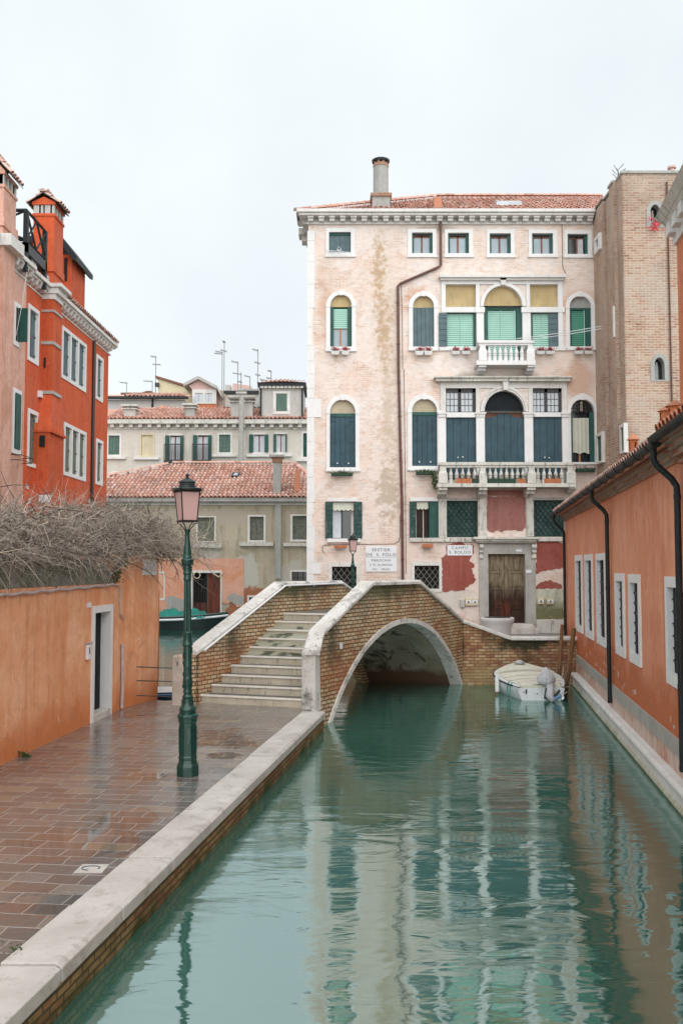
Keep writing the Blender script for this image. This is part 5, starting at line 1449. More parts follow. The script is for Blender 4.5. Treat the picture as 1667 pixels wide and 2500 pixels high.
# --- rain pipe down the facade
dp = [('E', 1466, 628), ('E', 1466, 700), ('E', 1468, 1185), ('E', 1440, 1205), ('E', 1062, 1368), ('E', 1036, 1395), ('E', 1043, 2228), ('H', 1078, 700), ('H', 1098, 1400), ('H', 1105, 2200)]
P_ = []
for k, x, y in dp:
    u, v = PF.uv(k, x, y, .09); P_.append(PF.p(u, v, .09))
P_.append(Vector((P_[-1].x + .02, P_[-1].y, CZ)))
b = MB(); b.tube(P_, .052, 8)
pipe = b.build('rain_pipe', M['copper_pipe'], pal, smooth='auto')
for i in range(5, len(P_) - 1):
    for t in (.2, .7):
        b = MB(); q = P_[i].lerp(P_[i + 1], t); b.lathe([(-.03, .066), (.03, .066)], q, 8)
        b.build('pipe_collar', M['copper_pipe'], pipe)
# thin cables on the wall
def wp(k, pts, n=.02): return [PF.p(*PF.uv(k, x, y, n), n) for x, y in pts]
for k_, pts_, r_ in (('E', [(1070, 1390), (1080, 1700), (1085, 2228)], .008), ('H', [(1117, 0), (1125, 700), (1135, 1500), (1140, 2100)], .008),
    ('H', [(1078, 1500), (1078, 1720), (1062, 1770), (1020, 1797), (650, 1802), (420, 1806), (300, 1810), (282, 1830), (285, 1870), (298, 1888)], .009), ('F', [(1278, 300), (1285, 690), (1312, 745)], .010)):
    cb = MB(); cb.tube(wp(k_, pts_), r_, 4); cb.build('wall_cable', M['iron'], pal)


# --- signs
def text_mesh(body, size, loc, name, mat, par, fr, sx_=1.0, n=.0):
    cu_ = bpy.data.curves.new(name, 'FONT'); cu_.body = body; cu_.size = size; cu_.align_x = 'CENTER'; cu_.extrude = .003; cu_.space_character = 1.15
    o = bpy.data.objects.new(name, cu_); COL.objects.link(o); bpy.context.view_layer.update()
    me = bpy.data.meshes.new_from_object(o.evaluated_get(bpy.context.evaluated_depsgraph_get()))
    bpy.data.objects.remove(o)
    for v in me.vertices:
        p = fr.p(loc[0] + v.co.x * sx_, loc[1] + v.co.y, n + v.co.z + .003); v.co = p
    me.materials.clear(); me.materials.append(M[mat]); me.name = name
    return link(bpy.data.objects.new(name, me), par)
r = W('H', 725, 1041, 1820, 2082, .03); t = thing('street_sign', 'large white painted street sign reading SESTIER DE S. POLO beside the rain pipe', 'sign', ((r[0] + r[1]) / 2, PY - .03, r[2]))
b = MB(); b.fb(PF, r[0], r[1], r[2], r[3], .0, .03); b.build('panel', M['sign_white'], t)
H_ = r[3] - r[2]; cxx = (r[0] + r[1]) / 2
bars(PF, [(r[0] + .01, r[1] - .01, r[2] + H_ * .565, r[2] + H_ * .572)], .034, 0, 'ink', t, 'rule', .006)
for body, fy, sz, wx in (('SESTIER', .80, .155, 1.15), ('DE  S. POLO', .61, .155, 1.18), ('PAROCHIA', .40, .12, 1.1), ('S. M. GLORIOSA', .235, .095, 1.1), ('DEI    FRARI', .06, .095, 1.15)):
    text_mesh(body, sz, (cxx, r[2] + H_ * fy), 'lettering', 'ink', t, PF, wx, .03)
r = W('I', 138, 406, 222, 332, .03); t = thing('street_sign', 'small white street sign reading CAMPO S. BOLDO on the red plaster', 'sign', ((r[0] + r[1]) / 2, PY - .03, r[2]))
b = MB(); b.fb(PF, r[0], r[1], r[2], r[3], .014, .032); b.build('panel', M['sign_white'], t)
H_ = r[3] - r[2]; cxx = (r[0] + r[1]) / 2
text_mesh('CAMPO', .15, (cxx, r[2] + H_ * .60), 'lettering', 'ink', t, PF, 1.1, .032); text_mesh('S. BOLDO', .15, (cxx, r[2] + H_ * .19), 'lettering', 'ink', t, PF, 1.1, .032)
# --- meter boxes
for (k, x0, x1, y0, y1, lb, dots) in (('I', 278, 322, 800, 885, 'narrow grey box on the wall, just left of the wide meter box', 0), ('I', 328, 466, 790, 866, 'wide white meter box with round dials left of the portal', 2),
                                      ('I', 1098, 1166, 784, 852, 'left of two square meter boxes on the green stained plaster', 1), ('I', 1197, 1272, 786, 852, 'right of two square meter boxes on the green stained plaster', 1)):
    r = W(k, x0, x1, y0, y1, .08); t = thing('meter_box', lb, 'meter box', ((r[0] + r[1]) / 2, PY - .05, r[2]), 'meter boxes on the palace wall')
    b = MB(); b.fb(PF, r[0], r[1], r[2], r[3], .01, .10); b.build('case', M['cream_panel'] if dots else M['light_grey_plaster'], t, bevel=.015)
    if dots:
        for i in range(dots):
            c = r[0] + (r[1] - r[0]) * (i + .5) / dots; b = MB(); a = min(.11, (r[1] - r[0]) / dots * .38)
            b.fb(PF, c - a, c + a, r[2] + .08, r[3] - .06, .10, .112); dd = b.build('door', M['white_paint'], t)
            b = MB(); q = PF.p(c, (r[2] + r[3]) / 2 + .0, .118)
            b.tube([q, q - Vector((0, .006, 0))], .035, 10); b.build('dial', M['iron'], t)
# ================================================================== garden wall on the left
def quad(fr, k, TL, TR, BL, BR, n=0):
    a, b_, c, d = fr.uv(k, *TL, n), fr.uv(k, *TR, n), fr.uv(k, *BL, n), fr.uv(k, *BR, n)
    u0, u1 = (a[0] + c[0]) / 2, (b_[0] + d[0]) / 2
    return (min(u0, u1), max(u0, u1), (c[1] + d[1]) / 2, (a[1] + b_[1]) / 2)
gl = (g1 - g0).length; ge = (g2 - g1).length
gwall = thing('garden_wall', 'tall orange plastered garden wall with rain streaks and a narrow white framed doorway', 'wall', tuple(g0))
do = quad(GW, 'O', (727, 330), (886, 310), (722, 1250), (888, 1165)); di = (do[0] + .13, do[1] - .12, do[2] + .06, do[3] - .13)
us = GW.uv('O', 900, 155)[0]
b = MB()
wall_mesh(b, GW, [(-11, QZ - .3), (gl, QZ - .3), (gl, 3.42), (gl - .05, 3.42), (us + .12, 2.86), (-11, 2.83)], [rloop(di)], .5)
b.build('wall', M['garden_plaster'], gwall)
b = MB(); b.prism([GE.p(0.0, QZ - .3, -.45), GE.p(0.0, QZ - .3, 0), GE.p(ge, QZ - .3, 0), GE.p(ge, QZ - .3, -.45)], [GE.p(0.0, 3.42, -.45), GE.p(0.0, 3.42, 0), GE.p(ge, 3.38, 0), GE.p(ge, 3.38, -.45)])
b.build('wall_end', M['garden_plaster'], gwall)
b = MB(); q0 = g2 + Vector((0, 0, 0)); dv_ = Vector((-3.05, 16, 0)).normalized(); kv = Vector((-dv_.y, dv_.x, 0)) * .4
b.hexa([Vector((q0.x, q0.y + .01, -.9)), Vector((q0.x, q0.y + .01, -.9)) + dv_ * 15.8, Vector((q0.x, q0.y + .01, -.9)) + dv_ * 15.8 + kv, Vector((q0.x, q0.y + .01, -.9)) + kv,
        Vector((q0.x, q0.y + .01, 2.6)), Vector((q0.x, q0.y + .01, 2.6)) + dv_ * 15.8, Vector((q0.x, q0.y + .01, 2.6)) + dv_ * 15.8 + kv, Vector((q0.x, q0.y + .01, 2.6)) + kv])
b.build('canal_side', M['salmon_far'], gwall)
dr = surround(GW, gwall, rloop((do[0], do[1], QZ - .05, do[3])), rloop(di), .03, .42, 'clean_stone', 'doorway')
b = MB(); b.fb(GW, di[0] - .04, di[1] + .02, QZ - .1, QZ + .13, -.45, .035); b.build('threshold', M['kerb'], dr, bevel=.012)
planks(GW, (di[0], di[1], QZ + .13, di[3]), -.17, 4, 'interior', dr, 'door')
r = quad(GW, 'O', (692, 300), (720, 298), (692, 338), (720, 336)); b = MB(); b.fb(GW, *r, 0, .02); npn = b.build('number_plate', M['sign_white'], gwall)
r = quad(GW, 'O', (680, 638), (705, 634), (680, 755), (705, 750)); b = MB(); b.fb(GW, r[0], r[1], r[2], r[3], 0, .05); ic = b.build('intercom', M['sign_white'], gwall, bevel=.01)
b = MB(); b.fb(GW, (r[0] + r[1]) / 2 - .012, (r[0] + r[1]) / 2 + .014, r[3] - .16, r[3] - .05, .05, .058); b.build('speaker_slot', M['iron'], ic)
b = MB(); b.tube([GW.p(r[0] - .02, r[3] + .03, .03), GW.p(r[1] + .10, r[3] + .03, .03)], .018, 6); b.build('hood', M['pale_pipe'], ic)
# pipes on the wall
b = MB(); pth = []
for i in range(24):
    t = i / 23; x = 0 + 900 * t; y = 240 - 85 * t
    u, v = GW.uv('O', x, y, .03); pth.append(GW.p(u, v + .012 * math.sin(i * 1.7), .03))
pth = [GW.p(-11, 2.79, .03)] + pth
b.tube(pth, .024, 6); b.build('top_pipe', M['pale_pipe'], gwall, smooth='auto')
b = MB(); b.tube([GW.p(*GW.uv('O', x, y, .03), .03) for x, y in ((905, 155), (950, 160), (962, 190), (955, 300), (960, 385), (988, 428))], .016, 6); b.build('short_pipe', M['pale_pipe'], gwall)
b = MB(); b.tube([GW.p(*GW.uv('O', x, y, .04), .04) for x, y in ((977, 628), (976, 1000), (970, 1142))], .032, 7); b.build('stand_pipe', M['pale_pipe'], gwall)
# mossy coping rising behind the pipe
b = MB(); cs = [(-.01, 2.862), (-.06, 3.0), (-.22, 3.24), (-.9, 3.36), (-1.1, 2.9), (-.5, 2.855)]
b.prism([GW.p(-11, z - .03, n) for n, z in cs], [GW.p(us + .25, z, n) for n, z in cs]); b.build('mossy_coping', M['mossy'], gwall)
# worn name board on the end of the wall
r = quad(GE, 'X', (347, 1370), (380, 1365), (347, 1405), (380, 1403))
t = thing('faded_sign', 'faded white sign half hidden by twigs, high on the end of the orange garden wall', 'sign', tuple(GE.p(r[0], r[2], .02)))
b = MB(); b.fb(GE, r[0], r[1], r[2], r[3] + .02, .004, .03); b.build('panel', M['sign_white'], t)
b = MB()
for i, (a, h) in enumerate(((.12, .10), (.20, .09), (.42, .11), (.55, .11), (.62, .10), (.80, .10), (.88, .09))):
    u = r[0] + (r[1] - r[0]) * a; b.fb(GE, u, u + .012, r[2] + .07, r[2] + .07 + h, .030, .034)
b.build('faded_lettering', M['light_grey_plaster'], t)

# ================================================================== orange red house and pink house, far left
RF = Frame((-9.68, 0), (.0204, 1), (1, -.0204))
red = thing('orange_red_house', 'deep orange red house with white framed tall windows and white toothed cornice', 'building', (-9.2, 32, QZ))
pinkh = thing('pink_house', 'faded pink house at the left edge of the photo, with green shutters', 'building', (-9.3, 25, QZ))
uC = RF.uv('B', 980, 700)[0]           # far corner
uP = RF.uv('B', 203, 700)[0]           # joint with the pink house
zC = (RF.uv('A', 1030, 1668, .3)[1] + RF.uv('A', 430, 1150, .3)[1]) / 2
wins = {
 'upper tall window with slate blue shutters beside the chimney breast': (('A', (250, 1352), (352, 1402)), ('B', (250, 110), (348, 160)), 1, 'slate_shutter'),
 'upper triple window with slate blue shutters': (('A', (563, 1550), (783, 1715)), ('B', (556, 268), (780, 405)), 3, 'slate_shutter'),
 'upper narrow window next to the far corner': (('A', (874, 1802), (936, 1850)), ('B', (874, 465), (936, 498)), 1, 'slate_shutter'),
 'lower tall window with dark grey green shutters': (('B', (247, 546), (345, 582)), ('B', (247, 1082), (343, 1094)), 1, 'grey_shutter'),
 'lower triple window with grey green shutters': (('B', (574, 672), (778, 762)), ('B', (580, 1165), (782, 1210)), 3, 'grey_shutter'),
 'lower narrow window next to the far corner': (('B', (871, 820), (931, 845)), ('B', (873, 1240), (936, 1258)), 1, 'grey_shutter')}
wr = []
for lb, ((k1, TL, TR), (k2, BL, BR), n, mt) in wins.items():
    a, c, d, e = RF.uv(k1, *TL), RF.uv(k1, *TR), RF.uv(k2, *BL), RF.uv(k2, *BR)
    o_ = ((a[0] + d[0]) / 2, (c[0] + e[0]) / 2, (d[1] + e[1]) / 2, (a[1] + c[1]) / 2); fw = .13
    ins_ = []
    for i in range(n):
        W_ = (o_[1] - o_[0] - 2 * fw - (n - 1) * fw) / n; a0 = o_[0] + fw + i * (W_ + fw)
        ins_.append((a0, a0 + W_, o_[2] + .12, o_[3] - .12))
    wr.append((lb, o_, ins_, mt))
holes = [rloop(i_) for _, _, L, _ in wr for i_ in L]
b = MB(); wall_mesh(b, RF, [(uP, -.3), (uC, -.3), (uC, zC), (uP, zC)], holes, .4)
P0, P1 = RF.p(uP, 0), RF.p(uC, 0)
for (A_, B_) in ((P1, P1 + Vector((-9, .2, 0))), (P0, P0 + Vector((-9, .2, 0)))):
    b.poly([A_ + Vector((-.005, 0, -.3)), B_ + Vector((0, 0, -.3)), B_ + Vector((0, 0, zC)), A_ + Vector((-.005, 0, zC))])
b.build('wall', M['orange_red'], red)
for lb, o_, ins_, mt in wr:
    w = MB()
    if len(ins_) == 1: w.ring(RF, rloop(o_), rloop(ins_[0]), .03, -.02, -.30)
    else:
        edges = [o_[0]] + [x for i_ in ins_ for x in (i_[0], i_[1])] + [o_[1]]
        for i in range(0, len(edges), 2): w.fb(RF, edges[i], edges[i + 1], o_[2] + .121, o_[3] - .121, -.30, .03)
        w.fb(RF, o_[0], o_[1], o_[2], o_[2] + .12, -.30, .03); w.fb(RF, o_[0], o_[1], o_[3] - .12, o_[3], -.30, .03)
    w = w.build('window', M['clean_stone'], red); w['label'] = lb
    for i_ in ins_:
        planks(RF, i_, -.06, 2, mt, w)
        hb = MB()
        for f in (.1, .5, .9): hb.fb(RF, i_[1] - .09, i_[1] + .0, i_[2] + (i_[3] - i_[2]) * f - .02, i_[2] + (i_[3] - i_[2]) * f + .02, -.06, -.04)
        hb.build('hinges', M['iron'], w)
def toothed_cornice(fr, u0, u1, z, par, par_name='cornice', n=0.0, ov=.30, pitch=.36, label=None):
    b = MB(); b.fb(fr, u0, u1, z - .10, z + .02, -.1 + n, ov + n); b.fb(fr, u0, u1, z - .16, z - .101, -.1 + n, ov - .07 + n); b.fb(fr, u0, u1, z - .42, z - .36, -.1 + n, .03 + n)
    c = b.build(par_name, M['white_stone'], par, bevel=.01); u = u0 + .05
    while u < u1 - .16:
        b = MB(); b.prism([fr.p(u, z - .34, n), fr.p(u, z - .30, n + .16), fr.p(u, z - .161, n + ov - .08), fr.p(u, z - .161, n)], [fr.p(u + .15, z - .34, n), fr.p(u + .15, z - .30, n + .16), fr.p(u + .15, z - .161, n + ov - .08), fr.p(u + .15, z - .161, n)])
        b.build('modillion', M['white_stone'], c); u += pitch
    return c
# chimney breast
ua = RF.uv('A', 385, 1400)[0]; b0 = RF.uv('A', 487, 1400, .35)[0]; b1 = RF.uv('A', 562, 1400, .35)[0]
toothed_cornice(RF, uP, b0 - .02, zC, red); toothed_cornice(RF, b1 + .02, uC + .25, zC, red)
b = MB(); zlo = RF.uv('B', 470, 400, .35)[1]; b.fb(RF, b0, b1, zlo, zC - .45, -.1, .35)
br_ = b.build('chimney_breast', M['orange_red_dark'], red)
b = MB(); b.fb(RF, b0 - .12, b1 + .12, zC - .10, zC + .02, -.1, .62); b.fb(RF, b0 - .06, b1 + .06, zC - .28, zC - .101, -.1, .50); b.fb(RF, b0 - .02, b1 + .02, zC - .45, zC - .281, -.1, .40); b.build('cornice', M['white_stone'], br_, bevel=.012)
zz1 = RF.uv('A', 480, 1700, .35)[1]; 
for za_, zb2_, n_ in ((zz1 - .06, zz1 + .04, .38), (zlo - .05, zlo + .05, .39), (zC - .85, zC - .78, .385)):
    b = MB(); b.fb(RF, b0 - .03, b1 + .03, za_, zb2_, -.1, n_); b.build('band', M['grey_stone'], br_)
c0 = RF.uv('B', 447, 1000, .42)[0]; c1_ = RF.uv('B', 578, 1000, .42)[0]; zm = RF.uv('B', 450, 745, .42)[1]
b = MB(); b.prism([RF.p(b0, zlo - .06, -.1), RF.p(b1, zlo - .06, -.1), RF.p(b1, zlo - .06, .35), RF.p(b0, zlo - .06, .35)], [RF.p(c0 - .0, zm, -.1), RF.p(c1_, zm, -.1), RF.p(c1_, zm, .45), RF.p(c0, zm, .45)]); b.build('sloping_shoulder', M['orange_red'], br_)
b = MB(); b.fb(RF, c0 - .03, c1_ + .03, zm - .07, zm - .002, -.1, .50); b.build('ledge', M['orange_red_dark'], br_)
b = MB(); b.fb(RF, c0, c1_, -.3, zm - .071, -.1, .42); b.build('lower_breast', M['orange_red_dark'], br_)
# openings on the breast side facing us
def side_panel(k, x0, x1, y0, y1, Y, mat, name, par, th=.04):
    a = onY(*px(k, x0, y1), Y); c = onY(*px(k, x1, y0), Y); b = MB(); b.box((a.x, Y - th, a.z), (c.x, Y, c.z)); return b.build(name, M[mat], par)
Yb = RF.p(c0, 0, .2).y
side_panel('B', 362, 412, 795, 898, Yb - .002, 'interior', 'side_vent', red)
side_panel('B', 352, 392, 395, 455, RF.p(b0, 0, .2).y - .05, 'white_paint', 'wall_box', red, .2)
side_panel('B', 402, 418, 85, 175, RF.p(b0, 0, .2).y - .002, 'interior', 'side_vent', red)
side_panel('B', 356, 466, 1338, 1405, Yb - .01, 'white_paint', 'white_plate', red)
# chimney stack with a little gabled cap
def gable_stack(par, x0, x1, y0, y1, z0, zt, zr, mat, label=None, seed=3):
    b = MB(); b.box((x0, y0, z0), (x1, y1, zt - .55)); st_ = b.build('chimney', M[mat], par)
    if label: st_['label'] = label
    b = MB(); b.box((x0 - .05, y0 - .05, z0 + (zt - z0) * .18), (x1 + .05, y1 + .05, z0 + (zt - z0) * .18 + .22)); b.build('string_course', M[mat], st_)
    b = MB(); b.box((x0 - .03, y0 - .03, zt - .55), (x1 + .03, y1 + .03, zt - .47)); b.build('string_course', M[mat], st_)
    b = MB(); b.box((x0 + .08, y0 + .08, zt - .47), (x1 - .08, y1 - .08, zt - .18)); b.build('flue', M['interior'], st_)
    b = MB(); n = 3
    for i in range(n + 1):
        for yy in (y0, y1 - .12): xx = x0 + (x1 - x0 - .12) * i / n; b.box((xx, yy, zt - .47), (xx + .12 + (.1 if i in (0, 2) else 0), yy + .12, zt - .2))
        for xx in (x0, x1 - .12):
            yy = y0 + (y1 - y0 - .12) * i / n
            if 0 < i < n: b.box((xx, yy, zt - .47), (xx + .12, yy + .12, zt - .2))
    b.build('brick_piers', M['light_grey_plaster'], st_)
    xm = (x0 + x1) / 2; b = MB()
    b.prism([Vector((x0 - .04, y0 - .04, zt - .2)), Vector((x1 + .04, y0 - .04, zt - .2)), Vector((x1 + .04, y0 - .04, zt - .12)), Vector((xm, y0 - .04, zr - .08)), Vector((x0 - .04, y0 - .04, zt - .12))],
            [Vector((x0 - .04, y1 + .04, zt - .2)), Vector((x1 + .04, y1 + .04, zt - .2)), Vector((x1 + .04, y1 + .04, zt - .12)), Vector((xm, y1 + .04, zr - .08)), Vector((x0 - .04, y1 + .04, zt - .12))])
    b.build('gable', M[mat], st_)
    for s_ in (-1, 1):
        P = Vector(((x0 if s_ < 0 else x1) + s_ * .14, y0 - .12, zt - .17)); ap = Vector((xm, y0 - .12, zr))
        sl_ = (ap - P); Ls_ = sl_.length
        tile_roof('cap_tiles', 'tile_faded', st_, P, (0, 1, 0), sl_, y1 - y0 + .24, Ls_, None, tw=.2, th=.36, seed=seed)
        b = MB(); k = Vector((0, 0, .03)); b.prism([P, P + Vector((0, y1 - y0 + .24, 0)), ap + Vector((0, y1 - y0 + .24, 0)), ap], [q + k for q in (P, P + Vector((0, y1 - y0 + .24, 0)), ap + Vector((0, y1 - y0 + .24, 0)), ap)]); b.build('cap_slab', M['gutter'], st_)
    ridge_tiles('cap_ridge', 'tile_faded', st_, (xm, y0 - .14, zr + .02), (xm, y1 + .14, zr + .02), r=.09)
    return st_
Ys = RF.p(b0, 0, .35).y
xR = RF.p(b0, 0, .32).x; xL = onY(*px('A', 300, 800), Ys).x
zt = onY(*px('A', 400, 460), Ys).z + .25; zr = onY(*px('A', 375, 350), Ys).z
gable_stack(red, xL, xR, Ys, Ys + .95, zC - .1, zt, zr, 'orange_red', 'orange red chimney stack with gabled tile cap')
# roof of the red house and its dormer
b = MB(); Pa, Pb = RF.p(uP, zC + .03, .28), RF.p(uC + .25, zC + .03, .28)
b.poly([Pa, Pb, Pb + Vector((-5, -3, 1.5)), Pa + Vector((-5, 0, 1.5))]); b.poly([Pb, Pb + Vector((-10, .2, 0)), Pb + Vector((-5, -3, 1.5))]); b.r = (.2, .2)
rroof = b.build('roof', M['tile_faded'], red)
tile_roof('roof_tiles', 'tile_faded', rroof, RF.p(b1 + .3, zC + .05, .28), RF.U, (-5, 0, 1.45), uC - b1, 1.4, None, seed=9)
Yd = 30.6; dx = onY(*px('A', 655, 1000), Yd).x; zd = onY(*px('A', 650, 900), Yd).z
b = MB(); b.box((dx - 1.3, Yd, zC), (dx, Yd + 1.6, zd)); dm = b.build('roof_room', M['orange_red_dark'], red)
side_panel('A', 585, 614, 930, 1140, Yd - .003, 'interior', 'side_window', red)
ap = onY(*px('A', 622, 742), Yd).z
b = MB(); b.prism([Vector((dx - 1.5, Yd - .25, zd + .55)), Vector((dx - .32, Yd - .25, ap)), Vector((dx + .22, Yd - .25, zd - .12)), Vector((dx + .22, Yd - .25, zd - .30)), Vector((dx + .1, Yd - .25, zd - .25)), Vector((dx - .38, Yd - .25, ap - .22)), Vector((dx - 1.5, Yd - .25, zd + .4))],
                [Vector((dx - 1.5, Yd + 1.8, zd + .55)), Vector((dx - .32, Yd + 1.8, ap)), Vector((dx + .22, Yd + 1.8, zd - .12)), Vector((dx + .22, Yd + 1.8, zd - .30)), Vector((dx + .1, Yd + 1.8, zd - .25)), Vector((dx - .38, Yd + 1.8, ap - .22)), Vector((dx - 1.5, Yd + 1.8, zd + .4))])
b.build('roof_slab', M['gutter'], dm)
b = MB(); b.tube([RF.p(RF.uv('B', 850, 600, .06)[0], zC - .4, .06), RF.p(RF.uv('B', 850, 600, .06)[0], .4, .06)], .055, 7); b.build('rain_pipe', M['iron'], red)
b = MB(); a = RF.uv('A', 255, 1000, .33)[0]; b.tube([RF.p(a, zC - .02, .33), RF.p(a - .02, zC - 1.2, .2), RF.p(a - .06, zC - 2.2, .04), RF.p(a - .4, zC - 4, .03)], .008, 4); b.build('loose_cable', M['white_paint'], red)
b = MB()
for (x0, x1, y0, y1) in ((236, 262, 1235, 1283), (255, 275, 1370, 1420), (555, 575, 1370, 1425), (808, 832, 1372, 1410)):
    r = quad(RF, 'B', (x0, y0), (x1, y0 + 2), (x0, y1), (x1, y1)); ragged(b, RF, rloop(r), -.01, .008, .03, .1, rr)
b.build('bare_plaster_patches', M['lavender_plaster'], red)

# pink house
zP = zC + .05
pw = []
for (lb, q) in (('small upper window with one open green shutter', ('A', (135, 1375), (160, 1385), (135, 1690), (160, 1695))), ('taller lower window with dark green shutter', ('B', (122, 400), (170, 425), (122, 915), (172, 925)))):
    pw.append((lb, quad(RF, q[0], *q[1:], n=.05)))
u_near = 15.0
b = MB(); wall_mesh(b, RF, [(u_near, -.3), (uP - .01, -.3), (uP - .01, zP), (u_near, zP)], [], .4, n0=.05)
b.poly([RF.p(uP - .012, -.3, .04), RF.p(uP - .012, -.3, -9), RF.p(uP - .012, zP, -9), RF.p(uP - .012, zP, .04)])
b.build('wall', M['pink_house'], pinkh)
toothed_cornice(RF, u_near, uP - .02, zP, pinkh, n=.05)
pa, pb = RF.uv('A', 28, 1200, .4)[0], RF.uv('A', 130, 1200, .4)[0]
b = MB(); b.fb(RF, pa, pb, -.3, zP - .3, 0, .4); pbr = b.build('chimney_breast', M['pink_house'], pinkh)
b = MB(); b.fb(RF, pa - .1, pb + .1, zP - .30, zP + .02, 0, .62); b.build('cornice', M['white_stone'], pbr, bevel=.012)
Yp = RF.p(pa, 0, .4).y
xR2 = onY(*px('A', 60, 400), Yp).x + .62; xL2 = xR2 - 1.0
zt2 = onY(*px('A', 60, 130), Yp).z; zr2 = onY(*px('A', 60, 40), Yp).z
gable_stack(pinkh, xL2 - .2, RF.p(pa, 0, .36).x, Yp, Yp + .95, zP - .1, zt2 + .1, zr2 + .12, 'pink_house', 'pale pink chimney stack at the left edge', seed=5)
b = MB(); Pa, Pb = RF.p(u_near, zP + .03, .28), RF.p(uP, zP + .03, .28); b.poly([Pa, Pb, Pb + Vector((-5, 0, 1.5)), Pa + Vector((-5, 0, 1.5))]); b.r = (.2, .2); b.build('roof', M['tile_faded'], pinkh)
for lb, r in pw:
    w = surround(RF, pinkh, rloop((r[0] - .12, r[1] + .12, r[2] - .14, r[3] + .13)), rloop(r), .085, .05, 'clean_stone'); w['label'] = lb
    if 'green' in lb and 'small' in lb:
        flat(RF, (r[0] + .01, r[1] - .01, r[2] + .01, r[3] - .01), .056, 'interior', w)
        q = RF.p(r[1] + .02, 0, .06); b = MB()
        b.fb(RF, r[1] - .05, r[1], r[2], r[3], .09, .34); b.build('shutter', M['green_shutter'], w)
    else:
        planks(RF, r, .12, 2, 'green_shutter', w)
b = MB()
for dz in (0, .14): b.tube([RF.p(pw[1][1][0] - .2, pw[1][1][2] - .35 + dz, .06), RF.p(pw[1][1][0] - .2, pw[1][1][2] - .35 + dz, .35), RF.p(pw[1][1][1] + .3, pw[1][1][2] - .35 + dz, .35), RF.p(pw[1][1][1] + .3, pw[1][1][2] - .35 + dz, .06)], .012, 5)
b.build('plant_rack', M['iron'], pinkh)
# roof terrace of dark timber
Ya = 26.0; ax = onY(*px('A', 240, 600), Ya).x; z1a = onY(*px('A', 240, 495), Ya).z; z0a = onY(*px('A', 240, 790), Ya).z; Ya2 = 27.75
alt = thing('roof_terrace', 'dark timber roof terrace with crossed railing panels between the two chimneys', 'terrace', (ax, Ya, z0a))
b = MB(); b.box((ax - 2.2, Ya - .05, z0a - .28), (ax + .05, Ya2, z0a)); b.build('deck', M['iron'], alt)
for (X_, Y_) in ((ax, Ya), (ax, Ya2 - .08), (ax - 2.1, Ya)):
    b = MB(); b.box((X_ - .07, Y_ - .05, zC - .3 if X_ == ax else z0a), (X_ + .05, Y_ + .09, z1a)); b.build('post', M['gutter'], alt)
def xpanel(A_, B_, z0, z1, name='railing'):
    b = MB(); A_ = Vector(A_); B_ = Vector(B_)
    v0, v1 = Vector((0, 0, z0)), Vector((0, 0, z1))
    b.tube([A_ + v0, B_ + v0], .045, 4); b.tube([A_ + v1, B_ + v1], .055, 4); b.tube([A_ + v0, B_ + v1], .035, 4); b.tube([A_ + v1, B_ + v0], .035, 4)
    return b.build(name, M['gutter'], alt)
xpanel((ax, Ya, 0), (ax, (Ya + Ya2) / 2, 0), z0a + .08, z1a); xpanel((ax, (Ya + Ya2) / 2, 0), (ax, Ya2, 0), z0a + .08, z1a); xpanel((ax - 2, Ya, 0), (ax, Ya, 0), z0a + .08, z1a)
for Y_ in (26.6, 27.9):
    b = MB(); b.box((ax - .35, Y_, zC - .2), (ax - .02, Y_ + .4, z0a - .281)); b.build('brick_pier', M['light_grey_plaster'], alt)

# ================================================================== long salmon house on the right bank
SF = Frame((2.77, 0), (.141, 1), (-1, .141))
low = thing('salmon_house', 'low salmon orange house along the canal with black rain pipes and barred windows', 'building', (5.0, 20, 0))
uE = SF.uv('I', 1400, 1000)[0]; uE = min(uE, 29.0); ZE = 4.78; uN = 12.45
wq = [('far window, first of three next to the far rain pipe', ('K', (146, 795), (184, 796), (152, 1212), (187, 1218))), ('middle one of the three far windows', ('K', (199, 791), (240, 791), (205, 1245), (247, 1254))),
      ('nearest of the three far windows, partly behind the middle rain pipe', ('K', (261, 787), (312, 785), (272, 1287), (316, 1292))),
      ('left one of the pair between the rain pipes', ('K', (364, 893), (414, 896), (374, 1334), (422, 1358))), ('right one of the pair between the rain pipes', ('K', (440, 898), (501, 902), (449, 1382), (510, 1405))),
      ('nearest window, partly behind the nearest rain pipe', ('K', (642, 912), (735, 915), (655, 1496), (742, 1540)))]
ws = []
for lb, q in wq:
    r = quad(SF, q[0], *q[1:]); a, c = min(r[0], r[1]), max(r[0], r[1]); ws.append((lb, (a, c, r[2], r[3])))
ws[2] = (ws[2][0], (ws[1][1][0] - (ws[0][1][0] - ws[1][1][0]) * 1.02, ws[1][1][1] - (ws[0][1][0] - ws[1][1][0]) * 1.02, ws[2][1][2], ws[2][1][3]))
fwd = .15
inn = [(o_[0] + fwd, o_[1] - fwd, o_[2] + .16, o_[3] - .15) for _, o_ in ws]
u0n = ws[5][1][0] - .5
split = SF.uv('K', 318, 900)[0]
b = MB(); wall_mesh(b, SF, [(uN, .30), (uE, .30), (uE, ZE - .05), (uN, ZE - .05)], [rloop(i_) for i_ in inn if i_[0] > uN], .5)
b.fb(SF, uE - .3, uE, .3, ZE - .05, -6, -.5)
b.build('wall', M['salmon'], low)
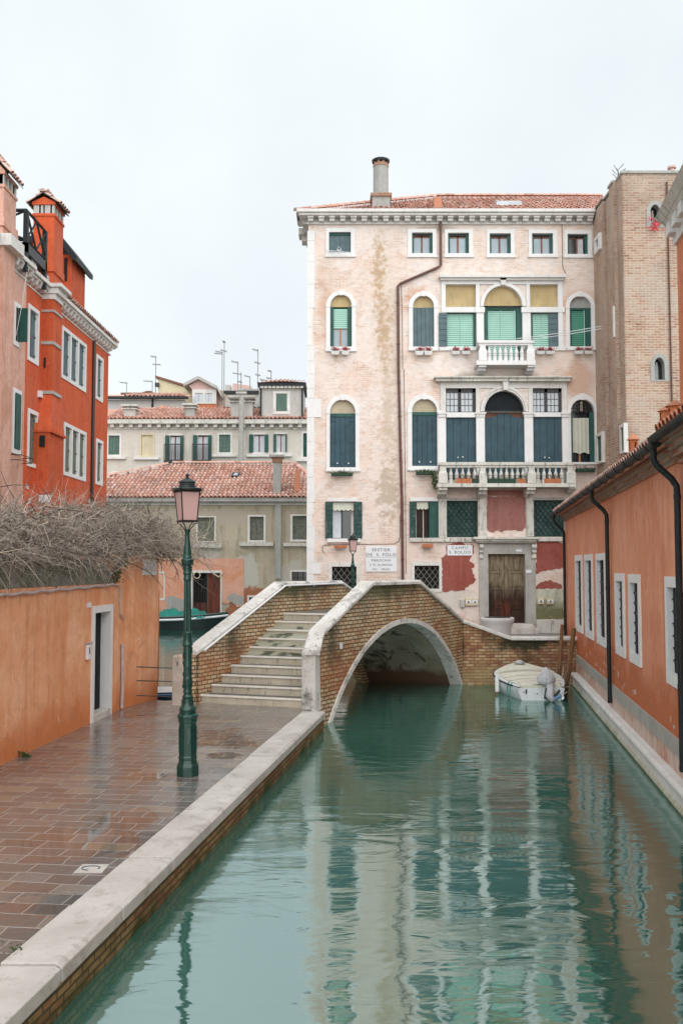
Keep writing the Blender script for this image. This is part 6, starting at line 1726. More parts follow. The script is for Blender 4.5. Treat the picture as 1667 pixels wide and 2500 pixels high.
for (lb, o_), i_ in zip(ws, inn):
    if i_[0] < uN: continue
    w = surround(SF, low, rloop(o_), rloop(i_), .035, .34, 'clean_stone'); w['label'] = lb
    flat(SF, i_, -.055, 'pane_matte', w)
    seg = []; n = 3
    for t in range(1, n): u = i_[0] + (i_[1] - i_[0]) * t / n; seg.append((u - .012, u + .012, i_[2], i_[3]))
    for t in range(1, 7): v = i_[2] + (i_[3] - i_[2]) * t / 7; seg.append((i_[0], i_[1], v - .010, v + .010))
    bars(SF, seg, -.034, 0, 'iron', w, 'iron_bars', .02)
    g = MB()
    for t in range(1, 7):
        for s_ in range(n):
            u = i_[0] + (i_[1] - i_[0]) * (s_ + .5) / n; v = i_[2] + (i_[3] - i_[2]) * (t) / 7
            c_p = [SF.p(u + .026 * math.cos(a * math.pi / 4), v + .026 * math.sin(a * math.pi / 4), -.032) for a in range(9)]; g.tube(c_p, .005, 3, cap=False)
    g.build('iron_rings', M['iron'], w)
# flaked spots along the foot of the plaster
b = MB(); rr = random.Random(77)
for i in range(34):
    u = rr.uniform(6, uE - .6); v = rr.choice((rr.uniform(.84, 1.15), rr.uniform(.84, 1.0))); w_, h_ = rr.uniform(.03, .12), rr.uniform(.03, .10)
    ragged(b, SF, [(u, v), (u + w_, v), (u + w_ * .8, v + h_), (u + w_ * .2, v + h_ * .9)], .0, .006, .02, .05, rr)
o = b.build('flaked_plaster', M['plinth_pink'], low); o['kind'] = 'stuff'
# plinth, stone base with two rounded mouldings at the waterline
zpl = .82
b = MB(); b.fb(SF, -4, uE, .60, zpl, -.02, .035); b.build('grey_plinth', M['plinth_grey'], low)
b = MB(); b.fb(SF, -4, uE, .32, .599, -.02, .025); b.build('pink_plinth', M['plinth_pink'], low)
sbm = MB(); u = -4.0; rs = random.Random(8); ub = 25.9
base = MB(); base.fb(SF, -4, ub, -1.0, .04, -.2, .14); base.build('footing', M['mossy_brick'], low)
while u < ub:
    L = min(rs.uniform(.28, .62), ub - u); sbm.fb(SF, u + .008, u + L - .008, .085, .235, -.2, .145 + rs.uniform(-.004, .004)); u += L
sbm.build('stone_course', M['white_stone'], low, bevel=.006)
for (zz_, rad_, matn, nm, nn_) in ((.29, .062, 'white_stone', 'upper_moulding', .165), (.045, .045, 'mossy_stone', 'lower_moulding', .165)):
    if matn == 'mossy_stone' and 'mossy_stone' not in M: M['mossy_stone'] = stone('mossy_stone', (.34, .33, .22), (.55, .52, .43), (.05, .055, .02), samt=.8, ss=5)
    b = MB(); u = -4.0
    while u < ub:
        L = min(rs.uniform(.7, 1.4), ub - u); b.tube([SF.p(u + .008, zz_, nn_ - .03), SF.p(u + L - .008, zz_ + rs.uniform(-.003, .003), nn_ - .03)], rad_, 10); u += L
    b.build(nm, M[matn], low, smooth='auto')
    if nm == 'upper_moulding':
        b = MB(); b.fb(SF, -4, ub, .24, .345, -.2, .12); b.build('moulding_bed', M['white_stone'], low)
# eaves: brick corbel, tiles, gutter
b = MB(); b.fb(SF, uN, uE, ZE - .20, ZE - .14, 0, .04); b.fb(SF, uN, uE, ZE - .139, ZE - .07, 0, .09); b.fb(SF, uN, uE + .05, ZE - .069, ZE - .0, 0, .15); b.build('brick_eaves', M['raw_brick'], low)
b = MB(); e_s, e_e = SF.p(uN + .1, ZE + .0, .27), SF.p(uE + .30, ZE + .0, .27)
b.prism([SF.p(uN, ZE, .24), SF.p(uE + .28, ZE, .24), SF.p(uE + .28, ZE + 1.3, -3.6), SF.p(uN, ZE + 1.3, -3.6)], [SF.p(uN, ZE + .05, .24), SF.p(uE + .28, ZE + .05, .24), SF.p(uE + .28, ZE + 1.35, -3.6), SF.p(uN, ZE + 1.35, -3.6)])
lroof = b.build('roof', M['tile_orange'], low)
tile_roof('roof_tiles', 'tile_faded', lroof, SF.p(uN, ZE + .07, .27), SF.U, Vector((-SF.N.x, -SF.N.y, .34)), uE + .28 - uN, 2.6, None, tw=.23, th=.42, r=.095, seed=12)
def gutter(fr, u0, u1, z, n, rad, par):
    b = MB(); K = 8; V = []
    for u in (u0, u1):
        for rr_ in (rad, rad - .012):
            for k in range(K + 1):
                t = math.pi + math.pi * k / K; V.append(fr.p(u, z + math.sin(t) * rr_, n + math.cos(t) * rr_))
    m = K + 1; Fc = []
    for k in range(K):
        Fc.append((k, k + 1, 2 * m + k + 1, 2 * m + k)); Fc.append((m + k, m + k + 1, 3 * m + k + 1, 3 * m + k))
    Fc.append((0, 2 * m, 3 * m, m)); Fc.append((K, 2 * m + K, 3 * m + K, m + K))
    b.mesh(V, Fc)
    for u in (u0 + .003, u1 - .003):
        b.poly([fr.p(u, z + math.sin(math.pi + math.pi * k / K) * (rad - .005), n + math.cos(math.pi + math.pi * k / K) * (rad - .005)) for k in range(K + 1)])
    return b.build('gutter', M['gutter'], par, smooth='auto')
gt = gutter(SF, uN - .1, uE + .2, ZE + .03, .37, .075, low)
u = uN + .3
while u < uE:
    b = MB(); b.tube([SF.p(u, ZE + .03, .46), SF.p(u, ZE - .04, .42), SF.p(u, ZE - .062, .37), SF.p(u, ZE - .04, .31), SF.p(u, ZE + .03, .28)], .008, 4, cap=False); u += .95
    b.build('gutter_strap', M['iron'], gt)
def rain_pipe(fr, u, z0, ztop_, par, rad=.042, swan=True):
    path = [fr.p(u, ztop_, .37), fr.p(u, ztop_ - .16, .37), fr.p(u, ztop_ - .24, .33), fr.p(u, ztop_ - .42, .14), fr.p(u, ztop_ - .52, .08), fr.p(u, ztop_ - .62, .075), fr.p(u, z0, .075)]
    b = MB(); b.tube(path, rad, 10); o = b.build('rain_pipe', M['gutter'], par, smooth='auto')
    for z in (z0 + .05, z0 + 1.1, z0 + 2.3, ztop_ - .66):
        b = MB(); b.lathe([(-.035, rad * 1.14), (.035, rad * 1.14)], fr.p(u, z, .075), 12); b.build('collar', M['gutter'], o)
    return o
up2 = SF.uv('K', 322, 1000, .075)[0]; up1 = SF.uv('I', 1388, 800, .075)[0]; up3 = SF.uv('K', 716, 1200, .075)[0]
rain_pipe(SF, min(up1, uE - .1), .62, ZE - .02, low); rain_pipe(SF, up2, .45, ZE - .02, low)
# nearer part of the same terrace: its own house
near = thing('near_salmon_house', 'corner of the nearest salmon house, with brick corbelled eaves, at the right edge', 'building', (4.0, 9, 0))
b = MB(); i5 = inn[5]
if i5[0] <= uN: wall_mesh(b, SF, [(-4, .30), (uN - .004, .30), (uN - .004, ZE + .1), (-4, ZE + .1)], [rloop(i5)], .5)
else: wall_mesh(b, SF, [(-4, .30), (uN - .004, .30), (uN - .004, ZE + .1), (-4, ZE + .1)], [], .5)
b.build('wall', M['salmon'], near)
if i5[0] <= uN:
    w = surround(SF, near, rloop(ws[5][1]), rloop(i5), .035, .34, 'clean_stone'); w['label'] = 'barred white framed window partly behind the nearest rain pipe'; flat(SF, i5, -.065, 'pane_matte', w)
    bars(SF, [(i5[0] + (i5[1] - i5[0]) * t / 3 - .012, i5[0] + (i5[1] - i5[0]) * t / 3 + .012, i5[2], i5[3]) for t in (1, 2)] + [(i5[0], i5[1], i5[2] + (i5[3] - i5[2]) * t / 6 - .01, i5[2] + (i5[3] - i5[2]) * t / 6 + .01) for t in range(1, 6)], -.04, 0, 'iron', w, 'iron_bars', .02)
b = MB()
for i in range(4): b.fb(SF, -4, uN - .01, ZE + .1 - .09 * (i + 1), ZE + .1 - .09 * i - .004, 0, .28 - .065 * i)
b.build('brick_eaves', M['raw_brick'], near)
b = MB(); b.prism([SF.p(-4, ZE + .11, .33), SF.p(uN + .05, ZE + .11, .33), SF.p(uN + .05, ZE + 1.4, -3.6), SF.p(-4, ZE + 1.4, -3.6)], [SF.p(-4, ZE + .16, .33), SF.p(uN + .05, ZE + .16, .33), SF.p(uN + .05, ZE + 1.45, -3.6), SF.p(-4, ZE + 1.45, -3.6)])
nroof = b.build('roof', M['tile_orange'], near); tile_roof('roof_tiles', 'tile_orange', nroof, SF.p(6, ZE + .15, .30), SF.U, Vector((-SF.N.x, -SF.N.y, .33)), uN - 6, 2.0, None, tw=.23, th=.42, r=.095, seed=14)
gutter(SF, -4, uN + .0, ZE + .09, .40, .075, near)
rain_pipe(SF, up3, .50, ZE - .02, near, .044)
# tall salmon house behind, only its corner and cornice show
TF = Frame((3.45, 0), (.141, 1), (-1, .141))
uT = TF.uv('J', 1001, 1200)[0]; zT = TF.uv('J', 830, 640, .28)[1] if False else 8.95
tall = thing('tall_salmon_house', 'tall orange house corner with heavy stone cornice at the upper right edge', 'building', (5.9, 14, 0))
b = MB(); b.prism([TF.p(2, ZE, 0), TF.p(uT, ZE, 0), TF.p(uT, ZE, -5), TF.p(2, ZE, -5)], [TF.p(2, zT, 0), TF.p(uT, zT, 0), TF.p(uT, zT, -5), TF.p(2, zT, -5)]); b.build('wall', M['salmon_far'], tall)
b = MB(); b.prism([TF.p(2, zT - .35, .04), TF.p(uT + .05, zT - .35, .04), TF.p(uT + .05, zT - .35, -5), TF.p(2, zT - .35, -5)], [TF.p(2, zT, .06), TF.p(uT + .07, zT, .06), TF.p(uT + .07, zT, -5), TF.p(2, zT, -5)]); b.build('frieze', M['white_stone'], tall)
b = MB(); b.prism([TF.p(2, zT + .08, .20), TF.p(uT + .20, zT + .08, .20), TF.p(uT + .20, zT + .08, -5), TF.p(2, zT + .08, -5)], [TF.p(2, zT + .22, .30), TF.p(uT + .30, zT + .22, .30), TF.p(uT + .30, zT + .22, -5), TF.p(2, zT + .22, -5)])
b.prism([TF.p(2, zT + .0, .14), TF.p(uT + .14, zT + .0, .14), TF.p(uT + .14, zT + .0, -5), TF.p(2, zT + .0, -5)], [TF.p(2, zT + .079, .19), TF.p(uT + .19, zT + .079, .19), TF.p(uT + .19, zT + .079, -5), TF.p(2, zT + .079, -5)])
tc = b.build('cornice', M['grimy_stone'], tall)
u = uT - .2
while u > 4:
    b = MB(); b.fb(TF, u, u + .26, zT - .2, zT - .001, .045, .16); b.build('modillion', M['white_stone'], tc); u -= .45
# terracotta chimney pots on the low roof
def pot(x, y, z0, z1, rad, label):
    t = thing('chimney_pot', label, 'chimney pot', (x, y, z0)); h = z1 - z0
    b = MB(); K = 12
    b.lathe([(z0, rad), (z0 + h * .42, rad), (z0 + h * .44, rad * 1.04), (z0 + h * .46, rad)], (x, y, 0), 16)
    for k in range(4):
        t0 = k * math.pi / 2 + .55
        V = []; n_ = 4
        for zz_ in (z0 + h * .46, z0 + h * .80):
            for j in range(n_ + 1):
                a = t0 + j * (math.pi / 2 * .62) / n_
                for rd in (rad, rad * .86): V.append((x + math.cos(a) * rd, y + math.sin(a) * rd, zz_))
        m = 2 * (n_ + 1); Fc = []
        for j in range(n_):
            Fc.append((2 * j, 2 * j + 2, m + 2 * j + 2, m + 2 * j)); Fc.append((2 * j + 1, 2 * j + 3, m + 2 * j + 3, m + 2 * j + 1))
        Fc.append((0, 1, m + 1, m)); Fc.append((m - 2, m - 1, 2 * m - 1, 2 * m - 2)); b.mesh(V, Fc)
    b.lathe([(z0 + h * .795, rad), (z0 + h * .85, rad)], (x, y, 0), 16)
    b.build('pot', M['terracotta'], t, smooth='auto')
    b = MB(); b.lathe([(z0 + h * .85, rad * 1.38), (z0 + h * .865, rad * 1.38), (z0 + h * .96, rad * .5), (z1, rad * .12)], (x, y, 0), 16); b.build('cowl', M['tile_orange'], t, smooth='auto')
    return t
Yq = 13.3; a = onY(*px('J', 972, 1960), Yq); c = onY(*px('J', 970, 2160), Yq); pot(a.x, Yq, c.z - .25, a.z, .095, 'largest terracotta chimney pot, at the right edge above the gutter')
Yq = 13.9; a = onY(*px('J', 902, 2010), Yq); pot(a.x, Yq, c.z - .1, a.z, .085, 'terracotta chimney pot just left of the largest one')
Yq = 20.0; a = onY(*px('J', 652, 2216), Yq); pot(a.x, Yq, a.z - 1.0, a.z, .095, 'small lone terracotta pot on the low roof, against the brick tower')

# ================================================================== brick tower beside the palace
TX = 9.65; TY = 31.6; TZ = 16.7
tow = thing('brick_tower', 'massive worn brick building with stepped corner, taller than the palace beside it', 'building', (11.5, TY, CZ))
def towz(k, x, y, Y): return onY(*px(k, x, y), Y).z
b = MB()
corners = []
st_px = [(1535, 31.6, 411), (1521, 32.15, 425), (1509, 32.6, 446), (1488, 33.6, 471), (1467, 34.8, 505)]
# outline in plan: steps back along the left side
pts = []
xs = [((p_[0] - 833.5) / FOC) * p_[1] for p_ in st_px]
mf = Frame((0, TY), (1, 0), (0, -1))
a1r = mf.rect('J', 785, 862, 440, 605); a2r = mf.rect('J', 815, 896, 1628, 1802)
X0 = xs[0]
wall_mesh(b, mf, [(X0, -.5), (15.5, -.5), (15.5, TZ - .25), (13.6, TZ - .25), (13.55, TZ - .18), (12.1, TZ - .22), (12.05, TZ), (X0, TZ)], [aloop(a1r[0], a1r[1], a1r[2], a1r[3] - .3, a1r[3], 10), aloop(a2r[0], a2r[1], a2r[2], a2r[3] - .3, a2r[3], 10)], .5)
b.build('wall', M['tower_brick'], tow)
b = MB()
prevx = X0
jog = [(31.6 + .02, X0 - .02), (32.2, X0 - .02), (32.2, X0 - .14), (32.75, X0 - .14), (32.75, X0 + .02), (33.7, X0 + .02), (33.7, X0 - .10), (34.98, X0 - .10)]
for i in range(0, len(jog), 2):
    (ya, xa), (yb, xb) = jog[i], jog[i + 1]
    zt_ = TZ - .001 - .02 * i
    b.box((xa, ya if i == 0 else ya + .001, -.5), (X0 + .5, yb, zt_))
b.build('stepped_corner', M['tower_brick'], tow)
b = MB(); b.box((X0 + .45, TY + .5, -.5), (15.5, 44, TZ - .3)); b.build('tower_body', M['tower_brick'], tow)
b = MB(); b.fb(mf, X0 - .05, 12.1, TZ, TZ + .09, -.6, .06); b.fb(mf, 12.11, 13.55, TZ - .22, TZ - .13, -.6, .05); b.fb(mf, 13.56, 15.5, TZ - .17, TZ - .09, -.6, .05)
for (ya, yb, xx) in ((31.6 + .61, 32.8, X0 - .18), (32.81, 33.7, X0 - .05), (33.71, 35.0, X0 - .14)): b.box((xx, ya, TZ - .05), (X0 + .5, yb, TZ + .04 - (ya - 32) * .03))
b.build('wall_capping', M['grey_stone'], tow)
for (a, lb) in ((a1r, 'upper arched window with a pale curtain'), (a2r, 'lower arched window with grey surround')):
    L1 = aloop(a[0] - .13, a[1] + .16, a[2] - .05, a[3] - .3, a[3] + .14, 10); L0 = aloop(a[0], a[1], a[2], a[3] - .3, a[3], 10)
    w = MB(); w.ring(mf, L1, L0, .02, -.02, -.3); w = w.build('window', M['grey_plaster'], tow); w['label'] = lb
    b = MB(); b.fprism(mf, L0, -.33, -.29); b.build('pane', M['pane_dark'], w)
    flat(mf, sub(a, .0, .38, 0, .8), -.26, 'pane_white' if a is a1r else 'pane_pale', w, 'curtain'); bars(mf, [sub(a, .40, .55, 0, .85)], -.24, 0, 'grey_stone', w, 'window_frame')
q = mf.uv('J', 820, 578, .1); b = MB(); leaf_clump(b, (q[0], TY - .1, q[1]), .22, .06, .28, 40, .16, rr); tag(b.build('red_cloth', M['red_cloth']), 'small red cloth hanging from the upper arched window of the brick tower', 'cloth')
b = MB(); q0_ = mf.uv('J', 912, 180, .05)[0]; q1_ = mf.uv('J', 958, 1990, .05)[0]; b.tube([mf.p(q0_, TZ - .3, .04), mf.p((q0_ + q1_) / 2, 9, .04), mf.p(q1_, 3, .04)], .03, 5); b.build('wall_cable', M['copper_pipe'], tow)
q = mf.uv('J', 976, 110); b = MB(); b.lathe([(TZ - .3, .10), (q[1] - .1, .09)], (q[0], TY + .3, 0), 8); b.lathe([(q[1] - .1, .16), (q[1] - .03, .15), (q[1], .03)], (q[0], TY + .3, 0), 8); b.build('chimney', M['rose_plaster'], tow)
# windows on the left side of the tower
sf2 = Frame((X0 - .10, 0), (0, 1), (-1, 0))
for (k, x0, x1, y0, y1, lb, n_) in (('G', 1514, 1548, 582, 770, 'narrow dark window low on the side next to the palace', 0), ('J', 575, 598, 2175, 2352, 'dark slit window on the nearer side', -.05)):
    r = quad(sf2, k, (x0, y0), (x1, y0 - 8), (x0, y1), (x1, y1 + 4), n_ + .02)
    w = MB(); w.ring(sf2, rloop((r[0] - .10, r[1] + .10, r[2] - .08, r[3] + .12)), rloop(r), n_ + .12, n_ - .02, n_); w = w.build('window', M['white_stone'], tow); w['label'] = lb
    b = MB(); b.fb(sf2, r[0], r[1], r[2], r[3], n_ - .01, n_ + .06); b.build('shutter', M['green_shutter'], w)
r = quad(sf2, 'J', (365, 690), (405, 672), (365, 815), (405, 800), .02)
w = MB(); w.ring(sf2, rloop(r), rloop((r[0] + .15, r[1] - .15, r[2] + .14, r[3] - .14)), .10, -.02, .0); w = w.build('window', M['clean_stone'], tow); b = MB(); b.fb(sf2, r[0] + .15, r[1] - .15, r[2] + .14, r[3] - .14, -.01, .03); b.build('pane', M['pane_pale'], w)
b = MB(); b.fb(sf2, 32.25, 32.36, *(lambda z0, z1: (z0, z1))(onY(*px('J', 575, 1470), 32.3).z, onY(*px('J', 575, 1230), 32.3).z), .04, .10); b.build('stone_bracket', M['white_stone'], tow)
# small branching aerial on the tower
q = onY(*px('J', 543, 265), 33.0)
t = thing('tower_aerial', 'small dark branching aerial on the stepped corner of the brick tower', 'antenna', tuple(q))
b = MB(); h = onY(*px('J', 520, 160), 33.0); b.tube([q - Vector((0, 0, .3)), q + Vector((-.03, 0, .4)), Vector((h.x, 33, h.z))], .018, 4); b.build('mast', M['iron'], t)
b = MB(); 
for dz, w_ in ((.1, .22), (.25, .25), (.42, .18)): b.tube([q + Vector((-w_, 0, dz + .2)), q + Vector((-.05, 0, dz)), q + Vector((w_, 0, dz + .25))], .012, 4)
b.build('arms', M['iron'], t)
# ================================================================== houses across the far canal
HY = 52.0
HF = Frame((0, HY), (1, 0), (0, -1))
beige = thing('beige_canal_house', 'shabby beige canal house with peeling plaster, pink ground floor and red tile roof', 'building', (-5, HY, 0))
def H(k, x0, x1, y0, y1): return HF.rect(k, x0, x1, y0, y1)
hw = [('D', (425, 597, 285, 515), (437, 582, 296, 505), 'upper window behind the twigs'), ('D', (872, 1029, 275, 512), (890, 1011, 290, 495), 'middle upper window with weathered shutters'), ('D', (1242, 1402, 270, 507), (1262, 1384, 283, 490), 'upper window nearest the palace')]
gw = [('D', (40, 153, 768, 1018), (75, 142, 783, 1000), 'barred window left of the canal door'), ('D', (1240, 1460, 755, 850), (1255, 1450, 770, 900), 'dark opening next to the palace corner'), ('D', (868, 960, 975, 1050), (885, 945, 992, 1040), 'low dark opening under the bare brick')]
hd = H('D', 392, 634, 780, 1150); hdo = H('D', 380, 648, 758, 1162)
holes = [rloop(H(k, *i_)) for k, o_, i_, _ in hw + gw] + [rloop(hd)]
hx0 = onY(*px('C', -200, 1000), HY).x; hx1 = 0.5; zev = HF.uv('C', 700, 1178)[1]
b = MB(); wall_mesh(b, HF, [(hx0, -.8), (hx1, -.8), (hx1, zev), (hx0, zev)], holes, .4); b.build('wall', M['beige_wall'], beige)
for k, o_, i_, lb in hw:
    o_, i_ = H(k, *o_), H(k, *i_); w = surround(HF, beige, rloop(o_), rloop(i_), .05, .25, 'white_stone'); w['label'] = lb
    planks(HF, i_, -.15, 2, 'grey_shutter', w, gap=.06)
    flat(HF, i_, -.22, 'interior', w, 'dark_gap')
for k, o_, i_, lb in gw:
    o_, i_ = H(k, *o_), H(k, *i_); w = surround(HF, beige, rloop(o_), rloop(i_), .05, .25, 'white_stone'); w['label'] = lb; flat(HF, i_, -.24, 'pane_dark', w)
    bars(HF, [sub(i_, t - .02, t + .02, 0, 1) for t in (.25, .5, .75)] + [sub(i_, 0, 1, t - .01, t + .01) for t in (.3, .6)], -.12, 0, 'iron', w, 'iron_bars')
rr = random.Random(31)
b = MB(); L = [HF.uv('D', x, y) for x, y in ((-150, 655), (838, 655), (838, 1060), (780, 1080), (740, 1020), (700, 1050), (652, 1040), (648, 758), (380, 758), (380, 1162), (250, 1180), (-150, 1180))]
b.fprism(HF, L, -.01, .035)
pk = b.build('pink_plaster', M['pink_canal'], beige)
b = MB(); L = [HF.uv('D', x, y) for x, y in ((160, 1000), (210, 985), (290, 1005), (370, 1030), (374, 1160), (180, 1160))]; ragged(b, HF, L, .0, .045, .04, .2, rr); b.build('cement_patch', M['grey_plaster'], beige)
b = MB(); L = [HF.uv('D', x, y) for x, y in ((690, 1010), (720, 965), (760, 958), (836, 985), (836, 1055), (760, 1060))]; ragged(b, HF, L, .0, .045, .04, .2, rr); b.build('cement_patch', M['grey_plaster'], beige)
for (x0, x1, y0, y1) in ((805, 1098, 512, 545), (1183, 1420, 520, 548), (400, 650, 525, 560)):
    r = H('D', x0, x1, y0, y1); b = MB(); b.fb(HF, r[0], r[1], r[2], r[3], 0, .25); b.build('stone_ledge', M['grimy_stone'], beige)
b = MB(); b.ring(HF, rloop(hdo), rloop(hd), .06, -.02, -.3); dd = b.build('canal_doorway', M['white_stone'], beige)
c = (hd[0] + hd[1]) / 2
planks(HF, (c + .05, hd[1], hd[2], hd[3]), -.2, 5, 'canal_door', dd, 'door', gap=.03)
flat(HF, (hd[0], c - .02, hd[2], hd[3]), -.36, 'interior', dd, 'dark_hall')
planks(HF, (hd[0] + .02, c - .05, hd[2], hd[2] + (hd[3] - hd[2]) * .30), -.18, 4, 'canal_door', dd, 'door', gap=.03)
bars(HF, [(hd[0] + (c - hd[0]) * t / 5 - .015, hd[0] + (c - hd[0]) * t / 5 + .015, hd[2], hd[3] - .3) for t in range(1, 5)] + [(c - .05, c + .05, hd[2], hd[3])], -.15, 0, 'iron', dd, 'iron_bars')
b = MB(); q = HF.uv('D', 432, 800); b.tube([HF.p(q[0] + .18 * math.cos(a * .7), q[1] + .18 * math.sin(a * .7), .07) for a in range(10)], .03, 5); b.tube([HF.p(q[0] + .9, q[1] + .1, .07), HF.p(q[0] + 1.2, q[1] - .1, .07), HF.p(q[0] + 1.4, q[1] + .1, .07)], .04, 5); b.build('coiled_cable', M['cream_panel'], dd)
# eaves cornice with a row of small brackets, gutter of stone
b = MB(); za = HF.uv('D', 700, 125, .4)[1]; zb = HF.uv('D', 700, 160, .3)[1]; zc_ = HF.uv('D', 700, 180, .1)[1]
b.fb(HF, hx0, hx1, zb, za, -.1, .45); b.fb(HF, hx0, hx1, zc_ + .05, zb - .003, -.1, .30); hc = b.build('stone_gutter', M['mossy_stone2'] if 'mossy_stone2' in M else M['grey_stone'], beige, bevel=.02)
b = MB(); b.fb(HF, hx0, hx1, zc_ - .05, zc_ + .045, -.1, .12); b.build('string_course', M['white_stone'], beige)
r = H('D', 1112, 1163, 240, 830); b = MB(); b.fb(HF, r[0], r[1], r[2], zc_ - .06, 0, .22); b.build('flue', M['grey_plaster'], beige)
# roof with hips
ez2 = za + .02; ry2 = 57.4; rz2 = onY(*px('C', 800, 912), ry2).z; ey2 = HY - .5
rx0 = onY(*px('C', 530, 915), ry2).x; rx1 = onY(*px('C', 1390, 915), ry2).x; exl = rx0 - 8.0; exr = rx1 + 2.5
sl2 = Vector((0, ry2 - ey2, rz2 - ez2)); SL2 = sl2.length
b = MB(); b.r = (.15, .2)
b.poly([(exl, ey2, ez2 - .02), (exr, ey2, ez2 - .02), (rx1, ry2, rz2 - .02), (rx0, ry2, rz2 - .02)]); b.poly([(exl, ey2, ez2 - .02), (rx0, ry2, rz2 - .02), (exl, ry2 + 5, ez2)]); b.poly([(exr, ey2, ez2 - .02), (rx1, ry2, rz2 - .02), (exr, ry2 + 5, ez2)])
broof = b.build('roof', M['tile_rose'], beige)
tile_roof('roof_tiles', 'tile_rose', broof, Vector((exl, ey2, ez2)), (1, 0, 0), sl2, exr - exl, SL2 - .1, lambda u, w: exl + u > exl + (rx0 - exl) * w / SL2 and exl + u < exr - (exr - rx1) * w / SL2, tw=.23, th=.46, r=.095, seed=6)
ridge_tiles('ridge_tiles', 'tile_rose', broof, (exl, ey2, ez2 + .06), (rx0, ry2, rz2 + .08), .13); ridge_tiles('ridge_tiles', 'tile_rose', broof, (rx0, ry2, rz2 + .08), (rx1, ry2, rz2 + .08), .13); ridge_tiles('ridge_tiles', 'tile_rose', broof, (rx1, ry2, rz2 + .08), (exr, ey2, ez2 + .06), .13)
def on_roof(k, x, y):
    # intersection of the sight line with the roof plane
    d = ray(*px(k, x, y)); nrm = Vector((0, -(rz2 - ez2), ry2 - ey2)); P = Vector((0, ey2, ez2)); t = (P - EYE).dot(nrm) / d.dot(nrm); return EYE + d * t
a, c = on_roof('C', 942, 1008), on_roof('C', 1008, 980); up_ = Vector((0, -.25, .35)) * .3
b = MB(); b.prism([Vector((a.x, a.y, a.z)), Vector((c.x, a.y, a.z)), Vector((c.x, c.y, c.z)), Vector((a.x, c.y, c.z))], [Vector((a.x, a.y, a.z)) + up_, Vector((c.x, a.y, a.z)) + up_, Vector((c.x, c.y, c.z)) + up_, Vector((a.x, c.y, c.z)) + up_]); sk = b.build('skylight', M['iron'], broof)
k_ = up_ * 1.08; b = MB(); m_ = .12; b.poly([Vector((a.x + m_, a.y + m_, a.z + m_ * .45)) + k_, Vector((c.x - m_, a.y + m_, a.z + m_ * .45)) + k_, Vector((c.x - m_, c.y - m_, c.z - m_ * .45)) + k_, Vector((a.x + m_, c.y - m_, c.z - m_ * .45)) + k_]); b.build('pane', M['pane_white'], sk)
a = on_roof('C', 1408, 1100); b = MB(); b.box((a.x - .12, a.y - .1, a.z - .1), (a.x + .14, a.y + .4, a.z + 1.15)); b.build('roof_vent', M['tile_orange'], broof)
# slender chimney rising from the eaves
cyy = HY + .35; x0 = onY(*px('C', 1243, 1000), cyy).x; x1 = onY(*px('C', 1296, 1000), cyy).x; z1 = onY(*px('C', 1270, 902), cyy).z; z2 = onY(*px('C', 1270, 850), cyy).z
b = MB(); b.box((x0, cyy - .4, zb - .1), (x1, cyy + .3, z1)); cs_ = b.build('chimney', M['grey_plaster'], broof)
b = MB(); b.box((x0 - .05, cyy - .45, z1), (x1 + .05, cyy + .35, z1 + .25)); b.build('string_course', M['raw_brick'], cs_)
b = MB()
for i in range(4): xx = x0 - .1 + (x1 - x0 + .08) * i / 3; b.box((xx, cyy - .5, z1 + .25), (xx + .14, cyy - .36, z2 - .12))
b.box((x0 + .1, cyy - .3, z1 + .25), (x1 - .1, cyy + .2, z2 - .12)); b.build('cap_piers', M['raw_brick'], cs_)
b = MB(); b.box((x0 - .18, cyy - .58, z2 - .12), (x1 + .2, cyy + .5, z2)); b.build('cap', M['grey_stone'], cs_)

# ------------------------------------------------------------------ long white house behind
KY = 62.0; KF = Frame((0, KY), (1, 0), (0, -1))
def K(k, x0, x1, y0, y1): return KF.rect(k, x0, x1, y0, y1)
white = thing('white_house', 'long cream white house with green shutters behind the red tile roof', 'building', (-8, KY, 0))
kw = [((72, 151, 706, 842), 'closed', 'pale_shutter', 'closed grey green shutters beside the orange red house'), ((305, 386, 703, 846), 'closed', 'cream_panel', 'cream closed window'),
      ((508, 580, 706, 878), 'open', (476, 607), 'french window with open shutters, left of the pair'), ((705, 776, 704, 878), 'open', (673, 805), 'french window with open shutters, right of the pair'),
      ((856, 936, 700, 826), 'closed', 'pale_shutter', 'closed green shutters left of the tall flue pipe'), ((1102, 1177, 699, 826), 'open', (1070, 1206), 'window with open shutters right of the tall flue pipe'), ((1264, 1324, 696, 824), 'open', (1243, 1338), 'window with white blind and open shutters'),
      ((1452, 1480, 690, 858), 'closed', 'green_shutter', 'green shutter cut off by the palace corner')]
holes = [rloop(K('C', *a[0])) for a in kw]
aw = [K('C', 75, 152, 974, 1085), K('C', 308, 372, 970, 1060)]
for r in aw: holes.append(aloop(r[0], r[1], r[2] - .8, r[3] - (r[1] - r[0]) * .45, r[3], 10))
kx0 = onY(*px('C', -250, 700), KY).x; kx1 = onY(*px('C', 1600, 700), KY).x; zk = KF.uv('C', 700, 628)[1]
b = MB(); wall_mesh(b, KF, [(kx0, -.5), (kx1, -.5), (kx1, zk), (kx0, zk)], holes, .4); b.build('wall', M['white_wall'], white)
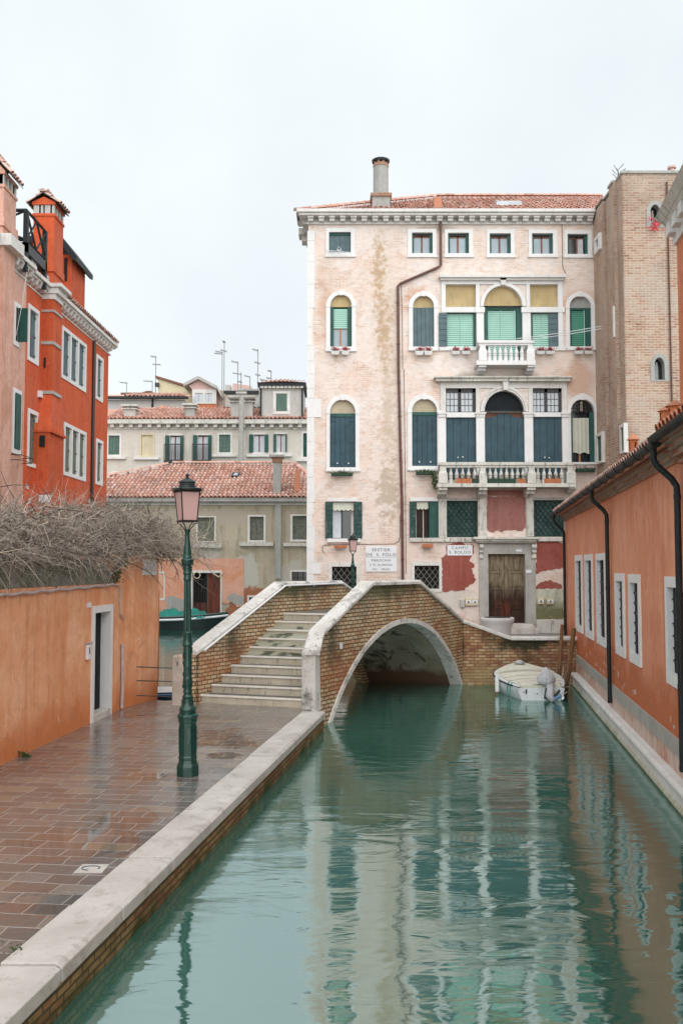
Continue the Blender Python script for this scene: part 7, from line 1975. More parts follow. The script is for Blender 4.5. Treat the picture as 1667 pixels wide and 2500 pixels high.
for r_, kind, mt, lb in kw:
    r = K('C', *r_); w = surround(KF, white, rloop((r[0] - .13, r[1] + .13, r[2] - .13, r[3] + .13)), rloop(r), .04, .2, 'white_stone' if mt != 'cream_panel' else 'cream_panel'); w['label'] = lb
    s_ = MB(); s_.fb(KF, r[0] - .45, r[1] + .45, r[2] - .30, r[2] - .14, 0, .22); s_.build('sill', M['white_stone'], w)
    if kind == 'closed': planks(KF, r, -.08, 3, mt, w, gap=.03)
    else:
        cross_window(KF, r, -.15, w, 'pane_white' if '1' not in lb else 'pane_pale', 'brown_frame', .12, .05)
        a0, a1 = K('C', mt[0], mt[1], r_[2], r_[3])[:2]
        planks(KF, (a0, r[0] - .02, r[2], r[3]), .13, 5, 'green_shutter', w, horiz=True, gap=.03); planks(KF, (r[1] + .02, a1, r[2], r[3]), .13, 5, 'green_shutter', w, horiz=True, gap=.03)
        if 'french' in lb:
            b = MB(); zt_ = r[2] + 1.0
            b.fb(KF, a0, a1, r[2] - .25, r[2] - .05, .13, .55); n_ = 9
            for i in range(n_ + 1): u = a0 + (a1 - a0 - .05) * i / n_; b.fb(KF, u, u + .04, r[2] - .05, zt_ - .06, .50, .54)
            b.fb(KF, a0, a1, zt_ - .06, zt_, .49, .55); b.build('window_railing', M['iron'], w)
for r, lb in zip(aw, ('dark green arched window at the left', 'small arched window just above the red roof')):
    L0 = aloop(r[0], r[1], r[2] - .8, r[3] - (r[1] - r[0]) * .45, r[3], 10); L1 = aloop(r[0] - .15, r[1] + .15, r[2] - .8, r[3] - (r[1] - r[0]) * .45, r[3] + .15, 10)
    b = MB(); b.ring(KF, L1, L0, .04, -.02, -.2); w = b.build('window', M['white_stone'], white); w['label'] = lb
    b = MB(); b.fprism(KF, L0, -.15, -.1); b.build('shutter', M['green_shutter'], w); bars(KF, [((r[0] + r[1]) / 2 - .03, (r[0] + r[1]) / 2 + .03, r[2] - .8, r[3])], -.06, 0, 'iron', w, 'shutter_joint')
b = MB(); b.fb(KF, kx0, kx1, zk - .001, zk + .28, -.2, .50); b.fb(KF, kx0, kx1, zk - .34, zk - .24, -.1, .06); kc = b.build('cornice', M['grimy_stone'], white)
u = -16.5
while u < .8:
    b = MB(); b.fb(KF, u, u + .24, zk - .22, zk - .003, 0, .32); b.build('modillion', M['white_stone'], kc); u += .62
# its roofs
zke = zk + .30; yk2 = KY + 4.0
def ro(x0, x1, yb, xl, xr, name='roof', ytop=None, seed=1):
    pass
def px_x(k, x, Y): return onY(*px(k, x, 600), Y).x
rzk = onY(*px('C', 780, 517), yk2).z
slk = Vector((0, 4.5, rzk - zke)); SK = slk.length; X_a, X_b = px_x('C', 60, KY), px_x('C', 945, KY)
b = MB(); b.r = (.2, .2); b.poly([(X_a - 2, KY - .5, zke - .02), (kx1, KY - .5, zke - .02), (kx1, yk2, rzk - .02), (X_a - 2, yk2, rzk - .02)]); wroof = b.build('roof', M['tile_rose'], white)
tile_roof('roof_tiles', 'tile_rose', wroof, Vector((X_a, KY - .5, zke)), (1, 0, 0), slk, kx1 - X_a, SK, lambda u, w: True, tw=.27, th=.5, r=.11, seed=8)
# higher ridge with a peak
pk_z = onY(*px('C', 450, 488), KY + 5).z; b = MB(); xa_, xb_, xp = px_x('C', 262, KY + 5), px_x('C', 640, KY + 5), px_x('C', 450, KY + 5)
Pa_, Pb_, Pp = Vector((xa_ - .5, KY + .6, zke + .35)), Vector((xb_ + .5, KY + .6, zke + .35)), Vector((xp, KY + 5, pk_z)); b.r = (.6, .3); b.poly([Pa_, Pb_, Vector((xb_, KY + 5, rzk)), Pp, Vector((xa_, KY + 5, zke + .9))]); b.build('roof_peak', M['tile_rose'], wroof)
def cblock(k, x0, x1, y0, y1, Y, depth, mat, name, par, label=None, cap=None, base=None):
    a = onY(*px(k, x0, y1), Y); c = onY(*px(k, x1, y0), Y); z0 = a.z if base is None else base
    b = MB(); b.box((a.x, Y, z0), (c.x, Y + depth, c.z)); o = b.build(name, M[mat], par)
    if label: o['label'] = label
    if cap:
        b = MB(); b.box((a.x - .12, Y - .12, c.z), (c.x + .12, Y + depth + .12, c.z + .06)); b.box((a.x + .1, Y + .1, c.z + .06), (c.x - .1, Y + depth - .1, c.z + .20)); b.box((a.x - .16, Y - .16, c.z + .20), (c.x + .16, Y + depth + .16, c.z + .32)); b.build('cap', M['grimy_stone'], o)
    return o
cblock('C', 180, 262, 520, 600, KY + .1, .8, 'light_grey_plaster', 'chimney', white, 'pale chimney near the orange red house', True, zke - .2)
cblock('C', 613, 682, 512, 600, KY + .1, .8, 'grey_plaster', 'chimney', white, 'stained chimney in the middle of the roof', True, zke - .2)
cblock('C', 940, 1094, 468, 600, KY + .1, 1.0, 'light_grey_plaster', 'chimney', white, 'broad pale chimney block behind the tall flue pipe', None, zke - .2)
for x0, x1 in ((938, 986), (1046, 1096)): cblock('C', x0 + 4, x1 - 4, 468, 470, KY + .1, .6, 'light_grey_plaster', 'chimney_head', white, None, True)
a = onY(*px('C', 1019, 430), KY - .2); b = MB(); b.tube([Vector((a.x, KY - .62, 5)), Vector((a.x, KY - .62, a.z))], .16, 8); fl = b.build('flue_pipe', M['grey_stone'], white, smooth='auto')
b = MB(); b.tube([Vector((a.x - .9, KY - .62, a.z - .1)), Vector((a.x + .9, KY - .62, a.z - .1))], .11, 6); b.tube([Vector((a.x - .35, KY - .62, a.z + .15)), Vector((a.x + .35, KY - .62, a.z + .15))], .12, 6); b.build('cowl', M['grey_stone'], fl)
# tower room at the right end
rm = cblock('C', 1148, 1452, 372, 600, KY + .3, 4, 'light_grey_plaster', 'roof_room', white, 'square roof room with one green shutter', None, zke - .1)
a = onY(*px('C', 1148, 372), KY + .3); c = onY(*px('C', 1452, 352), KY + .3)
b = MB(); b.box((a.x - .15, KY - .05, c.z - .05), (c.x + .15, KY + 4.5, c.z + .14)); b.build('room_gutter', M['gutter'], rm)
n_ = 11
for i in range(n_): u = a.x + (c.x - a.x - .2) * i / (n_ - 1); b = MB(); b.box((u, KY + .05, a.z), (u + .22, KY + .3, c.z - .05)); b.build('modillion', M['white_stone'], rm)
ap_ = onY(*px('C', 1298, 316), KY + 2.3); b = MB(); z_ = c.z + .15; b.r = (.4, .3); cor = [(a.x - .2, KY - .1), (c.x + .2, KY - .1), (c.x + .2, KY + 4.6), (a.x - .2, KY + 4.6)]
for i in range(4): b.poly([(*cor[i], z_), (*cor[(i + 1) % 4], z_), (ap_.x, KY + 2.3, ap_.z)])
rmr = b.build('room_roof', M['tile_rose'], rm)
tile_roof('room_tiles', 'tile_rose', rmr, Vector((a.x - .2, KY - .12, z_)), (1, 0, 0), (0, 2.4, ap_.z - z_), c.x - a.x + .4, 2.6, lambda u, w: abs(u - (c.x - a.x + .4) / 2) < (c.x - a.x + .4) / 2 * (1 - w / 2.6), tw=.27, th=.5, r=.11, seed=3)
r = Frame((0, KY + .3), (1, 0), (0, -1)); q = r.rect('C', 1260, 1338, 408, 534); w = MB(); w.ring(r, rloop((q[0] - .2, q[1] + .2, q[2] - .2, q[3] + .15)), rloop(q), .05, -.01, .0); w = w.build('room_window', M['white_stone'], rm); planks(r, q, .03, 2, 'pale_green' if 'pale_green' in M else 'pale_shutter', w)
for X_ in (a.x + .05, c.x - .05):
    b = MB(); b.tube([Vector((X_, KY + .2, c.z)), Vector((X_, KY + .2, zke))], .06, 5); b.build('rain_pipe', M['gutter'], rm)

# ------------------------------------------------------------------ roofs behind, one house each
def far_house(name, k, x0, x1, y0, Y, mat, label, depth=6):
    a = onY(*px(k, x0, y0), Y); c = onY(*px(k, x1, y0), Y)
    t = thing(name, label, 'building', ((a.x + c.x) / 2, Y, 0)); b = MB(); b.box((a.x, Y, 0), (c.x, Y + depth, a.z)); b.build('wall', M[mat], t)
    return t, a.x, c.x, a.z
t, xa_, xb_, z_ = far_house('lavender_house', 'C', -100, 612, 450, 69, 'lavender_plaster', 'plain pale lavender house wall with a long strip of tile roof')
b = MB(); b.box((xa_, 68.5, z_), (xb_ + .3, 68.9, z_ + .16)); b.build('gutter', M['gutter'], t)
ztp = onY(*px('C', 300, 416), 71).z; b = MB(); b.r = (.3, .3); b.poly([(xa_, 68.6, z_ + .12), (xb_ + .2, 68.6, z_ + .12), (xb_ + .2, 71, ztp), (xa_, 71, ztp)]); rf_ = b.build('roof', M['tile_rose'], t)
tile_roof('roof_tiles', 'tile_rose', rf_, Vector((xa_ + 3, 68.6, z_ + .14)), (1, 0, 0), (0, 2.4, ztp - z_ - .12), xb_ - xa_ - 3, 2.6, None, tw=.30, th=.55, r=.12, seed=5)
b = MB(); q = onY(*px('C', 384, 500), 68.9); b.tube([Vector((q.x, 68.9, z_)), Vector((q.x, 68.9, z_ - 4))], .07, 5); b.build('rain_pipe', M['gutter'], t)
# yellow house with a sloping roof line
YY = 73; A_ = [onY(*px('C', x, y), YY) for x, y in ((424, 300), (665, 378), (665, 520), (424, 520))]
t = thing('yellow_house', 'pale yellow gable wall with a steep single roof slope', 'building', (A_[0].x + 3, YY, 0))
b = MB(); b.prism([Vector((p.x, YY, p.z if i < 2 else 0)) for i, p in enumerate(A_)], [Vector((p.x, YY + 5, p.z if i < 2 else 0)) for i, p in enumerate(A_)]); b.build('wall', M['yellow_plaster'], t)
b = MB(); p0, p1 = A_[0], A_[1]; b.prism([Vector((p0.x - .2, YY - .2, p0.z + .05)), Vector((p1.x, YY - .2, p1.z + .05)), Vector((p1.x, YY + 5, p1.z + .05)), Vector((p0.x - .2, YY + 5, p0.z + .05))], [Vector((p0.x - .2, YY - .2, p0.z + .2)), Vector((p1.x, YY - .2, p1.z + .2)), Vector((p1.x, YY + 5, p1.z + .2)), Vector((p0.x - .2, YY + 5, p0.z + .2))]); b.build('roof', M['brown_frame'], t)
q = onY(*px('C', 416, 345), YY - .3); b = MB(); b.box((q.x - .15, YY - .4, q.z - .15), (q.x + .15, YY - .05, q.z + .15)); b.build('wall_lamp', M['iron'], t)
# dormer with two windows
DY = 71.5; DF = Frame((0, DY), (1, 0), (0, -1))
t = thing('pink_dormer_house', 'pink dormer with two white framed windows and a pale gable', 'building', (onY(*px('C', 760, 400), DY).x, DY, 0))
q = [onY(*px('C', x, y), DY) for x, y in ((672, 378), (710, 320), (838, 372), (838, 520), (665, 520))]
L = [DF.uv('C', x, y) for x, y in ((665, 540), (838, 540), (838, 372), (712, 312), (640, 352), (665, 378))]
b = MB(); b.fprism(DF, L, -4, 0); b.build('wall', M['rose_plaster'], t)
r = DF.rect('C', 665, 838, 482, 540); b = MB(); b.fb(DF, r[0], r[1], r[2], r[3], 0, .03); b.build('brick_band', M['salmon_far'], t)
b = MB(); o_ = DF.rect('C', 667, 838, 380, 482); i1, i2 = DF.rect('C', 684, 742, 405, 470), DF.rect('C', 758, 808, 405, 470)
b.fb(DF, o_[0], i1[0], o_[2], o_[3], 0, .1); b.fb(DF, i1[1], i2[0], o_[2], o_[3], 0, .1); b.fb(DF, i2[1], o_[1], o_[2], o_[3], 0, .1); b.fb(DF, i1[0], i1[1], i1[3], o_[3], 0, .1); b.fb(DF, i1[0], i1[1], o_[2], i1[2], 0, .1); b.fb(DF, i2[0], i2[1], i1[3], o_[3], 0, .1); b.fb(DF, i2[0], i2[1], o_[2], i1[2], 0, .1)
fr_ = b.build('window_surround', M['white_stone'], t)
for i_ in (i1, i2): cross_window(DF, i_, .05, fr_, 'pane_white', 'light_grey_plaster', .08, .08)
b = MB()
for (xa1, ya1), (xb1, yb1) in (((610, 352), (712, 300)), ((712, 300), (845, 370)), ((845, 370), (880, 432))):
    P, Q = DF.uv('C', xa1, ya1), DF.uv('C', xb1, yb1); b.prism([DF.p(P[0], P[1] - .12, .4), DF.p(Q[0], Q[1] - .12, .4), DF.p(Q[0], Q[1] + .12, .4), DF.p(P[0], P[1] + .12, .4)], [DF.p(P[0], P[1] - .12, -4), DF.p(Q[0], Q[1] - .12, -4), DF.p(Q[0], Q[1] + .12, -4), DF.p(P[0], P[1] + .12, -4)])
b.build('roof', M['grey_stone'], t)
b = MB(); L = [DF.uv('C', x, y) for x, y in ((838, 372), (905, 380), (905, 520), (838, 520))]; b.fprism(DF, L, -4, -.5); b.build('side_roof', M['tile_faded'], t)
# grey flat roofed house
t, xa_, xb_, z_ = far_house('grey_house', 'C', 902, 1140, 410, 67, 'light_grey_plaster', 'grey house with dark gutter and flat roof between the dormer and the roof room')
b = MB(); b.box((xa_ - .1, 66.7, z_), (xb_, 67, z_ + .18)); b.build('gutter', M['gutter'], t)
r_ = onY(*px('C', 1050, 378), 67.5).z; b = MB(); b.box((xa_ + .8, 67.3, z_), (xb_, 70, r_)); b.build('roof_deck', M['grey_stone'], t)
cblock('C', 898, 936, 345, 410, 67.2, 1.0, 'light_grey_plaster', 'chimney', t)
Lp = [onY(*px('C', x, y), 70.5) for x, y in ((952, 335), (1082, 352), (1082, 400), (952, 400))]; b = MB(); b.prism([Vector((p.x, 70.5, p.z)) for p in Lp], [Vector((p.x, 74, p.z)) for p in Lp]); b.build('attic_gable', M['rose_plaster'], t)
b = MB(); r0_ = onY(*px('C', 902, 512), 66.9); b.box((xa_ - .1, 66.6, r0_.z - .15), (xb_ + .1, 67, r0_.z + .05)); b.build('ledge', M['gutter'], t)
# low dark roof of a house far left, pink gable
t, xa_, xb_, z_ = far_house('distant_house', 'C', 160, 410, 413, 78, 'rose_plaster', 'distant dark roof with a little pink gable between the aerials', 4)
b = MB(); p_ = [onY(*px('C', x, y), 77.8) for x, y in ((160, 415), (160, 402), (310, 402), (345, 390), (375, 390), (420, 416))]; b.prism([Vector((p.x, 77.7, p.z)) for p in p_], [Vector((p.x, 79, p.z)) for p in p_]); b.build('roof', M['brown_frame'], t)

# ------------------------------------------------------------------ television aerials
def aerial(k, x, y0, y1, Y, arms, label, lean=0):
    a = onY(*px(k, x, y1), Y); c = onY(*px(k, x, y0), Y)
    t = thing('roof_aerial', label, 'antenna', tuple(a), 'television aerials on the far roofs')
    b = MB(); b.tube([a - Vector((0, 0, 1.2)), Vector((a.x + lean, Y, c.z))], .034, 4); b.build('mast', M['aerial'], t)
    b = MB()
    for (x0, ya, x1, yb) in arms:
        p, q = onY(*px(k, x0, ya), Y), onY(*px(k, x1, yb), Y); b.tube([p, q], .028, 4)
        n_ = 5
        for i in range(n_): m = p.lerp(q, (i + .5) / n_); b.tube([m + Vector((0, -.35, 0)), m + Vector((0, .35, 0))], .016, 3)
    b.build('arms', M['aerial'], t)
M['aerial'] = simple('aerial', (.30, .32, .32), .5, .1, 5)
aerial('C', 200, 330, 415, 76, [(152, 328, 206, 333)], 'short aerial with one arm, leftmost of those beside the orange red house')
aerial('C', 382, 318, 400, 76, [(320, 318, 384, 322)], 'short aerial with a long left arm just left of the tall thin one')
aerial('C', 405, 140, 420, 75, [(370, 142, 410, 150), (385, 200, 442, 203)], 'tall thin aerial standing beside the yellow gable')
aerial('C', 877, 112, 380, 72, [(822, 122, 880, 128), (830, 108, 880, 116)], 'left mast of the tallest aerial pair')
aerial('C', 890, 35, 500, 72, [(880, 40, 900, 42), (865, 98, 912, 110)], 'tallest aerial of all, right mast of its pair')
aerial('C', 988, 180, 420, 69, [(942, 178, 992, 190), (952, 262, 1015, 272)], 'aerial with two stacked arms above the grey house')
aerial('C', 1012, 258, 340, 69, [(990, 322, 1020, 328)], 'small aerial close behind the one with stacked arms')
aerial('C', 1075, 288, 350, 69, [(1035, 280, 1078, 292)], 'small bent aerial above the pink attic gable')
aerial('C', 1130, 95, 420, 68, [(1092, 93, 1136, 104), (1112, 272, 1150, 280), (1105, 185, 1150, 195)], 'tall aerial with three arms beside the square roof room')
aerial('C', 1225, 248, 330, 66, [(1200, 246, 1228, 250), (1190, 296, 1226, 302)], 'short aerial above the square roof room')
aerial('C', 1185, 312, 330, 66, [(1145, 306, 1186, 316)], 'lowest little aerial on the square roof room')
# ================================================================== street lamps
def make_lamp(label):
    t = thing('street_lamp', label, 'street lamp', (0, 0, 0))
    k = .001853
    def z(y): return (2285 - y) * k
    base = MB()
    base.lathe([(0, .158), (z(2218), .158), (z(2205), .150), (z(2196), .138), (z(2170), .126), (z(2160), .134), (z(2150), .134), (z(2140), .126), (z(1905), .122), (z(1895), .132), (z(1880), .134), (z(1868), .138), (z(1855), .150), (z(1845), .148), (z(1838), .128)], (0, 0, 0), 8, R(22.5))
    bo = base.build('pedestal', M['lamp_green'], t, bevel=.005)
    # raised panels on the pedestal faces
    for i in range(8):
        a = i * math.pi / 4; d = Vector((math.cos(a), math.sin(a), 0)); e = Vector((-d.y, d.x, 0)); b = MB(); r0 = .1135
        fr = Frame((0, 0), (e.x, e.y), (d.x, d.y))
        b.ring(fr, rloop((-.038, .038, z(2120), z(1925))), rloop((-.028, .028, z(2110), z(1935))), r0 + .008, r0 - .002, r0 + .001); b.build('raised_panel', M['lamp_green'], bo)
    up = MB(); n = 20
    up.lathe([(z(1838), .112), (z(1815), .110), (z(1808), .118), (z(1795), .112), (z(1782), .088), (z(1760), .080), (z(1722), .070), (z(1712), .074), (z(1700), .056), (z(1690), .055), (z(1682), .066), (z(1675), .064), (z(1660), .056), (z(1640), .064), (z(1612), .070), (z(1590), .062), (z(1582), .066), (z(1574), .060), (z(1570), .057), (z(1345), .059), (z(1338), .073), (z(1328), .073), (z(1318), .062), (z(1300), .060), (z(1252), .060), (z(1245), .066), (z(1238), .058)], (0, 0, 0), n)
    uo = up.build('lower_shaft', M['lamp_green'], t, smooth='auto')
    fl = MB(); m = 32
    fl.lathe([(z(1239), .052), (z(1232), .055), (z(870), .047), (z(862), .049)], (0, 0, 0), m, 0, lambda kk, zz: 1.0 if kk % 2 else .90); fl.build('fluted_shaft', M['lamp_green'], t)
    cp = MB()
    cp.lathe([(z(864), .050), (z(858), .054), (z(850), .054), (z(844), .050), (z(822), .048), (z(814), .060), (z(806), .060), (z(798), .052), (z(780), .056), (z(752), .054), (z(742), .078), (z(720), .084), (z(712), .088), (z(704), .082), (z(698), .062), (z(688), .062), (z(680), .054), (z(664), .055), (z(645), .054), (z(610), .044), (z(570), .036), (z(540), .031), (z(505), .032), (z(500), .040), (z(488), .042), (z(484), .036)], (0, 0, 0), n)
    co = cp.build('capital', M['lamp_green'], t, smooth='auto')
    # leaves and scrolls cast on the shaft
    rr = random.Random(2)
    for (y0, y1, rad, cnt, s_) in ((1560, 1360, .060, 26, .016), (1650, 1595, .067, 9, .018), (1770, 1720, .078, 9, .016), (760, 730, .075, 8, .016), (800, 760, .056, 7, .014)):
        b = MB()
        for i in range(cnt):
            a = rr.uniform(0, 6.28); zz = z(rr.uniform(y1, y0)); c = Vector((math.cos(a) * rad, math.sin(a) * rad, zz)); e = Vector((-math.sin(a), math.cos(a), 0)); d_ = Vector((math.cos(a), math.sin(a), 0))
            b.tube([c - e * s_ - Vector((0, 0, s_)), c + d_ * .004 - e * s_ * .5 + Vector((0, 0, s_ * .6)), c + d_ * .005 + e * s_ * .6 + Vector((0, 0, s_)), c + e * s_ - Vector((0, 0, s_ * .2)), c + d_ * .003 + Vector((0, 0, -s_ * .5))], [.003, .006, .006, .005, .002], 4)
        o = b.build('cast_leaves', M['lamp_green'], co if y0 < 900 else uo, smooth=True); o['kind'] = 'stuff'
    # pale scratches on one pedestal face
    b = MB(); fr = Frame((0, 0), (1, 0), (0, -1)); z0_ = z(2000)
    pts = [(-.012, .10), (.012, .12), (.020, .07), (.0, .05), (-.012, .075), (.004, .09), (.014, .03), (-.004, .0), (-.010, .03), (.010, .012), (.012, -.03), (-.002, -.055), (-.008, -.09)]
    b.tube([fr.p(u + .012, z0_ + v, .1165) for u, v in pts], .0022, 3); b.build('scratched_scribble', M['scratch'], bo)
    # lantern, square, tapering down
    rt = R(21)
    def sq(s_, zz, grow=0): return [Vector((math.cos(rt + math.pi / 4 + i * math.pi / 2) * s_ / math.sqrt(2), math.sin(rt + math.pi / 4 + i * math.pi / 2) * s_ / math.sqrt(2), zz)) for i in range(4)]
    zb, ztl = z(418), z(208); sb_, st_ = .205, .262
    lan = MB(); B4, T4 = sq(sb_, zb), sq(st_, ztl)
    lan.prism(sq(sb_ + .02, zb - .022), sq(sb_ + .02, zb + .004))
    for i in range(4): lan.tube([B4[i], T4[i]], .0085, 4)
    lan.prism(sq(st_ + .02, ztl), sq(st_ + .05, ztl + .03))
    lo = lan.build('lantern', M['lamp_black'], t)
    for i in range(4):
        j = (i + 1) % 4; g = MB(); ins_ = .993
        P = [B4[i], B4[j], T4[j], T4[i]]; c = Vector((0, 0, 0)); P = [Vector((p.x * ins_, p.y * ins_, p.z)) for p in P]; inn_ = [Vector((p.x * .965, p.y * .965, p.z)) for p in P]
        g.prism(inn_, P); g.build('glass_pane', M['lantern_glass'], lo)
    b = MB(); b.lathe([(ztl - .10, .022), (ztl - .06, .045), (ztl, .05)], (0, 0, 0), 10); b.build('bulb_holder', M['cream_panel'], lo)
    rf = MB(); rf.lathe([(ztl + .028, .188), (z(186), .205), (z(180), .203), (z(172), .150), (z(168), .118), (z(158), .118), (z(152), .106), (z(146), .110), (z(140), .104), (z(132), .118), (z(126), .112), (z(112), .075), (z(103), .040), (z(98), .024), (z(94), .016), (z(88), .018), (z(84), .030), (z(80), .034), (z(76), .026), (z(70), .020), (z(64), .004)], (0, 0, 0), 24)
    rf.build('lantern_roof', M['lamp_dark'], lo, smooth='auto')
    for i in range(4):
        c = B4[i]; d = Vector((c.x, c.y, 0)).normalized(); b = MB()
        b.tube([Vector((c.x, c.y, zb - .02)), c * 1 + d * .008 + Vector((0, 0, -.035)), Vector((c.x * .72, c.y * .72, zb - .05)), Vector((c.x * .5, c.y * .5, zb - .09)), Vector((c.x * .25, c.y * .25, z(486)))], .0075, 5); b.build('bracket', M['lamp_black'], lo)
        d2 = T4[i]; dd = Vector((d2.x, d2.y, 0)).normalized(); b = MB()
        b.tube([Vector((d2.x, d2.y, ztl - .05)), Vector((d2.x, d2.y, ztl + .0)) + dd * .03, Vector((d2.x, d2.y, ztl + .05)) + dd * .055, Vector((d2.x, d2.y, ztl + .075)) + dd * .03, Vector((d2.x, d2.y, ztl + .06)) + dd * .01, Vector((d2.x, d2.y, ztl + .04)) + dd * .025], .005, 5); b.build('scroll', M['lamp_black'], lo)
    return t
def copy_tree(o, parent=None):
    c = o.copy(); COL.objects.link(c); c.parent = parent
    for ch in list(o.children): copy_tree(ch, c)
    return c
M['scratch'] = simple('scratch', (.30, .40, .38), .7, .1, 8)
lamp = make_lamp('large green cast iron lamp post with pink glass lantern on the wet quay')
lamp['group'] = 'green cast iron street lamps'
far_lamp = copy_tree(lamp)
far_lamp['label'] = 'distant green lamp post with pink lantern standing behind the bridge parapet'
p = onZ(458.5, 1893, QZ); lamp.location = (p.x, p.y, QZ); lamp.rotation_euler = (0, R(-.65), R(8))
q = onY(861, 1302, 32.6); far_lamp.location = (q.x, 32.6, q.z - 4.115 * .93); far_lamp.scale = (.93, .93, .93); far_lamp.rotation_euler = (0, 0, R(-10))

# ================================================================== moored skiff
boat = thing('motor_skiff', 'small white wooden skiff with cream deck boards, moored by the brick embankment', 'boat', (4.77, 24.0, 0))
bx = 4.77; y0_, y1_ = 22.72, 25.62
def half(t):   # half beam at deck, t 0 stern .. 1 bow
    return .55 + .30 * math.sin(min(1, t / .55) * math.pi / 2) if t < .55 else .85 * math.sqrt(max(0, 1 - ((t - .55) / .45) ** 2.2))
def half_w(t): return half(t) * (.86 if t < .6 else .86 - (t - .6) * .9)
def deckz(t): return .30 + .20 * t ** 1.6
NSG = 16; V = []; Fc = []
b = MB()
for i in range(NSG + 1):
    t = i / NSG; y = y0_ + (y1_ - y0_) * t; h = max(half(t), .02); w = max(half_w(t), .01); dz = deckz(t)
    V += [(bx - h, y, dz), (bx - (h * .97 + w * .03), y, dz * .7), (bx - w, y, .02), (bx - w * .8, y, -.12), (bx + w * .8, y, -.12), (bx + w, y, .02), (bx + (h * .97 + w * .03), y, dz * .7), (bx + h, y, dz)]
for i in range(NSG):
    for k in range(7): Fc.append((i * 8 + k, i * 8 + k + 1, (i + 1) * 8 + k + 1, (i + 1) * 8 + k))
Fc.append(tuple(range(8))); b.mesh(V, Fc)
hull = b.build('hull', M['boat_white'], boat, smooth='auto')
b = MB()
for s_ in (-1, 1):
    path = [Vector((bx + s_ * half(i / 20), y0_ + (y1_ - y0_) * i / 20, deckz(i / 20) + .01)) for i in range(2 if s_ < 0 else 0, 21)]
    b.tube(path, .022, 6)
b.build('rubbing_strake', M['iron'], hull)
b = MB()     # white side deck rim
for s_ in (-1, 1):
    for i in range(20):
        t0, t1 = i / 20, (i + 1) / 20; a0, a1 = half(t0), half(t1); ya, yb = y0_ + (y1_ - y0_) * t0, y0_ + (y1_ - y0_) * t1
        in0, in1 = max(a0 - .12, 0), max(a1 - .12, 0)
        b.poly([(bx + s_ * a0, ya, deckz(t0) + .022), (bx + s_ * a1, yb, deckz(t1) + .022), (bx + s_ * in1, yb, deckz(t1) + .045), (bx + s_ * in0, ya, deckz(t0) + .045)])
b.build('side_deck', M['white_paint'], hull)
for i, (ta, tb) in enumerate(((.02, .10), (.125, .235), (.265, .39), (.42, .59), (.62, .93))):      # cream deck boards
    b = MB(); K = 7; rows = []
    for t in (ta, (ta + tb) / 2, tb):
        h = max(half(t) - .11, .02); y = y0_ + (y1_ - y0_) * t; rows.append([Vector((bx + h * (2 * k / K - 1), y, deckz(t) + .055 + .07 * (1 - (2 * k / K - 1) ** 2) + (.035 if ta > .6 else 0))) for k in range(K + 1)])
    for r0, r1 in zip(rows, rows[1:]):
        for k in range(K): b.poly([r0[k], r0[k + 1], r1[k + 1], r1[k]])
    for k in range(K): b.poly([rows[0][k] - Vector((0, 0, .05)), rows[0][k + 1] - Vector((0, 0, .05)), rows[0][k + 1], rows[0][k]])
    b.build('deck_board', M['boat_cream'], boat)
b = MB(); V2 = [(bx + s_ * (half(i / 12) - .1), y0_ + .05 + (y1_ - y0_ - .2) * i / 12, deckz(i / 12) - .03) for s_, rng in ((-1, range(13)), (1, range(12, -1, -1))) for i in rng]; b.poly(V2); b.build('gap_shade', M['interior'], hull)  # near-black sheet, puts the shade below the deck board gaps
b = MB(); b.box((bx - .5, y0_ + .02, .24), (bx + .5, y0_ + .06, .355)); b.build('transom_top', M['boat_cream'], boat)
b = MB()
for X_ in (-.36, .16, .42): b.box((bx + X_ - .018, y0_ - .012, .16), (bx + X_ + .018, y0_ - .002, .26))
for X_, Z_ in ((-.42, .2), (-.1, .16), (.3, .18)): b.tube([(bx + X_, y0_ - .004, Z_), (bx + X_, y0_ - .02, Z_)], .014, 6)
b.build('fittings', M['iron'], hull)
b = MB(); b.lathe([(-.22, .02), (-.20, .055), (.14, .055), (.18, .02), (.24, .008)], (bx - half(.36) - .075, y0_ + 1.05, .28), 10); b.build('fender', M['white_paint'], boat, smooth='auto')
b = MB(); b.lathe([(-.06, .05), (0, .16), (.06, .05)], (bx - .05, y1_ - .42, deckz(.86) + .20), 10); b.build('folded_cloth', M['grey_cloth'], boat, smooth=True)
b = MB(); xx = bx - half(.18) - .015; yy = y0_ + .5
b.tube([Vector((xx + .06, yy + .05, .40)), Vector((xx - .01, yy, .33)), Vector((xx - .02, yy - .02, .12)), Vector((xx + .0, yy - .08, .03)), Vector((xx + .02, yy - .16, .10)), Vector((xx + .02, yy - .2, .33)), Vector((xx + .1, yy - .16, .39))], .011, 5); b.build('teal_rope', M['teal_rope'], boat)
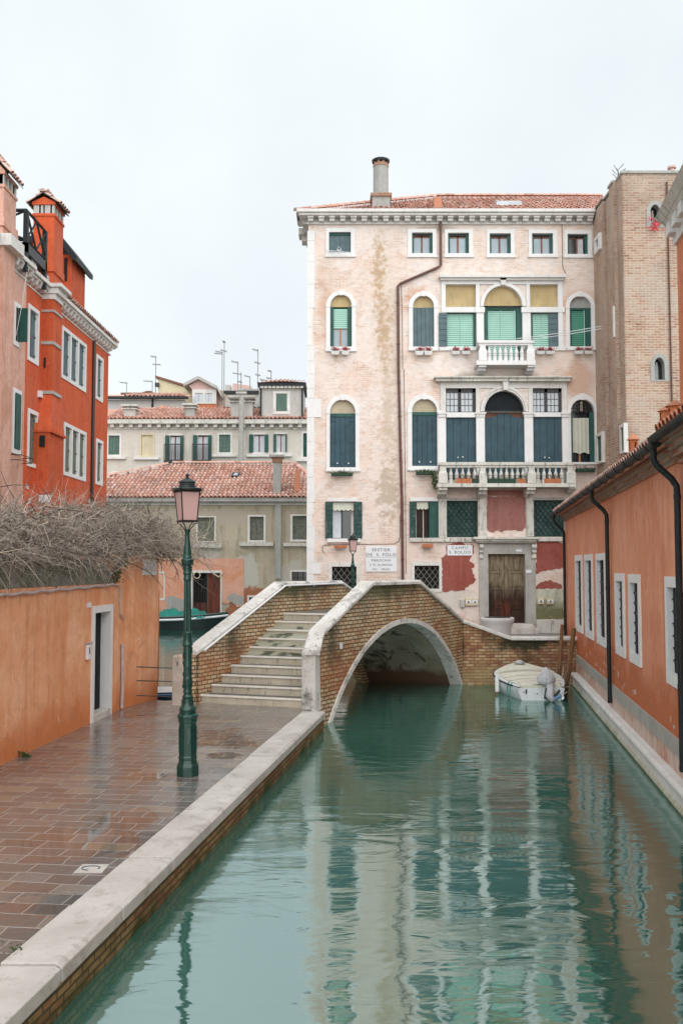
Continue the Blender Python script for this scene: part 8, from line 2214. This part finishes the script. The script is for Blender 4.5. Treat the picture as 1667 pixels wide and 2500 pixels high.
# outboard engine wrapped in grey cloth
eng = thing('outboard_motor', 'outboard motor wrapped in tied grey cloth, tilted up on the stern of the skiff', 'motor', (bx + .13, y0_ - .1, .3))
b = MB(); cxm, cym, czm = bx + .13, y0_ - .02, .36; K = 14; rr = random.Random(4)
prof = [(0.0, .08), (.04, .17), (.10, .215), (.19, .205), (.28, .15), (.37, .075), (.44, .015)]
V = []; Fc = []
for z_, r_ in prof:
    for k in range(K):
        a = 2 * math.pi * k / K; rr_ = r_ * (1 + .10 * math.sin(a * 4 + z_ * 9) + rr.uniform(-.05, .05)); V.append((cxm + math.cos(a) * rr_ * .98 - z_ * .05, cym + math.sin(a) * rr_ * .75, czm + z_))
for i in range(len(prof) - 1):
    for k in range(K): Fc.append((i * K + k, i * K + (k + 1) % K, (i + 1) * K + (k + 1) % K, (i + 1) * K + k))
Fc.append(tuple(reversed(range(K)))); Fc.append(tuple(range((len(prof) - 1) * K, len(prof) * K))); b.mesh(V, Fc); b.build('cloth_hood', M['grey_cloth'], eng)
b = MB(); b.tube([(cxm + .05, cym - .04, czm + .04), (cxm + .06, cym - .12, .27), (cxm + .02, cym - .20, .15), (cxm + .10, cym - .26, .03)], [.11, .085, .105, .07], 10); b.build('cloth_leg', M['grey_cloth'], eng, smooth=True)
b = MB(); b.tube([(cxm + .02, cym - .06, .30), (cxm - .02, cym - .04, .05)], .07, 6); b.tube([(cxm + .1, cym - .27, .12), (cxm + .24, cym - .30, .28)], [.035, .03], 6); b.build('bracket', M['iron'], eng)
b = MB(); b.tube([(cxm + .12, cym - .30, .08), (cxm + .27, cym - .34, .17)], [.05, .035], 8); b.build('gear_case', M['blue_paint'], eng, smooth='auto')
b = MB()
for a in range(3):
    t = a * 2.09 + .5; c = Vector((cxm + .29, cym - .35, .18)); d = Vector((math.cos(t) * .6, -.3, math.sin(t))).normalized(); e = Vector((.5, 0, .4)).normalized()
    b.prism([c - e * .015, c + e * .015, c + d * .10 + e * .035, c + d * .10 - e * .03], [q + Vector((.008, -.008, 0)) for q in (c - e * .015, c + e * .015, c + d * .10 + e * .035, c + d * .10 - e * .03)])
b.build('propeller', M['white_paint'], eng)
# mooring poles and ropes
for (k0, a_, b_, Y_, r_, lb) in (('I', (1360, 1068), (1322, 1650), 24.6, .045, 'thin brown mooring pole, the left one behind the skiff'), ('I', (1485, 1105), (1398, 1750), 23.4, .058, 'thicker brown mooring pole leaning beside the stern of the skiff')):
    A_ = onY(*px(k0, *a_), Y_); B_ = onY(*px(k0, *b_), Y_); d = (B_ - A_); B2 = B_ + d * ((B_.z + 1.2) / (A_.z - B_.z)); b = MB(); b.tube([B2, A_ - Vector((0, 0, .02)), A_], [r_ * 1.05, r_, r_ * .8], 10)
    o = b.build('mooring_pole', M['pole_wood'], None, smooth='auto'); tag(o, lb, 'mooring pole', 'brown mooring poles')
    if r_ > .05: pole2 = (A_, B_)
A_, B_ = pole2; m_ = A_.lerp(B_, .97)
def sag(p, q, s_, n=8): return [p.lerp(q, i / n) + Vector((0, 0, -s_ * 4 * (i / n) * (1 - i / n))) for i in range(n + 1)]
b = MB(); b.tube(sag(Vector((bx + .5, y0_ + .2, .38)), m_, .03), .012, 5); b.tube([m_ + Vector((math.cos(i) * .068, math.sin(i) * .068, .01 * (i % 2))) for i in range(8)], .012, 5)
tag(b.build('mooring_rope', M['rope']), 'pale rope tying the skiff to the leaning pole', 'rope')
b = MB(); b.tube(sag(Vector((bx + .78, y0_ + 1.2, .40)), Vector((5.75, 24.6, .62)), .03), .011, 5); tag(b.build('mooring_rope', M['rope']), 'short pale rope from the skiff to the thin pole', 'rope')

# ================================================================== barge with teal tarpaulin, far canal
BY = 49.4
xa = -14.5; xb = onY(*px('D', 700, 1160), BY).x
barge = thing('work_barge', 'dark flat work barge with white rail under a teal tarpaulin, before the canal door', 'boat', ((xa + xb) / 2, BY, 0))
N_ = 18; V = []; Fc = []; b = MB()
def bz(t): return .74 + .20 * max(0, (t - .62) / .38) ** 1.6
def bw(t): return 1.05 * math.sqrt(max(.01, 1 - max(0, (t - .6) / .4) ** 2.2))
for i in range(N_ + 1):
    t = i / N_; x = xa + (xb - xa) * t; w = bw(t); z_ = bz(t) - .30
    V += [(x, BY - w, z_ + .18), (x, BY - w * .9, .15), (x, BY - w * .7, -.25), (x, BY + w * .7, -.25), (x, BY + w * .9, .25), (x, BY + w, z_ + .18)]
for i in range(N_):
    for k in range(5): Fc.append((i * 6 + k, i * 6 + k + 1, i * 6 + k + 7, i * 6 + k + 6))
    Fc.append((i * 6 + 5, i * 6, i * 6 + 6, i * 6 + 11))
b.mesh(V, Fc); hb_ = b.build('hull', M['black_hull'], barge, smooth='auto')
b = MB(); b.tube([(xa + (xb - xa) * i / 20, BY - bw(i / 20) - .02, bz(i / 20) - .22) for i in range(21)], .055, 5); b.build('white_rail', M['white_paint'], hb_)
b = MB(); b.tube([(xa + (xb - xa) * i / 20, BY - bw(i / 20) + .02, bz(i / 20) - .08) for i in range(21)], .05, 5); b.build('green_gunwale', M['lamp_green'], hb_)
tp = thing('tarpaulin', 'crumpled teal tarpaulin lying on the dark barge', 'tarpaulin', (-8.6, BY, .9))
b = MB(); rr = random.Random(9); nx, ny = 46, 10; x0t, x1t = onY(*px('D', -60, 1160), BY).x, onY(*px('D', 520, 1160), BY).x; V = []; Fc = []
for i in range(nx + 1):
    for j in range(ny + 1):
        t = i / nx; s_ = j / ny * 2 - 1; x = x0t + (x1t - x0t) * t; e = 1 - abs(2 * t - 1) ** 6
        hgt_ = .72 + .34 * (1 - s_ * s_) * e * (.7 + .3 * math.sin(t * 17)) + rr.uniform(-.05, .05) + .06 * math.sin(t * 40 + s_ * 5)
        if j in (0, ny): hgt_ = .60 + rr.uniform(-.06, .04)
        V.append((x, BY + s_ * .98, hgt_))
for i in range(nx):
    for j in range(ny): Fc.append((i * (ny + 1) + j, (i + 1) * (ny + 1) + j, (i + 1) * (ny + 1) + j + 1, i * (ny + 1) + j + 1))
b.mesh(V, Fc); b.build('sheet', M['teal_tarp'], tp, smooth=True)
# small blue and white boat tucked behind the railing
sx0 = -5.2; SYb = 21.9
sbt = thing('blue_boat', 'blue and white boat bow showing between the orange wall and the stone pillar', 'boat', (-4.1, SYb, 0))
b = MB(); V = []; N_ = 12
for i in range(N_ + 1):
    t = i / N_; x = -5.9 + 3.2 * t; w = .55 * math.sqrt(max(.004, 1 - max(0, (t - .55) / .45) ** 2)); V += [(x, SYb - w, .30 + .06 * t), (x, SYb - w * .8, -.1), (x, SYb + w * .8, -.1), (x, SYb + w, .30 + .06 * t)]
Fc = []
for i in range(N_):
    for k in range(3): Fc.append((i * 4 + k, i * 4 + k + 1, i * 4 + k + 5, i * 4 + k + 4))
b.mesh(V, Fc); sh_ = b.build('hull', M['navy'], sbt, smooth='auto')
b = MB()
for i in range(N_):
    A = [V[i * 4], V[(i + 1) * 4], V[(i + 1) * 4 + 3], V[i * 4 + 3]]; b.poly([Vector(p_) + Vector((0, 0, .03)) for p_ in A])
b.build('deck', M['boat_white'], sh_)
b = MB(); b.tube([Vector(V[i * 4]) + Vector((0, -.01, -.02)) for i in range(N_ + 1)], .025, 5); b.build('blue_strake', M['blue_paint'], sh_)
# a white buoy on the canal
q = onZ(*px('O', 1262, 800), .1); 

# ================================================================== wellhead on the campo
wx, wy = onY(*px('I', 670, 1000), 29.6).x, 29.6
r_ = (onY(*px('I', 850, 1000), wy).x - onY(*px('I', 490, 1000), wy).x) / 2; zt_ = onY(*px('I', 670, 992), wy).z
well = thing('stone_wellhead', 'round pale stone wellhead with flared rim in front of the old door', 'wellhead', (wx, wy, CZ))
b = MB(); h = zt_ - CZ
b.lathe([(CZ, r_ * 1.02), (CZ + h * .14, r_ * 1.02), (CZ + h * .15, r_ * .92), (CZ + h * .26, r_ * .92), (CZ + h * .27, r_ * .80)], (wx, wy, 0), 8, R(22.5)); b.build('base', M['white_stone'], well, bevel=.012)
b = MB(); b.lathe([(CZ + h * .27, r_ * .72), (CZ + h * .34, r_ * .76), (CZ + h * .62, r_ * .80), (CZ + h * .80, r_ * .92), (CZ + h * .88, r_ * .98), (CZ + h * .94, r_ * 1.0), (zt_, r_ * .98), (zt_, r_ * .84), (zt_ - .06, r_ * .80)], (wx, wy, 0), 28); b.build('bowl', M['clean_stone'], well, smooth='auto')
b = MB(); b.lathe([(zt_ - .05, r_ * .80), (zt_ + .012, r_ * .78), (zt_ + .02, r_ * .3)], (wx, wy, 0), 20); b.build('iron_lid', M['iron'], well)

# ================================================================== thicket of bare climbing twigs over the garden wall
def twigs(n, seed, region, lens, rads, drift, tone, segs=5, wob=.35):
    rr = random.Random(seed); b = MB()
    for _ in range(n):
        u, v, nn = region(rr)
        p = GW.p(u, v, nn)
        ang = rr.uniform(0, 2 * math.pi)
        d = (GW.U * math.cos(ang) * 1.0 + GW.N * math.sin(ang) * .6 + Vector((0, 0, rr.gauss(.05, .45))) + drift).normalized()
        L = rr.uniform(*lens); st = L / segs; pts = [p]; cur = p; ben = Vector((rr.gauss(0, wob), rr.gauss(0, wob), rr.gauss(-.10, wob)))
        for i in range(segs):
            d = (d + ben * .5 + Vector((rr.gauss(0, wob), rr.gauss(0, wob), rr.gauss(0, wob))) * .45).normalized(); cur = cur + d * st; pts.append(cur)
        r0 = rr.uniform(*rads); b.r = (min(1, max(0, rr.gauss(tone, .22))), rr.random())
        b.tube(pts, [r0 * (1 - .75 * i / segs) for i in range(segs + 1)], 3, cap=False)
    return b
vine = thing('climbing_vine', 'tangled thicket of bare grey brown twigs spilling over the orange garden wall', 'climbing plant', tuple(GW.p(gl - 2, 3.0, -.5)))
def prof_top(u):   # height of the mass along the wall
    t = (u - (gl - 5.6)) / 5.6
    return 3.95 + .42 * min(1, max(0, t)) + .10 * math.sin(u * 2.3) + .07 * math.sin(u * 5.1)
def reg_core(rr):
    u = rr.uniform(gl - 8.0, gl + 1.9); top = prof_top(u); lo = 3.22 if u < gl - .2 else 3.55
    f = rr.random(); v = lo + (top - lo) * f; nn = rr.gauss(-.35, .5) + .15 * (1 - f)
    return u, v, min(nn, .55)
def reg_tip(rr):
    u = gl + rr.uniform(.2, 1.9) ; v = 3.45 + abs(rr.gauss(0, .34)); return u, min(v, 4.35), rr.gauss(.25, .55)
def reg_hang(rr):
    u = rr.uniform(gl - 6, gl + .3); return u, rr.uniform(3.1, 3.5), rr.uniform(-.25, .10)
tb = twigs(7000, 1, reg_core, (.25, .85), (.003, .0072), Vector((0, 0, .05)), .44); o = tb.build('twigs', M['twig'], vine); o['kind'] = 'stuff'  # core twigs toned darker, the shade inside the thicket put into their colour
tb = twigs(2000, 2, reg_tip, (.25, .75), (.003, .0058), GW.N * .35 + Vector((0, 0, -.02)), .55); o = tb.build('twigs', M['twig'], vine); o['kind'] = 'stuff'
tb = twigs(260, 3, reg_hang, (.2, .55), (.003, .0055), GW.N * .2 + Vector((0, 0, -.3)), .6); o = tb.build('twigs', M['twig'], vine); o['kind'] = 'stuff'
rr = random.Random(12); b = MB()
for i in range(36):
    u = rr.uniform(gl - 7, gl + 1.2); cur = GW.p(u, rr.uniform(3.2, 3.4), rr.uniform(-.8, -.3)); d = Vector((rr.uniform(-.3, .6), rr.uniform(-.5, .8), rr.uniform(.2, .9))).normalized(); pts = [cur]
    for k in range(7): d = (d + Vector((rr.gauss(.05, .3), rr.gauss(0, .3), rr.gauss(-.05, .25)))).normalized(); cur = cur + d * .24; pts.append(cur)
    b.r = (.12, .5); b.tube(pts, [.018 - .0019 * k for k in range(8)], 5)
o = b.build('stems', M['twig'], vine); o['kind'] = 'stuff'
# long arching canes to the right, drooping in front of the canal
b = MB(); rr = random.Random(14)
for i in range(16):
    cur = GW.p(gl + rr.uniform(.8, 1.5), rr.uniform(3.35, 3.8), rr.uniform(.0, .6)); d = Vector((1.0, rr.uniform(-.4, .4), rr.uniform(-.25, .35))).normalized(); pts = [cur]; L = rr.uniform(.7, 1.6)
    for k in range(8):
        d = (d + Vector((rr.gauss(0, .18), rr.gauss(0, .18), rr.gauss(-.14, .18)))).normalized(); cur = cur + d * L / 8; pts.append(cur)
    b.r = (rr.uniform(.08, .35), .5); b.tube(pts, [.009 - .0009 * k for k in range(9)], 4)
    for k in (3, 5, 6):
        e = (d + Vector((rr.gauss(0, .8), rr.gauss(0, .8), rr.gauss(-.3, .8)))).normalized(); q = pts[k]; q1 = q + e * .14; q2 = q1 + (e + Vector((0, 0, rr.gauss(-.3, .4)))).normalized() * .14; b.tube([q, q1, q2], [.005, .004, .002], 3)
o = b.build('arching_canes', M['twig'], vine); o['kind'] = 'stuff'
# moss and ivy clinging below the twigs
b = MB()
for i in range(30):
    u = rr.uniform(gl - 7, gl + .4); leaf_clump(b, GW.p(u, rr.uniform(2.92, 3.2), rr.uniform(-.3, -.02)), .22, .22, .10, 30, .045, rr)
for i in range(16):
    t = rr.random(); leaf_clump(b, GW.p(us + .1 + (gl - us) * t * .9, 2.92 + .55 * t, rr.uniform(-.05, .06)), .08, .12, .10, 45, .045, rr)
o = b.build('ivy', M['moss'], vine); o['kind'] = 'stuff'
# weed tufts on the paving
for (xq, yq, lb, n_, s_) in ((61, 1849, 'small green weed at the foot of the orange garden wall', 60, .055), (36, 2326, 'little green weed in the joint beside the kerb, lower left', 26, .03)):
    p = onZ(xq, yq, QZ); b = MB(); leaf_clump(b, (p.x, p.y, QZ + .03), .09, .09, .035, n_, s_, rr); tag(b.build('weed', M['moss']), lb, 'weed')
# green growth in the kerb joint
b = MB(); y = 4.0
while y < 18:
    leaf_clump(b, (kin(y) - .012, y, QZ + .006), .018, .05, .008, 5, .014, rr); y += rr.uniform(.05, .22)
tag(b.build('kerb_moss', M['moss']), 'thin line of moss and grass growing between kerb and paving', 'moss', kind='stuff')
# clothes lines across the palace front
A_, B_ = onY(*px('F', 915, 1262), 34.4), onY(*px('J', 405, 1385), 33.2); b = MB(); b.tube(sag(A_, B_, .03), .012, 4)
A2, B2 = A_ + Vector((.1, 0, -.07)), B_ + Vector((0, 0, -.09)); b.tube(sag(A2, B2, .03), .012, 4)
tag(b.build('clothes_line', M['white_paint']), 'pair of thin white clothes lines from the upper balcony to the brick tower', 'clothes line')
A_, B_ = onY(*px('E', 312, 1030), 34.85), onY(*px('E', 560, 1055), 34.75); b = MB(); b.tube([A_, B_], .010, 4); b.tube([A_ + Vector((0, 0, -.05)), B_ + Vector((0, 0, -.03))], .010, 4)
leaf_clump(b, (A_.lerp(B_, .5).x, 34.75, A_.z - .02), .12, .03, .06, 10, .1, rr)
tag(b.build('clothes_line', M['white_paint']), 'short clothes line with a white rag across the closed attic window', 'clothes line')
